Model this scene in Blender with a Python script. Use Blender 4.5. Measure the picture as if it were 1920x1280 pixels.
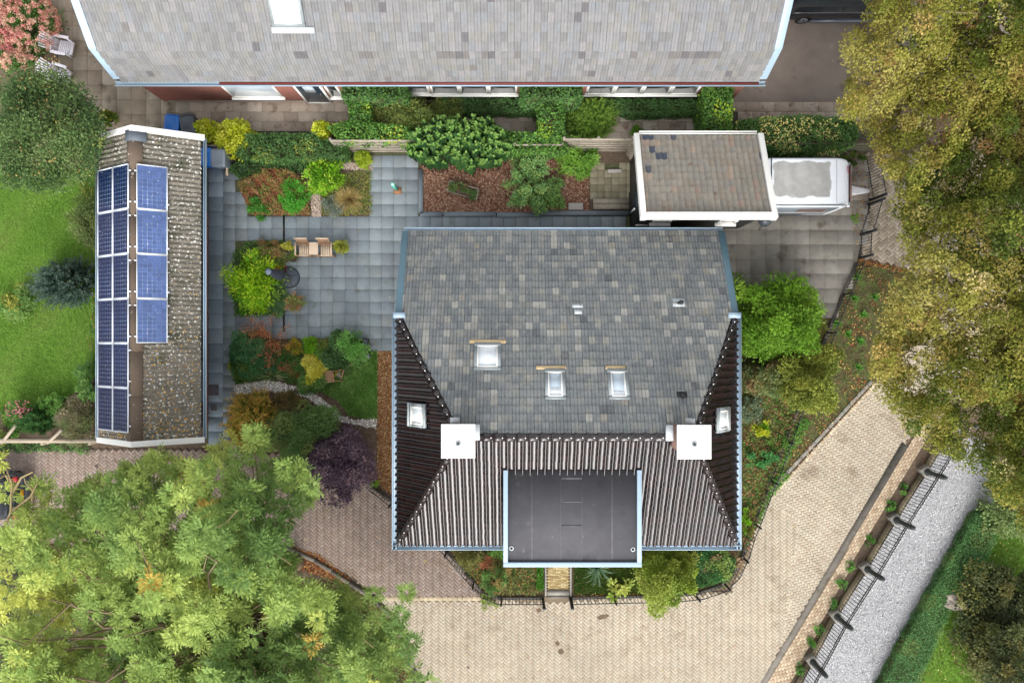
import bpy, bmesh, math, random
import numpy as np
from mathutils import Vector, Matrix

# ------------------------------------------------------------------ camera, sky, sun, exposure
H, F = 28.0, 1280.0          # camera height in metres, focal length in photograph pixels
scene = bpy.context.scene
for o in list(bpy.data.objects): bpy.data.objects.remove(o)
C = scene.collection
cam_d = bpy.data.cameras.new('camera'); cam = bpy.data.objects.new('camera', cam_d); C.objects.link(cam)
cam.location = (0, 0, H); cam.rotation_euler = (0, 0, 0)
cam_d.sensor_width = 36.0; cam_d.lens = 36.0 * F / 1920.0; cam_d.clip_end = 500.0
scene.camera = cam
SUN_EL, SUN_AZ = 41.0, 183.0   # degrees; azimuth clockwise from +Y
w = bpy.data.worlds.new('World'); scene.world = w; w.use_nodes = True
nt = w.node_tree; bg = nt.nodes['Background']
sky = nt.nodes.new('ShaderNodeTexSky'); sky.sky_type = 'NISHITA'; sky.sun_disc = False
sky.sun_elevation = math.radians(SUN_EL); sky.sun_rotation = math.radians(SUN_AZ)
sky.air_density = 1.0; sky.dust_density = 3.0; sky.ozone_density = 1.0
hs = nt.nodes.new('ShaderNodeHueSaturation'); hs.inputs['Saturation'].default_value = 0.16
nt.links.new(sky.outputs[0], hs.inputs['Color']); nt.links.new(hs.outputs[0], bg.inputs['Color'])
bg.inputs['Strength'].default_value = 0.15
sd = bpy.data.lights.new('sun', 'SUN'); sd.energy = 0.52; sd.angle = math.radians(28); sd.color = (1.0, 0.965, 0.91)
so = bpy.data.objects.new('sun', sd); C.objects.link(so)
az, el = math.radians(SUN_AZ), math.radians(SUN_EL)
so.rotation_euler = Vector((-math.sin(az) * math.cos(el), -math.cos(az) * math.cos(el), -math.sin(el))).to_track_quat('-Z', 'Y').to_euler()
so.location = (0, 0, 40)
vs = scene.view_settings; vs.view_transform = 'Standard'; vs.look = 'None'; vs.gamma = 1.0; vs.use_curve_mapping = False
vs.exposure = 1.6
scene.cycles.max_bounces = 6; scene.cycles.diffuse_bounces = 3; scene.cycles.glossy_bounces = 3
scene.cycles.transmission_bounces = 3; scene.cycles.use_denoising = True

# ------------------------------------------------------------------ helpers
rng = np.random.default_rng(11); random.seed(11)
def P(px, py, z=0.0):
    k = (H - z) / F
    return Vector(((px - 960) * k, (640 - py) * k, z))
def PP(pts, z=0.0): return [P(a, b, z) for a, b in pts]
def lin(c):
    c = np.asarray(c, float) / 255.0
    return np.where(c <= 0.04045, c / 12.92, ((c + 0.055) / 1.055) ** 2.4)
def S(r, g, b, k=0.8): return tuple(lin((r, g, b)) * k)
def inpoly(x, y, poly):
    x = np.asarray(x); y = np.asarray(y); r = np.zeros(x.shape, bool); n = len(poly)
    for i in range(n):
        x1, y1 = poly[i][0], poly[i][1]; x2, y2 = poly[i - 1][0], poly[i - 1][1]
        if y1 == y2: continue
        c = ((y1 > y) != (y2 > y)) & (x < (x2 - x1) * (y - y1) / (y2 - y1) + x1)
        r ^= c
    return r

def mat(name, col=None, rough=0.75, spec=0.3, var=(), spots=(), bump=None, metal=0.0, transl=0.0, coat=0.0):
    """col None: colour from the mesh attribute Col. var: (noise scale, amount). spots: (colour, scale, lo, hi, detail)."""
    m = bpy.data.materials.new(name); m.use_nodes = True; t = m.node_tree; N = t.nodes; Lk = t.links
    b = N['Principled BSDF']; out = N['Material Output']
    geo = N.new('ShaderNodeNewGeometry')
    if col is None:
        a = N.new('ShaderNodeAttribute'); a.attribute_name = 'Col'; cur = a.outputs['Color']
    else:
        a = N.new('ShaderNodeRGB'); a.outputs[0].default_value = (*col, 1); cur = a.outputs[0]
    def noise(scale, detail=3.0, rough=0.6):
        n = N.new('ShaderNodeTexNoise'); n.inputs['Scale'].default_value = scale; n.inputs['Detail'].default_value = detail
        n.inputs['Roughness'].default_value = rough
        Lk.new(geo.outputs['Position'], n.inputs['Vector']); return n.outputs['Fac']
    for sc, am in var:
        mr = N.new('ShaderNodeMapRange'); mr.inputs['From Min'].default_value = 0.25; mr.inputs['From Max'].default_value = 0.75
        mr.inputs['To Min'].default_value = 1 - am; mr.inputs['To Max'].default_value = 1 + am
        Lk.new(noise(sc), mr.inputs['Value'])
        v = N.new('ShaderNodeVectorMath'); v.operation = 'SCALE'; Lk.new(cur, v.inputs[0]); Lk.new(mr.outputs[0], v.inputs['Scale'])
        cur = v.outputs[0]
    for c, sc, lo, hi, det in spots:
        mr = N.new('ShaderNodeMapRange'); mr.inputs['From Min'].default_value = lo; mr.inputs['From Max'].default_value = hi
        Lk.new(noise(sc, det), mr.inputs['Value'])
        mx = N.new('ShaderNodeMixRGB'); Lk.new(mr.outputs[0], mx.inputs['Fac']); Lk.new(cur, mx.inputs['Color1'])
        mx.inputs['Color2'].default_value = (*c, 1); cur = mx.outputs[0]
    Lk.new(cur, b.inputs['Base Color'])
    b.inputs['Roughness'].default_value = rough; b.inputs['Specular IOR Level'].default_value = spec
    b.inputs['Metallic'].default_value = metal; b.inputs['Coat Weight'].default_value = coat
    if bump:
        bp = N.new('ShaderNodeBump'); bp.inputs['Strength'].default_value = bump[1]; bp.inputs['Distance'].default_value = 0.02
        Lk.new(noise(bump[0]), bp.inputs['Height']); Lk.new(bp.outputs[0], b.inputs['Normal'])
    if transl > 0:
        tr = N.new('ShaderNodeBsdfTranslucent'); Lk.new(cur, tr.inputs['Color'])
        ms = N.new('ShaderNodeMixShader'); ms.inputs[0].default_value = transl
        Lk.new(b.outputs[0], ms.inputs[1]); Lk.new(tr.outputs[0], ms.inputs[2]); Lk.new(ms.outputs[0], out.inputs['Surface'])
    return m

def mk(name, V, faces, col=None, smooth=False):
    """faces: (N,4) int array or list of tuples; col: (nverts,3) linear."""
    me = bpy.data.meshes.new(name); V = np.asarray(V, np.float32).reshape(-1, 3)
    if isinstance(faces, np.ndarray):
        n, k = faces.shape; li = faces.astype(np.int32).ravel(); ls = np.arange(0, n * k, k, dtype=np.int32)
    else:
        n = len(faces); tot = [len(f) for f in faces]; li = np.array([i for f in faces for i in f], np.int32)
        ls = np.concatenate([[0], np.cumsum(tot)[:-1]]).astype(np.int32) if n else np.zeros(0, np.int32)
    me.vertices.add(len(V)); me.vertices.foreach_set('co', V.ravel())
    me.loops.add(len(li)); me.loops.foreach_set('vertex_index', li)
    me.polygons.add(n); me.polygons.foreach_set('loop_start', ls)
    if smooth: me.polygons.foreach_set('use_smooth', np.ones(n, bool))
    if col is not None:
        a = me.color_attributes.new('Col', 'FLOAT_COLOR', 'POINT')
        c = np.ones((len(V), 4), np.float32); c[:, :3] = col; a.data.foreach_set('color', c.ravel())
    me.update(calc_edges=True); me.validate()
    return me

WM = {}
def ob(name, me, m=None, parent=None, local=None, kind=None, label=None, cat=None, group=None):
    """local None: the mesh is in world coordinates; else a Matrix relative to the parent."""
    o = bpy.data.objects.new(name, me); C.objects.link(o)
    if m is not None and me is not None and len(me.materials) == 0:
        for k in (m if isinstance(m, (list, tuple)) else [m]): me.materials.append(k)
    W = Matrix.Identity(4)
    if parent is not None:
        o.parent = parent
        if local is None: o.matrix_parent_inverse = WM[parent].inverted()
        else: o.matrix_basis = local; W = WM[parent] @ local
    elif local is not None: o.matrix_basis = local; W = local
    WM[o] = W
    if kind: o['kind'] = kind
    if label: o['label'] = label
    if cat: o['category'] = cat
    if group: o['group'] = group
    return o
def thing(name, label, cat, loc=(0, 0, 0), rz=0.0, group=None):
    return ob(name, None, local=Matrix.Translation(Vector(loc)) @ Matrix.Rotation(rz, 4, 'Z'), label=label, cat=cat, group=group)

class MB:
    """collects boxes, prisms and tubes into one mesh"""
    def __init__(s): s.v = []; s.f = []; s.mi = []
    def add(s, vs_, fs, mi=0):
        o = len(s.v); s.v += [tuple(p) for p in vs_]; s.f += [tuple(i + o for i in f) for f in fs]; s.mi += [mi] * len(fs); return s
    def box(s, c, d, R=None, mi=0):
        x, y, z = d[0] / 2, d[1] / 2, d[2] / 2
        vv = [Vector((a * x, b * y, e * z)) for e in (-1, 1) for b in (-1, 1) for a in (-1, 1)]
        if R is not None: vv = [R @ q for q in vv]
        return s.add([q + Vector(c) for q in vv], [(0, 2, 3, 1), (4, 5, 7, 6), (0, 1, 5, 4), (2, 6, 7, 3), (0, 4, 6, 2), (1, 3, 7, 5)], mi)
    def bar(s, a, b, wd, ht, mi=0):
        a = Vector(a); b = Vector(b); d = b - a; L = d.length; d.normalize()
        side = d.cross(Vector((0, 0, 1)))
        side = Vector((1, 0, 0)) if side.length < 1e-4 else side.normalized()
        up = side.cross(d)
        vv = []
        for p in (a, b):
            for u_, v_ in ((-1, -1), (1, -1), (1, 1), (-1, 1)): vv.append(p + side * (u_ * wd / 2) + up * (v_ * ht / 2))
        return s.add(vv, [(3, 2, 1, 0), (4, 5, 6, 7), (0, 1, 5, 4), (1, 2, 6, 5), (2, 3, 7, 6), (3, 0, 4, 7)], mi)
    def prism(s, poly, z0, z1, mi=0):
        n = len(poly); vv = [(p[0], p[1], z0) for p in poly] + [(p[0], p[1], z1) for p in poly]
        return s.add(vv, [tuple(range(n - 1, -1, -1)), tuple(range(n, 2 * n))] + [(i, (i + 1) % n, n + (i + 1) % n, n + i) for i in range(n)], mi)
    def tube(s, pts, rad, n=6, mi=0, cap=True):
        pts = [Vector(p) for p in pts]; m = len(pts)
        if not hasattr(rad, '__len__'): rad = [rad] * m
        vv = []
        for i, p in enumerate(pts):
            d = (pts[min(i + 1, m - 1)] - pts[max(i - 1, 0)]).normalized()
            a = d.cross(Vector((0, 0, 1)) if abs(d.z) < 0.9 else Vector((1, 0, 0))).normalized(); b = d.cross(a)
            for k in range(n):
                t = 2 * math.pi * k / n; vv.append(p + (a * math.cos(t) + b * math.sin(t)) * rad[i])
        ff = [(i * n + k, i * n + (k + 1) % n, (i + 1) * n + (k + 1) % n, (i + 1) * n + k) for i in range(m - 1) for k in range(n)]
        if cap: ff += [tuple(range(n - 1, -1, -1)), tuple(range((m - 1) * n, m * n))]
        return s.add(vv, ff, mi)
    def lathe(s, c, prof, n=16, mi=0):
        vv = []; c = Vector(c)
        for r, z in prof:
            for k in range(n): vv.append(c + Vector((r * math.cos(2 * math.pi * k / n), r * math.sin(2 * math.pi * k / n), z)))
        m = len(prof)
        ff = [(i * n + k, i * n + (k + 1) % n, (i + 1) * n + (k + 1) % n, (i + 1) * n + k) for i in range(m - 1) for k in range(n)]
        ff += [tuple(range(n - 1, -1, -1)), tuple(range((m - 1) * n, m * n))]
        return s.add(vv, ff, mi)
    def loft(s, secs, mi=0, cap=True):
        n = len(secs[0]); vv = [p for q in secs for p in q]; m = len(secs)
        ff = [(i * n + k, i * n + (k + 1) % n, (i + 1) * n + (k + 1) % n, (i + 1) * n + k) for i in range(m - 1) for k in range(n)]
        if cap: ff += [tuple(range(n - 1, -1, -1)), tuple(range((m - 1) * n, m * n))]
        return s.add(vv, ff, mi)
    def mesh(s, name, smooth=False, recalc=True, bevel=0.0):
        me = mk(name, np.array([tuple(p) for p in s.v]), s.f, None, smooth)
        if any(s.mi): me.polygons.foreach_set('material_index', np.array(s.mi, np.int32))
        if recalc or bevel:
            bm = bmesh.new(); bm.from_mesh(me)
            if bevel: bmesh.ops.bevel(bm, geom=list(bm.edges), offset=bevel, segments=2, affect='EDGES', profile=0.6)
            bmesh.ops.recalc_face_normals(bm, faces=bm.faces); bm.to_mesh(me); bm.free()
        return me
    def build(s, name, m, parent=None, local=None, smooth=False, bevel=0.0, **k):
        return ob(name, s.mesh(name, smooth, True, bevel), m, parent, local, **k)

def sheet(name, pts, z, m, kind='structure', parent=None, **k):
    bm = bmesh.new(); f = bm.faces.new([bm.verts.new((p[0], p[1], z)) for p in pts])
    bmesh.ops.triangulate(bm, faces=[f]); bmesh.ops.recalc_face_normals(bm, faces=bm.faces)
    for q in bm.faces:
        if q.normal.z < 0: q.normal_flip()
    me = bpy.data.meshes.new(name); bm.to_mesh(me); bm.free()
    return ob(name, me, m, parent, kind=kind, **k)

# ---- repeated pieces: up to `limit` objects sharing meshes, the rest one joined part
class Tpl:
    def __init__(s, v, f): s.v = np.array(v, float); s.f = f
def piece_set(parent, name, tpl, items, palette, m, limit=300, rest=None, extra=None, smooth=False):
    """items: (4x4 np matrix, colour index, rank); extra: (V, faces, colour) meshes that go to the joined rest."""
    items = sorted(items, key=lambda q: q[2]); cache = {}
    Wi = np.array(WM[parent].inverted())
    for M, ci, _ in items[:limit]:
        if ci not in cache:
            cache[ci] = mk(name, tpl.v, tpl.f, np.tile(palette[ci], (len(tpl.v), 1)), smooth); cache[ci].materials.append(m)
        ob(name, cache[ci], None, parent, Matrix((Wi @ M).tolist()))
    V = []; Fc = []; Cc = []; o = 0
    for M, ci, _ in items[limit:]:
        V.append(tpl.v @ M[:3, :3].T + M[:3, 3]); Fc += [tuple(i + o for i in f) for f in tpl.f]
        Cc.append(np.tile(palette[ci], (len(tpl.v), 1))); o += len(tpl.v)
    for v, f, c in (extra or []):
        V.append(v); Fc += [tuple(i + o for i in q) for q in f]; Cc.append(np.tile(c, (len(v), 1))); o += len(v)
    if V:
        me = mk(rest or name, np.concatenate(V), Fc, np.concatenate(Cc), smooth)
        ob(rest or name, me, m, parent, kind='stuff')

def box_tpl(w_, l_, h_, b=0.006):
    """paving slab, origin at the centre of its top, chamfered top edge"""
    x, y = w_ / 2, l_ / 2
    v = [(-x + b, -y + b, 0), (x - b, -y + b, 0), (x - b, y - b, 0), (-x + b, y - b, 0),
         (-x, -y, -b), (x, -y, -b), (x, y, -b), (-x, y, -b), (-x, -y, -h_), (x, -y, -h_), (x, y, -h_), (-x, y, -h_)]
    f = [(0, 1, 2, 3)] + [(4 + i, 4 + (i + 1) % 4, (i + 1) % 4, i) for i in range(4)] + [(8 + i, 8 + (i + 1) % 4, 4 + (i + 1) % 4, 4 + i) for i in range(4)]
    return Tpl(v, f)

def palette_from(cols, n=10, amt=0.12, seed=1):
    r = np.random.default_rng(seed); out = []
    for i in range(n):
        c = np.array(cols[i % len(cols)]); out.append(c * (1 + r.uniform(-amt, amt)) * (1 + r.uniform(-0.010, 0.010, 3)))
    return out

def slabs(parent, name, rects, grid0, pitch, palette, m, top=0.045, joint=0.008, excl=(), rz=0.0, limit=300, tpl=None, weights=None, brick=0.0):
    """square slabs on a grid (photo pixels on the ground give the areas)"""
    px, py = (pitch if isinstance(pitch, tuple) else (pitch, pitch))
    t = tpl or box_tpl(px - joint, py - joint, 0.04)
    g0 = P(*grid0); items = []
    pol = [[(q.x, q.y) for q in PP(r)] for r in rects]; ex = [[(q.x, q.y) for q in PP(r)] for r in excl]
    xs = [q[0] for r in pol for q in r]; ys = [q[1] for r in pol for q in r]
    i0, i1 = int((min(xs) - g0.x) / px) - 2, int((max(xs) - g0.x) / px) + 2
    j0, j1 = int((min(ys) - g0.y) / py) - 2, int((max(ys) - g0.y) / py) + 2
    for j in range(j0, j1):
        for i in range(i0, i1):
            x = g0.x + (i + 0.5 + (brick if j % 2 else 0)) * px; y = g0.y + (j + 0.5) * py
            if not any(inpoly(x, y, r) for r in pol) or any(inpoly(x, y, r) for r in ex): continue
            M = np.array(Matrix.Translation((x, y, top + random.uniform(-0.003, 0.003))) @ Matrix.Rotation(random.uniform(-0.006, 0.006), 4, 'Z')
                         @ Matrix.Rotation(random.uniform(-0.002, 0.002), 4, 'X'))
            items.append((M, int(rng.choice(len(palette), p=weights)), math.hypot(x, y)))
    piece_set(parent, name, t, items, palette, m, limit)

def herringbone(parent, name, poly_px, angle, palette, m, L=0.21, top=0.04, gap=0.007, excl=()):
    W = L / 2; pol = np.array([(q.x, q.y) for q in PP(poly_px)]); c, s = math.cos(angle), math.sin(angle)
    R = np.array([[c, -s], [s, c]]); cen = pol.mean(0); rad = np.abs(pol - cen).max() * 1.5
    n = int(rad / W) + 4; k, l = np.meshgrid(np.arange(-n, n), np.arange(-n // 2, n // 2), indexing='ij')
    base = np.stack([(k + 4 * l).ravel(), k.ravel()], 1).astype(float)
    cs = np.concatenate([base + [1.0, 0.5], base + [2.5, 0.0]]); ori = np.repeat([0, 1], len(base))
    xy = (cs * W) @ R.T + cen
    keep = inpoly(xy[:, 0], xy[:, 1], pol)
    for e in excl: keep &= ~inpoly(xy[:, 0], xy[:, 1], [(q.x, q.y) for q in PP(e)])
    xy, ori = xy[keep], ori[keep]; N = len(xy)
    hx = np.where(ori == 0, W, W / 2) - gap / 2; hy = np.where(ori == 0, W / 2, W) - gap / 2
    ang = angle + rng.normal(0, 0.012, N); ca, sa = np.cos(ang), np.sin(ang)
    b = 0.003; V = np.zeros((N, 12, 3))
    zt = top + rng.normal(0, 0.0022, N)
    for i, (a1, a2) in enumerate([(-1, -1), (1, -1), (1, 1), (-1, 1)]):
        for lev, (ins, dz) in enumerate([(b, 0), (0, -b), (0, -0.03)]):
            x_, y_ = a1 * (hx - ins), a2 * (hy - ins)
            V[:, lev * 4 + i, 0] = xy[:, 0] + x_ * ca - y_ * sa; V[:, lev * 4 + i, 1] = xy[:, 1] + x_ * sa + y_ * ca
            V[:, lev * 4 + i, 2] = zt + dz + (x_ * rng.normal(0, 0.003, N) if lev < 2 else 0)
    fq = [(0, 1, 2, 3)] + [(4 + i, 4 + (i + 1) % 4, (i + 1) % 4, i) for i in range(4)] + [(8 + i, 8 + (i + 1) % 4, 4 + (i + 1) % 4, 4 + i) for i in range(4)]
    fc = (np.array(fq)[None] + (np.arange(N) * 12)[:, None, None]).reshape(-1, 4)
    col = np.repeat(np.array(palette)[rng.integers(0, len(palette), N)], 12, 0)
    return ob(name, mk(name, V.reshape(-1, 3), fc, col), m, parent, kind='stuff')

# ---- leaves
def leaf_arrays(pos, ax, nr, L, W, col, fold=0.18):
    pos = np.asarray(pos); n = len(pos)
    ax = ax / (np.linalg.norm(ax, axis=1, keepdims=True) + 1e-9)
    sd_ = np.cross(ax, nr); sd_ /= (np.linalg.norm(sd_, axis=1, keepdims=True) + 1e-9); nn = np.cross(sd_, ax)
    L = np.broadcast_to(np.asarray(L, float), (n,))[:, None]; W = np.broadcast_to(np.asarray(W, float), (n,))[:, None]
    V = np.stack([pos, pos + ax * L * 0.5 + sd_ * W * 0.5 + nn * W * fold, pos + ax * L - nn * L * 0.12, pos + ax * L * 0.5 - sd_ * W * 0.5 + nn * W * fold], 1)
    return V.reshape(-1, 3), np.repeat(col, 4, 0)
def leaf_obj(name, chunks, m, parent=None, **k):
    V = np.concatenate([c[0] for c in chunks]); col = np.concatenate([c[1] for c in chunks])
    return ob(name, mk(name, V, np.arange(len(V)).reshape(-1, 4), col), m, parent, **k)
def rdir(n):
    v = rng.normal(size=(n, 3)); return v / np.linalg.norm(v, axis=1, keepdims=True)
def pick(pal, n, jit=0.16):
    c = np.array(pal)[rng.integers(0, len(pal), n)]
    return c * (1 + rng.uniform(-jit, jit, (n, 1))) * (1 + rng.uniform(-0.05, 0.05, (n, 3)))

# ------------------------------------------------------------------ materials
M = {}
M['soil'] = mat('soil', S(108, 93, 79), 0.95, 0.1, [(0.7, 0.25), (9, 0.3), (45, 0.35)], [(S(120, 100, 84), 14, 0.6, 0.75, 5)], (60, 0.8))
M['soil_green'] = mat('soil_green', S(96, 88, 62), 0.95, 0.1, [(1.2, 0.3), (14, 0.35)], [(S(92, 112, 58), 4, 0.48, 0.62, 6), (S(136, 98, 68), 8, 0.58, 0.68, 6)], (50, 0.8))
M['lawn_base'] = mat('lawn_base', S(100, 136, 52), 0.95, 0.1, [(0.5, 0.18), (5, 0.2), (40, 0.3)], (), (70, 0.7))
M['joint'] = mat('joint', S(84, 82, 72), 0.95, 0.1, [(6, 0.25), (60, 0.25)])
M['joint_pale'] = mat('joint_pale', S(126, 120, 110), 0.95, 0.1, [(6, 0.2), (60, 0.2)])
M['joint_green'] = mat('joint_green', S(88, 90, 66), 0.95, 0.1, [(3, 0.3), (60, 0.25)])
M['slab'] = mat('slab', None, 0.62, 0.35, [(0.8, 0.10), (6, 0.07), (70, 0.07)], [(S(100, 98, 84), 1.7, 0.6, 0.82, 5), (S(180, 186, 190), 30, 0.72, 0.78, 2)], (120, 0.15))
M['slab_rough'] = mat('slab_rough', None, 0.9, 0.2, [(0.6, 0.16), (3, 0.12), (70, 0.16)], [(S(84, 76, 62), 1.3, 0.58, 0.75, 6), (S(168, 160, 146), 24, 0.68, 0.75, 3)], (90, 0.35))
M['aggregate'] = mat('aggregate', None, 0.95, 0.15, [(0.9, 0.14), (60, 0.3), (140, 0.35)], [(S(112, 92, 78), 2.2, 0.55, 0.72, 4), (S(214, 204, 186), 110, 0.63, 0.7, 1)], (130, 0.7))
M['asphalt'] = mat('asphalt', S(124, 114, 106), 0.92, 0.2, [(0.35, 0.15), (1.6, 0.14), (30, 0.07), (160, 0.15)], [(S(92, 82, 74), 0.8, 0.58, 0.7, 6), (S(150, 142, 128), 1.1, 0.62, 0.75, 5)], (160, 0.4))
M['paver'] = mat('paver', None, 0.9, 0.2, [(0.22, 0.12), (1.2, 0.10), (50, 0.1)], [(S(116, 98, 76), 0.7, 0.58, 0.80, 7), (S(84, 76, 64), 1.9, 0.69, 0.73, 4), (S(98, 104, 66), 3.1, 0.70, 0.78, 6)], (110, 0.3))
M['sand'] = mat('sand', S(128, 114, 94), 0.95, 0.1, [(1.5, 0.2), (60, 0.25)])
M['sand_dark'] = mat('sand_dark', S(108, 95, 84), 0.95, 0.1, [(1.5, 0.2), (60, 0.25)])
M['concrete'] = mat('concrete', S(146, 142, 134), 0.9, 0.2, [(1.5, 0.16), (14, 0.12), (90, 0.1)], [(S(96, 92, 80), 3, 0.55, 0.75, 6)], (90, 0.3))
M['kerb_dark'] = mat('kerb_dark', S(112, 106, 98), 0.9, 0.2, [(1.5, 0.2), (14, 0.15), (90, 0.1)], [(S(84, 78, 66), 2, 0.5, 0.7, 6)], (90, 0.3))
M['gravel_base'] = mat('gravel_base', S(172, 171, 172), 0.95, 0.15, [(0.5, 0.12), (45, 0.3), (120, 0.35)], (), (110, 0.9))
M['gravel_pale'] = mat('gravel_pale', S(188, 180, 168), 0.95, 0.15, [(2, 0.15), (60, 0.3)], (), (90, 0.9))
M['stone_bits'] = mat('stone_bits', None, 0.9, 0.25, [(90, 0.1)])
M['mulch_base'] = mat('mulch_base', S(128, 92, 72), 0.95, 0.1, [(1, 0.15), (35, 0.35), (90, 0.3)], (), (60, 0.9))
M['leaf'] = mat('leaf', None, 0.6, 0.22, (), (), None, 0, 0.33)
M['leaf_matt'] = mat('leaf_matt', None, 0.8, 0.15, (), (), None, 0, 0.25)
M['bark'] = mat('bark', S(128, 112, 88), 0.9, 0.2, [(3, 0.2), (30, 0.25)], (), (40, 0.6))
M['twig'] = mat('twig', S(160, 142, 104), 0.85, 0.2, [(6, 0.2)])
M['twig_dark'] = mat('twig_dark', S(84, 66, 50), 0.9, 0.2, [(6, 0.2)])
M['white'] = mat('white', S(246, 245, 239, 0.74), 0.5, 0.4, [(1.2, 0.03), (9, 0.03)], [(S(206, 204, 190), 2.5, 0.66, 0.85, 5)])
M['trim_blue'] = mat('trim_blue', S(176, 200, 218, 0.62), 0.35, 0.5, [(2, 0.04)], [(S(160, 170, 170), 3.5, 0.66, 0.8, 5)])
M['trim_teal'] = mat('trim_teal', S(84, 112, 124), 0.4, 0.5, [(1.5, 0.06)])
M['grey_metal'] = mat('grey_metal', S(142, 150, 152), 0.4, 0.5, [(4, 0.08)])
M['lead'] = mat('lead', S(196, 202, 204), 0.45, 0.5, [(6, 0.12), (40, 0.1)], (), (30, 0.3))
M['mortar'] = mat('mortar', S(206, 182, 142), 0.9, 0.2, [(8, 0.15), (40, 0.1)])
M['brick_wall'] = None
M['black_wall'] = mat('black_wall', S(34, 40, 44), 0.45, 0.4, [(2, 0.15)])
M['black_iron'] = mat('black_iron', S(36, 38, 40), 0.5, 0.4, [(4, 0.2)])
M['plaster'] = mat('plaster', S(206, 200, 186), 0.9, 0.2, [(1, 0.06)])
M['glass_dark'] = mat('glass_dark', S(44, 50, 54), 0.08, 0.6, [(2, 0.2)])
M['glass_pale'] = mat('glass_pale', S(228, 234, 238, 0.82), 0.06, 0.6, [(1.5, 0.04)])
M['glass_sky'] = mat('glass_sky', S(182, 196, 206, 0.82), 0.05, 0.6, [(1.5, 0.05)])
M['bitumen'] = mat('bitumen', S(84, 83, 86), 0.95, 0.08, [(0.5, 0.10), (3, 0.08), (50, 0.08)], [(S(134, 130, 126), 2.4, 0.62, 0.85, 7), (S(70, 69, 72), 0.9, 0.58, 0.75, 5)], (70, 0.2))
M['bitumen_seam'] = mat('bitumen_seam', S(93, 92, 95), 0.9, 0.1, [(6, 0.15)])
M['tile_grey'] = mat('tile_grey', None, 0.85, 0.25, [(0.6, 0.10), (7, 0.13), (60, 0.16)], [(S(172, 169, 156), 22, 0.585, 0.73, 5), (S(160, 157, 145), 2.2, 0.54, 0.8, 7), (S(74, 72, 68), 10, 0.62, 0.75, 5), (S(172, 164, 96), 19, 0.74, 0.78, 3)], (110, 0.4))
M['tile_pale'] = mat('tile_pale', None, 0.88, 0.25, [(0.5, 0.08), (6, 0.10), (60, 0.14)], [(S(112, 106, 102), 9, 0.63, 0.75, 5), (S(190, 160, 90), 16, 0.75, 0.79, 3)], (110, 0.4))
M['tile_brown'] = mat('tile_brown', None, 0.88, 0.25, [(0.6, 0.10), (6, 0.12), (60, 0.14)], [(S(118, 124, 50), 7, 0.70, 0.76, 4), (S(110, 78, 58), 5, 0.6, 0.8, 4)], (110, 0.4))
M['pantile'] = mat('pantile', None, 0.17, 0.42, [(3, 0.15)], [(S(150, 120, 80), 34, 0.76, 0.8, 3)], None)
M['wood_grey'] = mat('wood_grey', S(168, 158, 142), 0.9, 0.2, [(2, 0.15), (22, 0.2)], [(S(104, 98, 78), 5, 0.55, 0.72, 6)], (60, 0.4))
M['wood_pale'] = mat('wood_pale', S(212, 190, 164), 0.85, 0.2, [(3, 0.12), (30, 0.12)], (), (60, 0.3))
M['wood_brown'] = mat('wood_brown', S(178, 142, 110), 0.85, 0.2, [(3, 0.15), (30, 0.15)], (), (60, 0.3))
M['timber_rail'] = mat('timber_rail', S(168, 155, 136), 0.85, 0.2, [(2, 0.12), (26, 0.15)], (), (50, 0.3))
M['plastic_white'] = mat('plastic_white', S(232, 232, 240, 0.82), 0.4, 0.5, [(5, 0.04)])
M['bin_grey'] = mat('bin_grey', S(128, 138, 148), 0.4, 0.5, [(5, 0.08)])
M['bin_blue'] = mat('bin_blue', S(26, 110, 196), 0.4, 0.5, [(5, 0.08)])
M['bin_dark'] = mat('bin_dark', S(70, 78, 86), 0.45, 0.5, [(5, 0.08)])
M['tyre'] = mat('tyre', S(38, 38, 40), 0.8, 0.3)
M['alloy'] = mat('alloy', S(120, 122, 126), 0.35, 0.6, (), (), None, 0.6)
M['para_dark'] = mat('para_dark', S(66, 72, 82), 0.7, 0.3, [(4, 0.1), (30, 0.08)])
M['para_base'] = mat('para_base', S(66, 74, 84), 0.45, 0.45, [(4, 0.06)])
M['para_groove'] = mat('para_groove', S(38, 42, 50), 0.6, 0.4)
M['terracotta'] = mat('terracotta', S(176, 116, 82), 0.85, 0.25, [(6, 0.12)])
M['pot_pale'] = mat('pot_pale', S(216, 206, 190), 0.7, 0.3, [(6, 0.08)])
M['pot_green'] = mat('pot_green', S(98, 108, 84), 0.7, 0.3, [(6, 0.1)])
M['post_green'] = mat('post_green', S(92, 184, 160), 0.5, 0.4, [(4, 0.06)])
M['post_green_top'] = mat('post_green_top', S(160, 222, 206), 0.5, 0.4)
M['stone_grey'] = mat('stone_grey', S(150, 140, 128), 0.95, 0.2, [(2, 0.2), (20, 0.2)], [(S(98, 92, 78), 4, 0.55, 0.7, 6)], (30, 0.8))
M['bollard'] = mat('bollard', S(58, 64, 62), 0.7, 0.3, [(3, 0.2), (20, 0.15)])
M['finial_white'] = mat('finial_white', S(240, 240, 238), 0.5, 0.4)
M['wall_cap'] = mat('wall_cap', S(132, 120, 98), 0.95, 0.2, [(1.5, 0.2), (12, 0.2)], [(S(92, 88, 60), 3, 0.5, 0.66, 6)], (40, 0.6))

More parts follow.
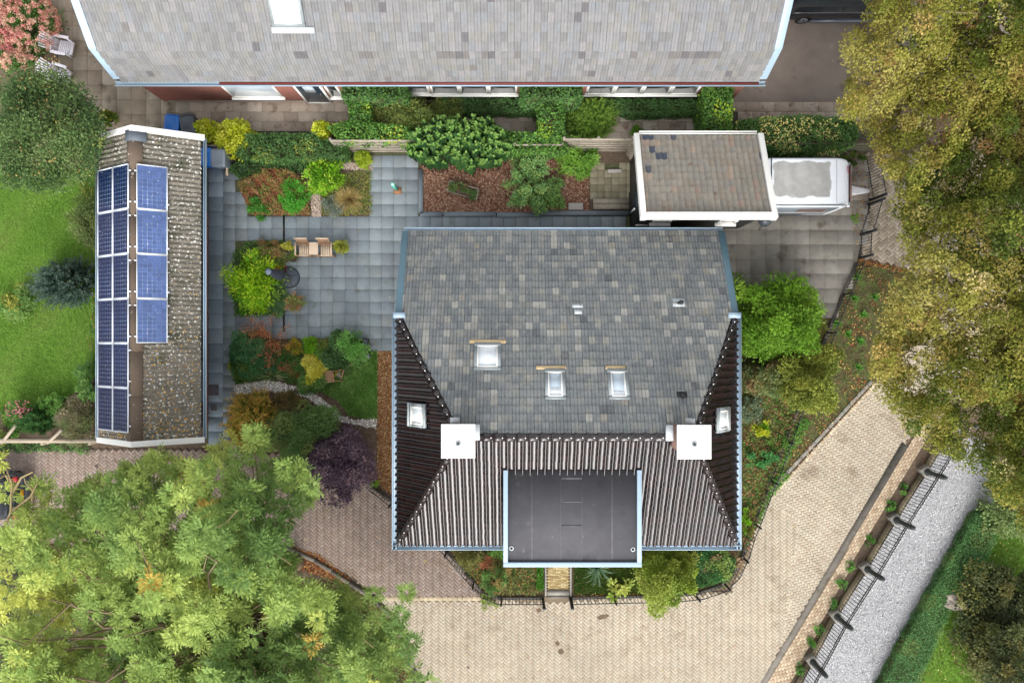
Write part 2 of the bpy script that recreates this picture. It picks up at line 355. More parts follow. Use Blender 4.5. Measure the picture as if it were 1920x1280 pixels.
def brick_material(name, c1, c2, mortar):
    m = bpy.data.materials.new(name); m.use_nodes = True; t = m.node_tree; N = t.nodes
    tc = N.new('ShaderNodeNewGeometry'); sp = N.new('ShaderNodeSeparateXYZ'); cb = N.new('ShaderNodeCombineXYZ')
    ad = N.new('ShaderNodeMath'); ad.operation = 'ADD'
    t.links.new(tc.outputs['Position'], sp.inputs[0]); t.links.new(sp.outputs['X'], ad.inputs[0]); t.links.new(sp.outputs['Y'], ad.inputs[1])
    t.links.new(ad.outputs[0], cb.inputs['X']); t.links.new(sp.outputs['Z'], cb.inputs['Y'])
    b = N.new('ShaderNodeTexBrick'); b.inputs['Scale'].default_value = 1.0
    b.inputs['Brick Width'].default_value = 0.215; b.inputs['Row Height'].default_value = 0.0625; b.inputs['Mortar Size'].default_value = 0.008
    b.inputs['Color1'].default_value = (*c1, 1); b.inputs['Color2'].default_value = (*c2, 1); b.inputs['Mortar'].default_value = (*mortar, 1)
    t.links.new(cb.outputs[0], b.inputs['Vector']); t.links.new(b.outputs['Color'], N['Principled BSDF'].inputs['Base Color'])
    bp = N.new('ShaderNodeBump'); bp.invert = True; bp.inputs['Strength'].default_value = 0.6; bp.inputs['Distance'].default_value = 0.01
    t.links.new(b.outputs['Fac'], bp.inputs['Height']); t.links.new(bp.outputs[0], N['Principled BSDF'].inputs['Normal'])
    N['Principled BSDF'].inputs['Roughness'].default_value = 0.9
    return m
M['brick_red'] = brick_material('brick_red', S(196, 112, 94, .95), S(172, 92, 78, .95), S(150, 138, 126))
M['brick_brown'] = brick_material('brick_brown', S(136, 96, 78), S(112, 76, 64), S(140, 132, 122))

# ------------------------------------------------------------------ the ground and everything laid on it
sheet('ground', [(-120, -120), (120, -120), (120, 120), (-120, 120)], 0.0, M['soil'])
lawn_w = [(-60, 318), (188, 318), (188, 700), (150, 730), (110, 755), (60, 768), (-60, 772)]
sheet('lawn', PP(lawn_w), 0.02, M['lawn_base'])
lawn_c = [(598, 712), (640, 660), (708, 656), (708, 784), (690, 786), (655, 778), (636, 752), (604, 734)]
sheet('lawn', PP(lawn_c), 0.02, M['lawn_base'])
lawn_e = [(1720, 1285), (1770, 1120), (1850, 960), (1990, 960), (1990, 1320), (1700, 1320)]
sheet('lawn', PP(lawn_e), 0.02, M['lawn_base'])
verge = [(1608, 488), (1692, 502), (1760, 520), (1700, 660), (1640, 716), (1560, 800), (1478, 888), (1436, 930), (1410, 1010), (1396, 1010), (1460, 870), (1512, 740), (1550, 640)]
sheet('verge', PP(verge), 0.016, M['soil_green'])
bed_e = [(1380, 540), (1555, 590), (1548, 642), (1508, 745), (1455, 880), (1398, 1030), (1365, 1100), (1290, 1116), (1075, 1116), (1075, 1000), (1380, 1000)]
sheet('garden_bed', PP(bed_e), 0.012, M['soil_green'])
bed_s = [(838, 1000), (1018, 1000), (1018, 1116), (912, 1116), (834, 1026)]
sheet('garden_bed', PP(bed_s), 0.012, M['soil_green'])
bed_w = [(436, 632), (690, 632), (706, 660), (706, 930), (690, 905), (640, 860), (560, 858), (430, 850), (436, 700)]
sheet('garden_bed', PP(bed_w), 0.008, M['soil'])

# herringbone clay pavers
beige = [S(186, 174, 154, .72), S(184, 171, 151, .72), S(188, 176, 156, .72), S(182, 168, 148, .72), S(185, 174, 155, .72), S(178, 163, 143, .72)]
purple = [S(150, 134, 123), S(145, 128, 117), S(155, 140, 129), S(140, 125, 116), S(148, 129, 117)]
greyp = [S(158, 146, 128), S(146, 134, 116), S(166, 154, 138), S(138, 126, 110)]
piazza = [(712, 1122), (905, 1124), (1030, 1128), (1368, 1110), (1402, 1048), (1420, 980), (1446, 930), (1500, 985), (1470, 1200), (1424, 1290), (790, 1290), (748, 1165)]
lane = [(1441, 930), (1482, 890), (1560, 806), (1642, 718), (1760, 590), (1960, 420), (1960, 700), (1760, 760), (1696, 828), (1560, 1055), (1470, 1204), (1464, 1198), (1494, 986)]
rd = sheet('road', PP([(712, 1122), (905, 1122), (1368, 1108), (1446, 930), (1642, 716), (1760, 590), (1960, 420), (1960, 700), (1760, 760), (1696, 828), (1420, 1300), (788, 1300), (748, 1165)]), 0.022, M['sand'])
herringbone(rd, 'paving_bricks', piazza, math.radians(45), beige, M['paver'])
herringbone(rd, 'paving_bricks', lane, math.radians(45 + 58), beige, M['paver'], top=0.041)
west_poly = [(-40, 842), (300, 842), (560, 852), (640, 866), (740, 944), (832, 1028), (902, 1118), (712, 1118), (655, 1078), (540, 1020), (300, 1030), (-40, 1010)]
yd = sheet('yard', PP(west_poly), 0.022, M['sand_dark'])
herringbone(yd, 'paving_bricks', west_poly, math.radians(45), purple, M['paver'])
drv = [(1622, 288), (1960, 288), (1960, 420), (1760, 560), (1700, 504), (1610, 482), (1616, 440), (1632, 380)]
gd = sheet('drive', PP(drv), 0.022, M['sand_dark'])
herringbone(gd, 'paving_bricks', drv, math.radians(45), greyp, M['paver'], L=0.24)
# soldier course between the two colours, and along the north-west edge of the lane
def course(name, a, b, n, wd, pal, m, parent, top=0.046):
    a = P(*a); b = P(*b); d = (b - a); L = d.length / n; ang = math.atan2(d.y, d.x); items = []
    for i in range(n):
        c = a + d * ((i + 0.5) / n)
        items.append((np.array(Matrix.Translation((c.x, c.y, top + random.uniform(-.003, .003))) @ Matrix.Rotation(ang + random.uniform(-.02, .02), 4, 'Z')), random.randrange(len(pal)), math.hypot(c.x, c.y)))
    piece_set(parent, name, box_tpl(L - 0.008, wd, 0.05), items, pal, m)
course('edging_brick', (712, 1121), (904, 1121), 21, 0.15, palette_from([S(192, 176, 146, .75)]), M['paver'], rd)
course('edging_brick', (1446, 932), (1642, 718), 52, 0.11, palette_from([S(198, 182, 156, .75), S(184, 164, 138, .75)]), M['paver'], rd)
course('edging_stone', (1436, 928), (1634, 714), 15, 0.13, palette_from([S(150, 146, 138), S(160, 152, 140)]), M['concrete'], rd, 0.06)
# gutter strip and footway bricks along the lane
gut = [(1412, 1290), (1428, 1290), (1700, 834), (1688, 826)]
kb = MB(); kb.prism([(q.x, q.y) for q in PP([(1419, 1290), (1431, 1290), (1702, 836), (1690, 828)])], 0.0, 0.052)
kb.build('gutter_strip', M['kerb_dark'], kind='structure')
fw = [(1432, 1290), (1476, 1290), (1540, 1166), (1608, 1034), (1660, 946), (1712, 862), (1784, 756), (1770, 740), (1702, 836)]
fo = sheet('footway', PP(fw), 0.03, M['sand'])
def running_bond(parent, name, poly_px, ang, L, W, pal, m, top, gap=0.007):
    pol = np.array([(q.x, q.y) for q in PP(poly_px)]); cen = pol.mean(0); rad = np.abs(pol - cen).max() * 1.6
    nu, nv = int(rad / L) + 2, int(rad / W) + 2; V = []; items = []
    c, s = math.cos(ang), math.sin(ang); t = box_tpl(L - gap, W - gap, 0.03)
    for j in range(-nv, nv):
        for i in range(-nu, nu):
            u, v = (i + (j % 2) * 0.5) * L, j * W; x, y = cen[0] + u * c - v * s, cen[1] + u * s + v * c
            if inpoly(x, y, pol): items.append((np.array(Matrix.Translation((x, y, top + random.uniform(-.002, .002))) @ Matrix.Rotation(ang + random.uniform(-.01, .01), 4, 'Z')), random.randrange(len(pal)), 0))
    piece_set(parent, name, t, items, pal, m, 0, name)
running_bond(fo, 'paving_bricks', fw, math.atan2(1280 - 836, -(1702 - 1432)) * -1, 0.2, 0.1, palette_from([S(198, 176, 148, .72), S(188, 164, 136, .72), S(206, 186, 158, .72)]), M['paver'], 0.05)
# patio of half-metre bluestone slabs
bed1 = [(443, 338), (480, 312), (500, 300), (700, 284), (700, 406), (472, 406), (456, 372)]
bed2 = [(436, 478), (466, 452), (533, 452), (533, 592), (441, 592)]
mulch = [(788, 315), (800, 300), (1104, 300), (1104, 400), (788, 400)]
pal_b = palette_from([S(132, 142, 147, .78), S(127, 138, 144, .78), S(137, 146, 150, .78), S(121, 130, 135, .78), S(131, 138, 140, .78)], 14, 0.05, 3)
pat = sheet('patio', PP([(388, 300), (448, 300), (470, 406), (697, 406), (697, 284), (790, 284), (790, 400), (1186, 400), (1186, 446), (766, 446), (766, 662), (690, 662), (690, 634), (438, 634), (438, 836), (388, 836)]), 0.02, M['joint_green'])
R1 = [(415, 406), (766, 406), (766, 658), (415, 658)]; R2 = [(697, 284), (790, 284), (790, 406), (697, 406)]
R3 = [(415, 312), (450, 312), (470, 406), (415, 406)]; R4 = [(415, 650), (437, 650), (437, 834), (415, 834)]; R5 = [(764, 402), (1184, 402), (1184, 440), (764, 440)]
b3 = [(437, 634), (690, 634), (690, 850), (437, 850)]
slabs(pat, 'paving_slab', [R1, R2, R3, R4, R5], (533, 452), 0.5, pal_b, M['slab'], excl=[bed1, bed2, b3, mulch])
pal_c = palette_from([S(126, 140, 152), S(136, 148, 158), S(116, 128, 138)], 9, 0.10, 4)
slabs(pat, 'border_slab', [[(390, 312), (415, 312), (415, 834), (390, 834)]], (391.5, 452), (0.595, 0.6), pal_c, M['slab'])
kb = MB(); a = P(533, 402); b = P(533, 622); kb.box(((a.x), (a.y + b.y) / 2, 0.042), (0.075, a.y - b.y, 0.03)); kb.build('drain_channel', M['black_iron'], pat)
# long kerb slabs round the bark bed
items = [((789, 318), (789, 400)), ((788, 402), (830, 402)), ((832, 402), (930, 402)), ((932, 403), (1014, 403)), ((1015, 400), (1182, 400))]
for a, b in items:
    k = MB(); k.bar(P(*a, 0.06), P(*b, 0.06), 0.19, 0.12); k.build('kerb_stone', M['slab_kerb'] if 'slab_kerb' in M else M.setdefault('slab_kerb', mat('slab_kerb', S(122, 132, 138), 0.7, 0.3, [(1.2, 0.14), (30, 0.1)])), pat)
# bark bed, bark strips
def chips(name, polys_px, n, pal, size, z, m, parent=None, thick=0.3, label=None, cat=None):
    out = []
    for poly in polys_px:
        pol = np.array([(q.x, q.y) for q in PP(poly)]); lo, hi = pol.min(0), pol.max(0)
        xy = rng.uniform(lo, hi, (int(n * 1.0), 2)); xy = xy[inpoly(xy[:, 0], xy[:, 1], pol)]; k = len(xy)
        pos = np.column_stack([xy, z + rng.uniform(0, size * thick, k)])
        ax = np.column_stack([rng.normal(size=(k, 2)), rng.normal(0, 0.25, k)]); nr = np.column_stack([rng.normal(0, 0.35, (k, 2)), np.ones(k)])
        L = size * rng.uniform(0.5, 1.4, k); out.append(leaf_arrays(pos, ax, nr, L, L * rng.uniform(0.3, 0.8, k), pick(pal, k, 0.25), 0.1))
    return leaf_obj(name, out, m, parent, kind='stuff', label=label, cat=cat)
sheet('bark_bed', PP(mulch), 0.03, M['mulch_base'])
bark = [S(176, 132, 108), S(150, 106, 84), S(196, 158, 132), S(126, 88, 70), S(206, 176, 152)]
chips('bark_chips', [mulch], 15000, bark, 0.075, 0.035, M['leaf_matt'], label='reddish bark chips covering the bed behind the house', cat='bark')
strip = [(708, 658), (738, 658), (738, 930), (708, 905)]
sheet('bark_strip', PP(strip), 0.028, mat('bark_strip', S(140, 98, 62), 0.95, 0.1, [(2, 0.15), (40, 0.3), (100, 0.3)], (), (70, 0.9)))
chips('bark_chips', [strip], 7000, [S(168, 120, 78), S(146, 100, 64), S(190, 150, 108), S(120, 82, 52), S(214, 186, 140)], 0.06, 0.032, M['leaf_matt'], label='orange brown bark strip along the west side of the house', cat='bark')
strip2 = [(378, 400), (391, 400), (391, 800), (378, 800)]
sheet('bark_strip', PP(strip2), 0.026, mat('bark_strip_red', S(150, 92, 74), 0.95, 0.1, [(2, 0.15), (40, 0.3)], (), (70, 0.9)))
chips('bark_chips', [strip2], 2500, [S(168, 104, 82), S(140, 84, 66), S(186, 130, 104)], 0.06, 0.03, M['leaf_matt'], label='narrow red bark strip beside the shed with panels', cat='bark')
# pebbles
wpath = [(440, 722), (470, 716), (512, 714), (545, 722), (580, 734), (600, 744), (626, 764), (640, 780), (668, 788), (706, 782), (706, 802), (670, 796), (640, 790), (618, 776), (596, 758), (575, 744), (545, 738), (505, 732), (470, 736), (442, 742)]
sheet('pebble_path', PP(wpath), 0.024, M['gravel_pale'])
chips('pebbles', [wpath], 14000, [S(244, 240, 232, .95), S(226, 220, 210, .95), S(206, 198, 190, .9), S(252, 250, 246, .95), S(170, 158, 148)], 0.065, 0.03, M['stone_bits'], thick=0.5, label='pale pebbles of the winding garden path', cat='pebbles')
gpath = [(452, 340), (500, 302), (545, 306), (545, 316), (505, 314), (460, 348)], [(575, 345), (592, 345), (602, 378), (602, 406), (586, 406), (584, 380)], [(620, 300), (698, 312), (698, 320), (625, 316)]
for g in gpath: sheet('pebble_path', PP(g), 0.024, M['gravel_pale'])
chips('pebbles', list(gpath), 3500, [S(206, 184, 166), S(186, 164, 146), S(222, 206, 190), S(160, 138, 122)], 0.06, 0.03, M['stone_bits'], thick=0.5, label='pinkish pebbles of the narrow paths in the flower bed', cat='pebbles')
grav = [(1494, 1290), (1526, 1236), (1571, 1152), (1627, 1064), (1681, 973), (1738, 884), (1790, 800), (1850, 830), (1880, 930), (1828, 962), (1760, 1100), (1640, 1290)]
sheet('gravel_drive', PP(grav), 0.03, M['gravel_base'])
chips('gravel', [grav], 52000, [S(200, 200, 202), S(174, 174, 177), S(220, 220, 221), S(132, 132, 135), S(188, 187, 188)], 0.05, 0.034, M['stone_bits'], thick=0.5, label='grey white gravel beside the spiked railing', cat='gravel')
# terraces and paths on the north side
pal_t = palette_from([S(156, 146, 130), S(150, 139, 122), S(162, 153, 138), S(142, 130, 114)], 10, 0.06, 5)
ter = [(88, -20), (160, -20), (230, 170), (372, 170), (372, 250), (150, 250), (120, 120), (100, 100)]
te = sheet('terrace', PP(ter), 0.02, M['joint'])
slabs(te, 'paving_slab', [ter], (220, 160), 0.6, pal_t, M['slab_rough'])
agg = [(368, 178), (660, 178), (660, 246), (368, 246)], [(690, 205), (1010, 205), (1010, 262), (690, 262)], [(1056, 190), (1325, 190), (1325, 256), (1056, 256)], [(1370, 198), (1640, 198), (1640, 232), (1370, 232)]
pal_a = palette_from([S(176, 162, 147), S(168, 154, 139), S(181, 169, 154), S(160, 146, 132)], 10, 0.05, 6)
ap = sheet('garden_path', PP([(368, 178), (1640, 178), (1640, 262), (368, 262)]), 0.018, M['joint'])
slabs(ap, 'paving_slab', list(agg), (368, 192), (0.6, 0.4), pal_a, M['aggregate'], brick=0.5)
asp = [(1372, -40), (1960, -40), (1960, 190), (1660, 197), (1372, 197)]
sheet('driveway', PP(asp), 0.03, M['asphalt'])
pal_d = palette_from([S(142, 137, 129), S(139, 134, 126), S(145, 140, 132), S(135, 129, 121)], 10, 0.03, 8)
dv = [(1348, 396), (1350, 560), (1400, 592), (1556, 592), (1606, 492), (1624, 400), (1640, 290), (1420, 290), (1420, 396)]
dd = sheet('driveway', PP(dv), 0.028, M['joint_pale'])
slabs(dd, 'paving_slab', [dv], (1352, 404), 0.6, pal_d, M['slab_rough'], joint=0.005)
pal_m = palette_from([S(150, 142, 118), S(140, 134, 110), S(160, 152, 128)], 8, 0.08, 9)
sm = [(1106, 308), (1184, 308), (1184, 374), (1106, 374)]
sp_ = sheet('mossy_terrace', PP(sm), 0.02, M['joint_green'])
slabs(sp_, 'paving_slab', [sm], (1106, 374), 0.3, pal_m, M['slab_rough'], excl=[[(1140, 300), (1164, 300), (1164, 322), (1140, 322)]])
for i, y in enumerate((378, 388)):
    k = MB(); k.bar(P(1112, y, 0.1), P(1182, y, 0.1), 0.2, 0.2); k.build('step_board', M['wood_grey'], sp_)
# front path of yellow bricks with edgings and a step
fp = [(1026, 956), (1067, 956), (1067, 1110), (1026, 1110)]
fpo = sheet('front_path', PP(fp), 0.02, M['joint'])
running_bond(fpo, 'paving_bricks', fp, 0.0, 0.21, 0.06, palette_from([S(196, 176, 128, .7), S(184, 162, 114, .7), S(204, 186, 142, .7), S(172, 148, 104, .7)], 8, 0.1), M['paver'], 0.05)
for x in (1023, 1070):
    k = MB(); k.bar(P(x, 956, 0.06), P(x, 1116, 0.06), 0.07, 0.14); k.build('edging_stone', M['concrete'], fpo)
k = MB(); k.bar(P(1026, 1110, 0.05), P(1067, 1110, 0.05), 0.2, 0.1); k.build('step_stone', M['concrete'], fpo)
k = MB(); k.bar(P(1026, 1118, 0.03), P(1067, 1118, 0.03), 0.14, 0.06); k.build('step_stone', M['kerb_dark'], fpo)
# kerb along the south-west green
kerb_pts = [(530, 1022), (590, 1050), (622, 1070), (655, 1092), (700, 1122), (735, 1158), (757, 1205), (775, 1250), (790, 1300)]
kp = thing('kerb', 'grey concrete kerb edging the paving under the big ash tree', 'kerb', P(655, 1092))
for a, b in zip(kerb_pts[:-1], kerb_pts[1:]):
    k = MB(); d = (P(*b) - P(*a)).normalized() * 0.01; k.bar(P(*a, 0.05) + d, P(*b, 0.05) - d, 0.14, 0.14); k.build('kerb_stone', M['kerb_dark'], kp)
# damp and oily marks on the lane
M['stain'] = mat('stain', S(104, 88, 70), 0.85, 0.25, [(4, 0.2), (40, 0.2)])
for pts in ([(1118, 1156), (1126, 1151), (1138, 1150), (1143, 1153), (1134, 1158), (1124, 1161)], [(1040, 1202), (1046, 1199), (1050, 1206), (1044, 1210)], [(1047, 1216), (1054, 1214), (1058, 1222), (1050, 1226), (1046, 1221)], [(1005, 1141), (1012, 1138), (1016, 1144), (1008, 1147)]):
    sheet('oil_stain', PP(pts), 0.0475, M['stain'], None, rd)

# ------------------------------------------------------------------ buildings
def strip_tpl(prof, w_, length, lift, lip):
    """roof tile: profile across x (fractions, heights), tail at y=0 raised by lift, head at y=length; lip = thickness of the tail edge"""
    v = []; n = len(prof)
    for y, dz in ((0.0, lift), (length, 0.0)):
        for x, z in prof: v.append((x * w_, y, z + dz))
    for x, z in prof: v.append((x * w_, 0.0, z + lift))
    for x, z in prof: v.append((x * w_, 0.03, z + lift - lip))
    f = [(i, i + 1, n + i + 1, n + i) for i in range(n - 1)] + [(3 * n + i, 3 * n + i + 1, 2 * n + i + 1, 2 * n + i) for i in range(n - 1)]
    return Tpl(v, f)
RIB = [(0.0, -0.004), (0.055, 0.032), (0.22, 0.026), (0.43, 0.030), (0.49, 0.0), (0.55, 0.030), (0.76, 0.026), (0.945, 0.034), (1.0, -0.004)]
PAN = [(i / 12, 0.040 * math.cos(2 * math.pi * (i / 12) + 0.5) + 0.012 * math.cos(4 * math.pi * (i / 12) + 1.0)) for i in range(13)]
ROLL = [(i / 9, 0.030 * math.cos(2 * math.pi * (i / 9))) for i in range(10)]

def clip_mesh(v, f, planes):
    bm = bmesh.new(); vs_ = [bm.verts.new(p) for p in v]
    for q in f: bm.faces.new([vs_[i] for i in q])
    for co, no in planes:
        bmesh.ops.bisect_plane(bm, geom=bm.verts[:] + bm.edges[:] + bm.faces[:], plane_co=co, plane_no=no, clear_outer=True)
    bm.verts.index_update()
    out = (np.array([tuple(q.co) for q in bm.verts]).reshape(-1, 3), [tuple(q.index for q in fa.verts) for fa in bm.faces]); bm.free()
    return out

def roof_field(parent, name, O, u, v, poly, tw, tg, prof, palette, pickc, m, limit, lift=0.020, lip=0.018, offset=0.0, smooth=False, stagger=0.0, holes=(), base=None, jit=1.0):
    """tiles on the plane through O spanned by u (along the eave) and v (up the slope); poly convex in (u, v)"""
    O = Vector(O); u = Vector(u).normalized(); v = Vector(v).normalized(); n = u.cross(v)
    t = strip_tpl(prof, tw * 1.01, tg * 1.12, lift, lip)
    ctr = np.mean(poly, 0); area = sum(poly[i - 1][0] * poly[i][1] - poly[i][0] * poly[i - 1][1] for i in range(len(poly)))
    pl = [tuple(p) for p in poly] if area > 0 else [tuple(p) for p in poly[::-1]]
    us = [p[0] for p in pl]; vs_ = [p[1] for p in pl]; items = []; extra = []
    R = np.array([[u.x, v.x, n.x, 0], [u.y, v.y, n.y, 0], [u.z, v.z, n.z, 0], [0, 0, 0, 1]])
    for k in range(int(max(vs_) / tg) + 2):
        for j in range(int(min(us) / tw) - 2, int(max(us) / tw) + 2):
            a = j * tw + offset + (stagger * tw if k % 2 else 0); b = k * tg - 0.03
            if any(h[0] < a + tw / 2 < h[1] and h[2] < b + tg / 2 < h[3] for h in holes): continue
            cs = [(a + 0.004, b + 0.04), (a + tw - 0.004, b + 0.04), (a + tw - 0.004, b + tg), (a + 0.004, b + tg)]
            bad = [i for i in range(len(pl)) if any((pl[(i + 1) % len(pl)][0] - pl[i][0]) * (c[1] - pl[i][1]) - (pl[(i + 1) % len(pl)][1] - pl[i][1]) * (c[0] - pl[i][0]) < -1e-6 for c in cs)]
            pos = O + u * a + v * b
            J = np.array(Matrix.Rotation(random.uniform(-0.006, 0.006) * jit, 4, 'Z') @ Matrix.Rotation(random.uniform(-0.008, 0.008) * jit, 4, 'X') @ Matrix.Rotation(random.uniform(-0.01, 0.01) * (jit - 1), 4, 'Y') @ Matrix.Translation((random.uniform(-.003, .003), random.uniform(-.005, .005), random.uniform(0, .003))))
            T = np.eye(4); T[:3, 3] = pos
            W = T @ R @ J; ci = pickc(j, k)
            if not bad:
                c = O + u * (a + tw / 2) + v * (b + tg / 2); s = F / (H - c.z); px, py = abs(c.x * s), abs(c.y * s)
                items.append((W, ci, math.hypot(px, py) + (5000 if px > 955 or py > 636 else 0)))
            else:
                if all(not inpoly(np.array(c[0]), np.array(c[1]), pl) for c in cs): continue
                vv = t.v @ W[:3, :3].T + W[:3, 3]; planes = []
                for i in bad:
                    p0, p1 = pl[i], pl[(i + 1) % len(pl)]; d = (p1[0] - p0[0], p1[1] - p0[1])
                    nn = u * d[1] - v * d[0]
                    if abs(d[0]) > 1e-3 or abs(d[1]) > 1e-3: planes.append((O + u * p0[0] + v * p0[1], nn.normalized()))
                cv, cf = clip_mesh(vv, t.f, planes)
                if len(cf): extra.append((cv, cf, palette[ci]))
    piece_set(parent, name, t, items, palette, m, limit, name + '_field', extra, smooth)
    if base is not None:
        k = MB(); q = [O + u * a + v * b - n * 0.03 for a, b in pl]; k.add(q, [tuple(range(len(q)))]); k.build('roof_deck', base, parent)
    return n

def frame_box(kb, O, u, v, n, c, w_, h_, bw, z0, z1, mi=0):
    """four bars round a rectangle on a plane"""
    for (du, dv, lu, lv) in ((0, h_ / 2 - bw / 2, w_, bw), (0, -h_ / 2 + bw / 2, w_, bw), (-w_ / 2 + bw / 2, 0, bw, h_ - 2 * bw), (w_ / 2 - bw / 2, 0, bw, h_ - 2 * bw)):
        plane_box(kb, O, u, v, n, (c[0] + du, c[1] + dv), lu, lv, z0, z1, mi)
def plane_box(kb, O, u, v, n, c, lu, lv, z0, z1, mi=0):
    R = Matrix((u, v, n)).transposed()
    kb.box(Vector(O) + u * c[0] + v * c[1] + n * ((z0 + z1) / 2), (lu, lv, z1 - z0), R, mi)
def skylight(parent, O, u, v, n, c, w_, h_, glass, flash=None, blind=0.0, up=0.0):
    O = Vector(O) + n * up
    r = MB(); frame_box(r, O, u, v, n, c, w_ + 0.18, h_ + 0.18, 0.13, -0.02, 0.085); fr = r.build('skylight', M['grey_metal'], parent)
    r = MB(); frame_box(r, O, u, v, n, c, w_ - 0.02, h_ - 0.02, 0.045, 0.0, 0.10); r.build('sash', M['white'], fr)
    r = MB(); plane_box(r, O, u, v, n, c, w_ - 0.1, h_ - 0.1, 0.02, 0.07); r.build('pane', glass, fr)
    if blind:
        r = MB(); plane_box(r, O, u, v, n, (c[0], c[1] + (h_ - 0.1) * (0.5 - blind / 2)), w_ - 0.1, (h_ - 0.1) * blind, 0.06, 0.074); r.build('blind', M['glass_pale'], fr)
    if flash:
        r = MB(); plane_box(r, O, u, v, n, (c[0] + flash[0], c[1] - h_ / 2 - 0.15), flash[1], 0.13, 0.02, 0.06); r.build('mortar_bed', M[flash[2]], fr)
def gutter(parent, a, b, m, w_=0.13, name='gutter'):
    a = Vector(a); b = Vector(b); d = (b - a).normalized(); s = Vector((d.y, -d.x, 0)); k = MB()
    prof = [(-w_ / 2, 0), (-w_ / 2, -0.07), (-w_ / 4, -0.1), (w_ / 4, -0.1), (w_ / 2, -0.07), (w_ / 2, 0), (w_ / 2 - 0.03, 0), (w_ / 2 - 0.03, -0.06), (w_ / 5, -0.085), (-w_ / 5, -0.085), (-w_ / 2 + 0.03, -0.06), (-w_ / 2 + 0.03, 0)]
    k.loft([[p + s * x + Vector((0, 0, z)) for x, z in prof] for p in (a, b)])
    return k.build(name, m, parent)
def board(parent, a, b, w_, t_, m, name='bargeboard', up=None):
    """flat board between two points, w_ across the top, t_ deep"""
    k = MB(); a = Vector(a); b = Vector(b); d = (b - a).normalized(); side = Vector(up).normalized() if up else d.cross(Vector((0, 0, 1))).normalized(); nz = side.cross(d)
    if nz.z < 0: nz = -nz
    vv = [p + side * (x * w_ / 2) + nz * z for p in (a, b) for x, z in ((-1, 0), (1, 0), (1, -t_), (-1, -t_))]
    k.add(vv, [(0, 1, 2, 3), (7, 6, 5, 4), (0, 4, 5, 1), (1, 5, 6, 2), (2, 6, 7, 3), (3, 7, 4, 0)])
    return k.build(name, m, parent, bevel=0.008)
def wall_window(parent, c, wd, ht, nrm, panes=1, name='window', fm='white', gm='glass_dark', sill=0.06):
    """window on a vertical wall; c centre, nrm outward normal"""
    nrm = Vector(nrm); u = Vector((0, 0, 1)).cross(nrm); v = Vector((0, 0, 1)); k = MB(); pw = wd / panes
    for i in range(panes): frame_box(k, c, u, v, nrm, ((i + 0.5) * pw - wd / 2, 0), pw - 0.004, ht, 0.09, -0.05, 0.03)
    f = k.build(name, M[fm], parent)
    for i in range(panes):
        g = MB(); plane_box(g, c, u, v, nrm, ((i + 0.5) * pw - wd / 2, 0), pw - 0.17, ht - 0.17, -0.03, 0.012); g.build('pane', M[gm], f)
    g = MB(); plane_box(g, c, u, v, nrm, (0, -ht / 2 - 0.03), wd + 0.1, 0.05, -0.05, 0.05 + sill); g.build('sill', M[fm], f)
    return f

# ---- main house: broad hipped roof, grey concrete tiles to the north, glazed brown pantiles elsewhere
house = thing('house', 'detached house with grey tiled rear roof and glossy dark pantiles in front', 'house', (1.9, -1.5, 0))
XW, XE, YN, YC, YS = -4.04, 7.88, 4.12, 0.935, -7.14
ZR, ZN, ZE = 6.1, 2.4, 4.0
YR, XRW, XRE = -3.08, -1.69, 5.85
k = MB(); k.prism([(XW + .18, YS + .3), (XE - .18, YS + .3), (XE - .18, YC - .2), (XW + .18, YC - .2)], 0.0, ZE - 0.12); k.build('wall', M['brick_brown'], house)
k = MB(); k.prism([(XW + .19, YC - .2), (XE - .19, YC - .2), (XE - .19, YN - .3), (XW + .19, YN - .3)], 0.0, ZN - 0.1)
k.add([(XW + .19, YC - .2, ZN - .1), (XE - .19, YC - .2, ZN - .1), (XE - .19, YN - .3, ZN - .1), (XW + .19, YN - .3, ZN - .1), (XW + .19, YC - .2, ZE - .15), (XE - .19, YC - .2, ZE - .15)],
      [(0, 1, 2, 3), (0, 4, 5, 1), (4, 3, 2, 5), (0, 3, 4), (1, 5, 2)]); k.build('rear_wall', M['brick_brown'], house)
greyp_ = palette_from([S(119, 123, 125), S(115, 119, 121), S(123, 126, 126), S(118, 122, 122), S(112, 116, 119), S(127, 129, 127)], 12, 0.05, 21) + palette_from([S(158, 157, 150), S(140, 141, 138), S(148, 147, 141)], 5, 0.05, 22) + [np.array(S(96, 99, 102)), np.array(S(138, 134, 126))]
def pick_grey(j, k):
    r = random.random(); patch = math.sin(j * 0.31 + 1.3) * math.sin(k * 0.42 + 0.4) + 0.6 * math.sin(j * 0.11 - k * 0.2)
    west = 0.12 if (j < 12 and k > 9) else 0.0
    if r < 0.10 + 0.10 * max(patch, 0) + west: return 12 + random.randrange(5)
    if r > 0.985: return 17 + random.randrange(2)
    return random.randrange(12)
vN = Vector((0, -(YN - YR), ZR - ZN)); LN = vN.length; ON = Vector((XE, YN, ZN)); uN = Vector((-1, 0, 0)); vN.normalize()
vc = (YN - YC) / (YN - YR) * LN; WN = XE - XW
polyN = [(0.16, 0), (WN - 0.16, 0), (WN - 0.16, vc), (XE - XRW, LN), (XE - XRE, LN), (0.16, vc)]
nN = roof_field(house, 'roof_tile', ON, uN, vN, polyN, 0.2385, 0.282, RIB, greyp_, pick_grey, M['tile_grey'], 300, base=M['tile_deck'] if 'tile_deck' in M else M.setdefault('tile_deck', mat('tile_deck', S(70, 70, 70), 0.9, 0.2)))
pan = palette_from([S(34, 21, 21), S(29, 20, 20), S(38, 23, 22), S(25, 19, 20)], 8, 0.12, 31)
pk = lambda j, k: random.randrange(8)
vS = Vector((0, YR - YS, ZR - ZE)); LS = vS.length; vS.normalize(); OS = Vector((XW, YS, ZE)); uS = Vector((1, 0, 0))
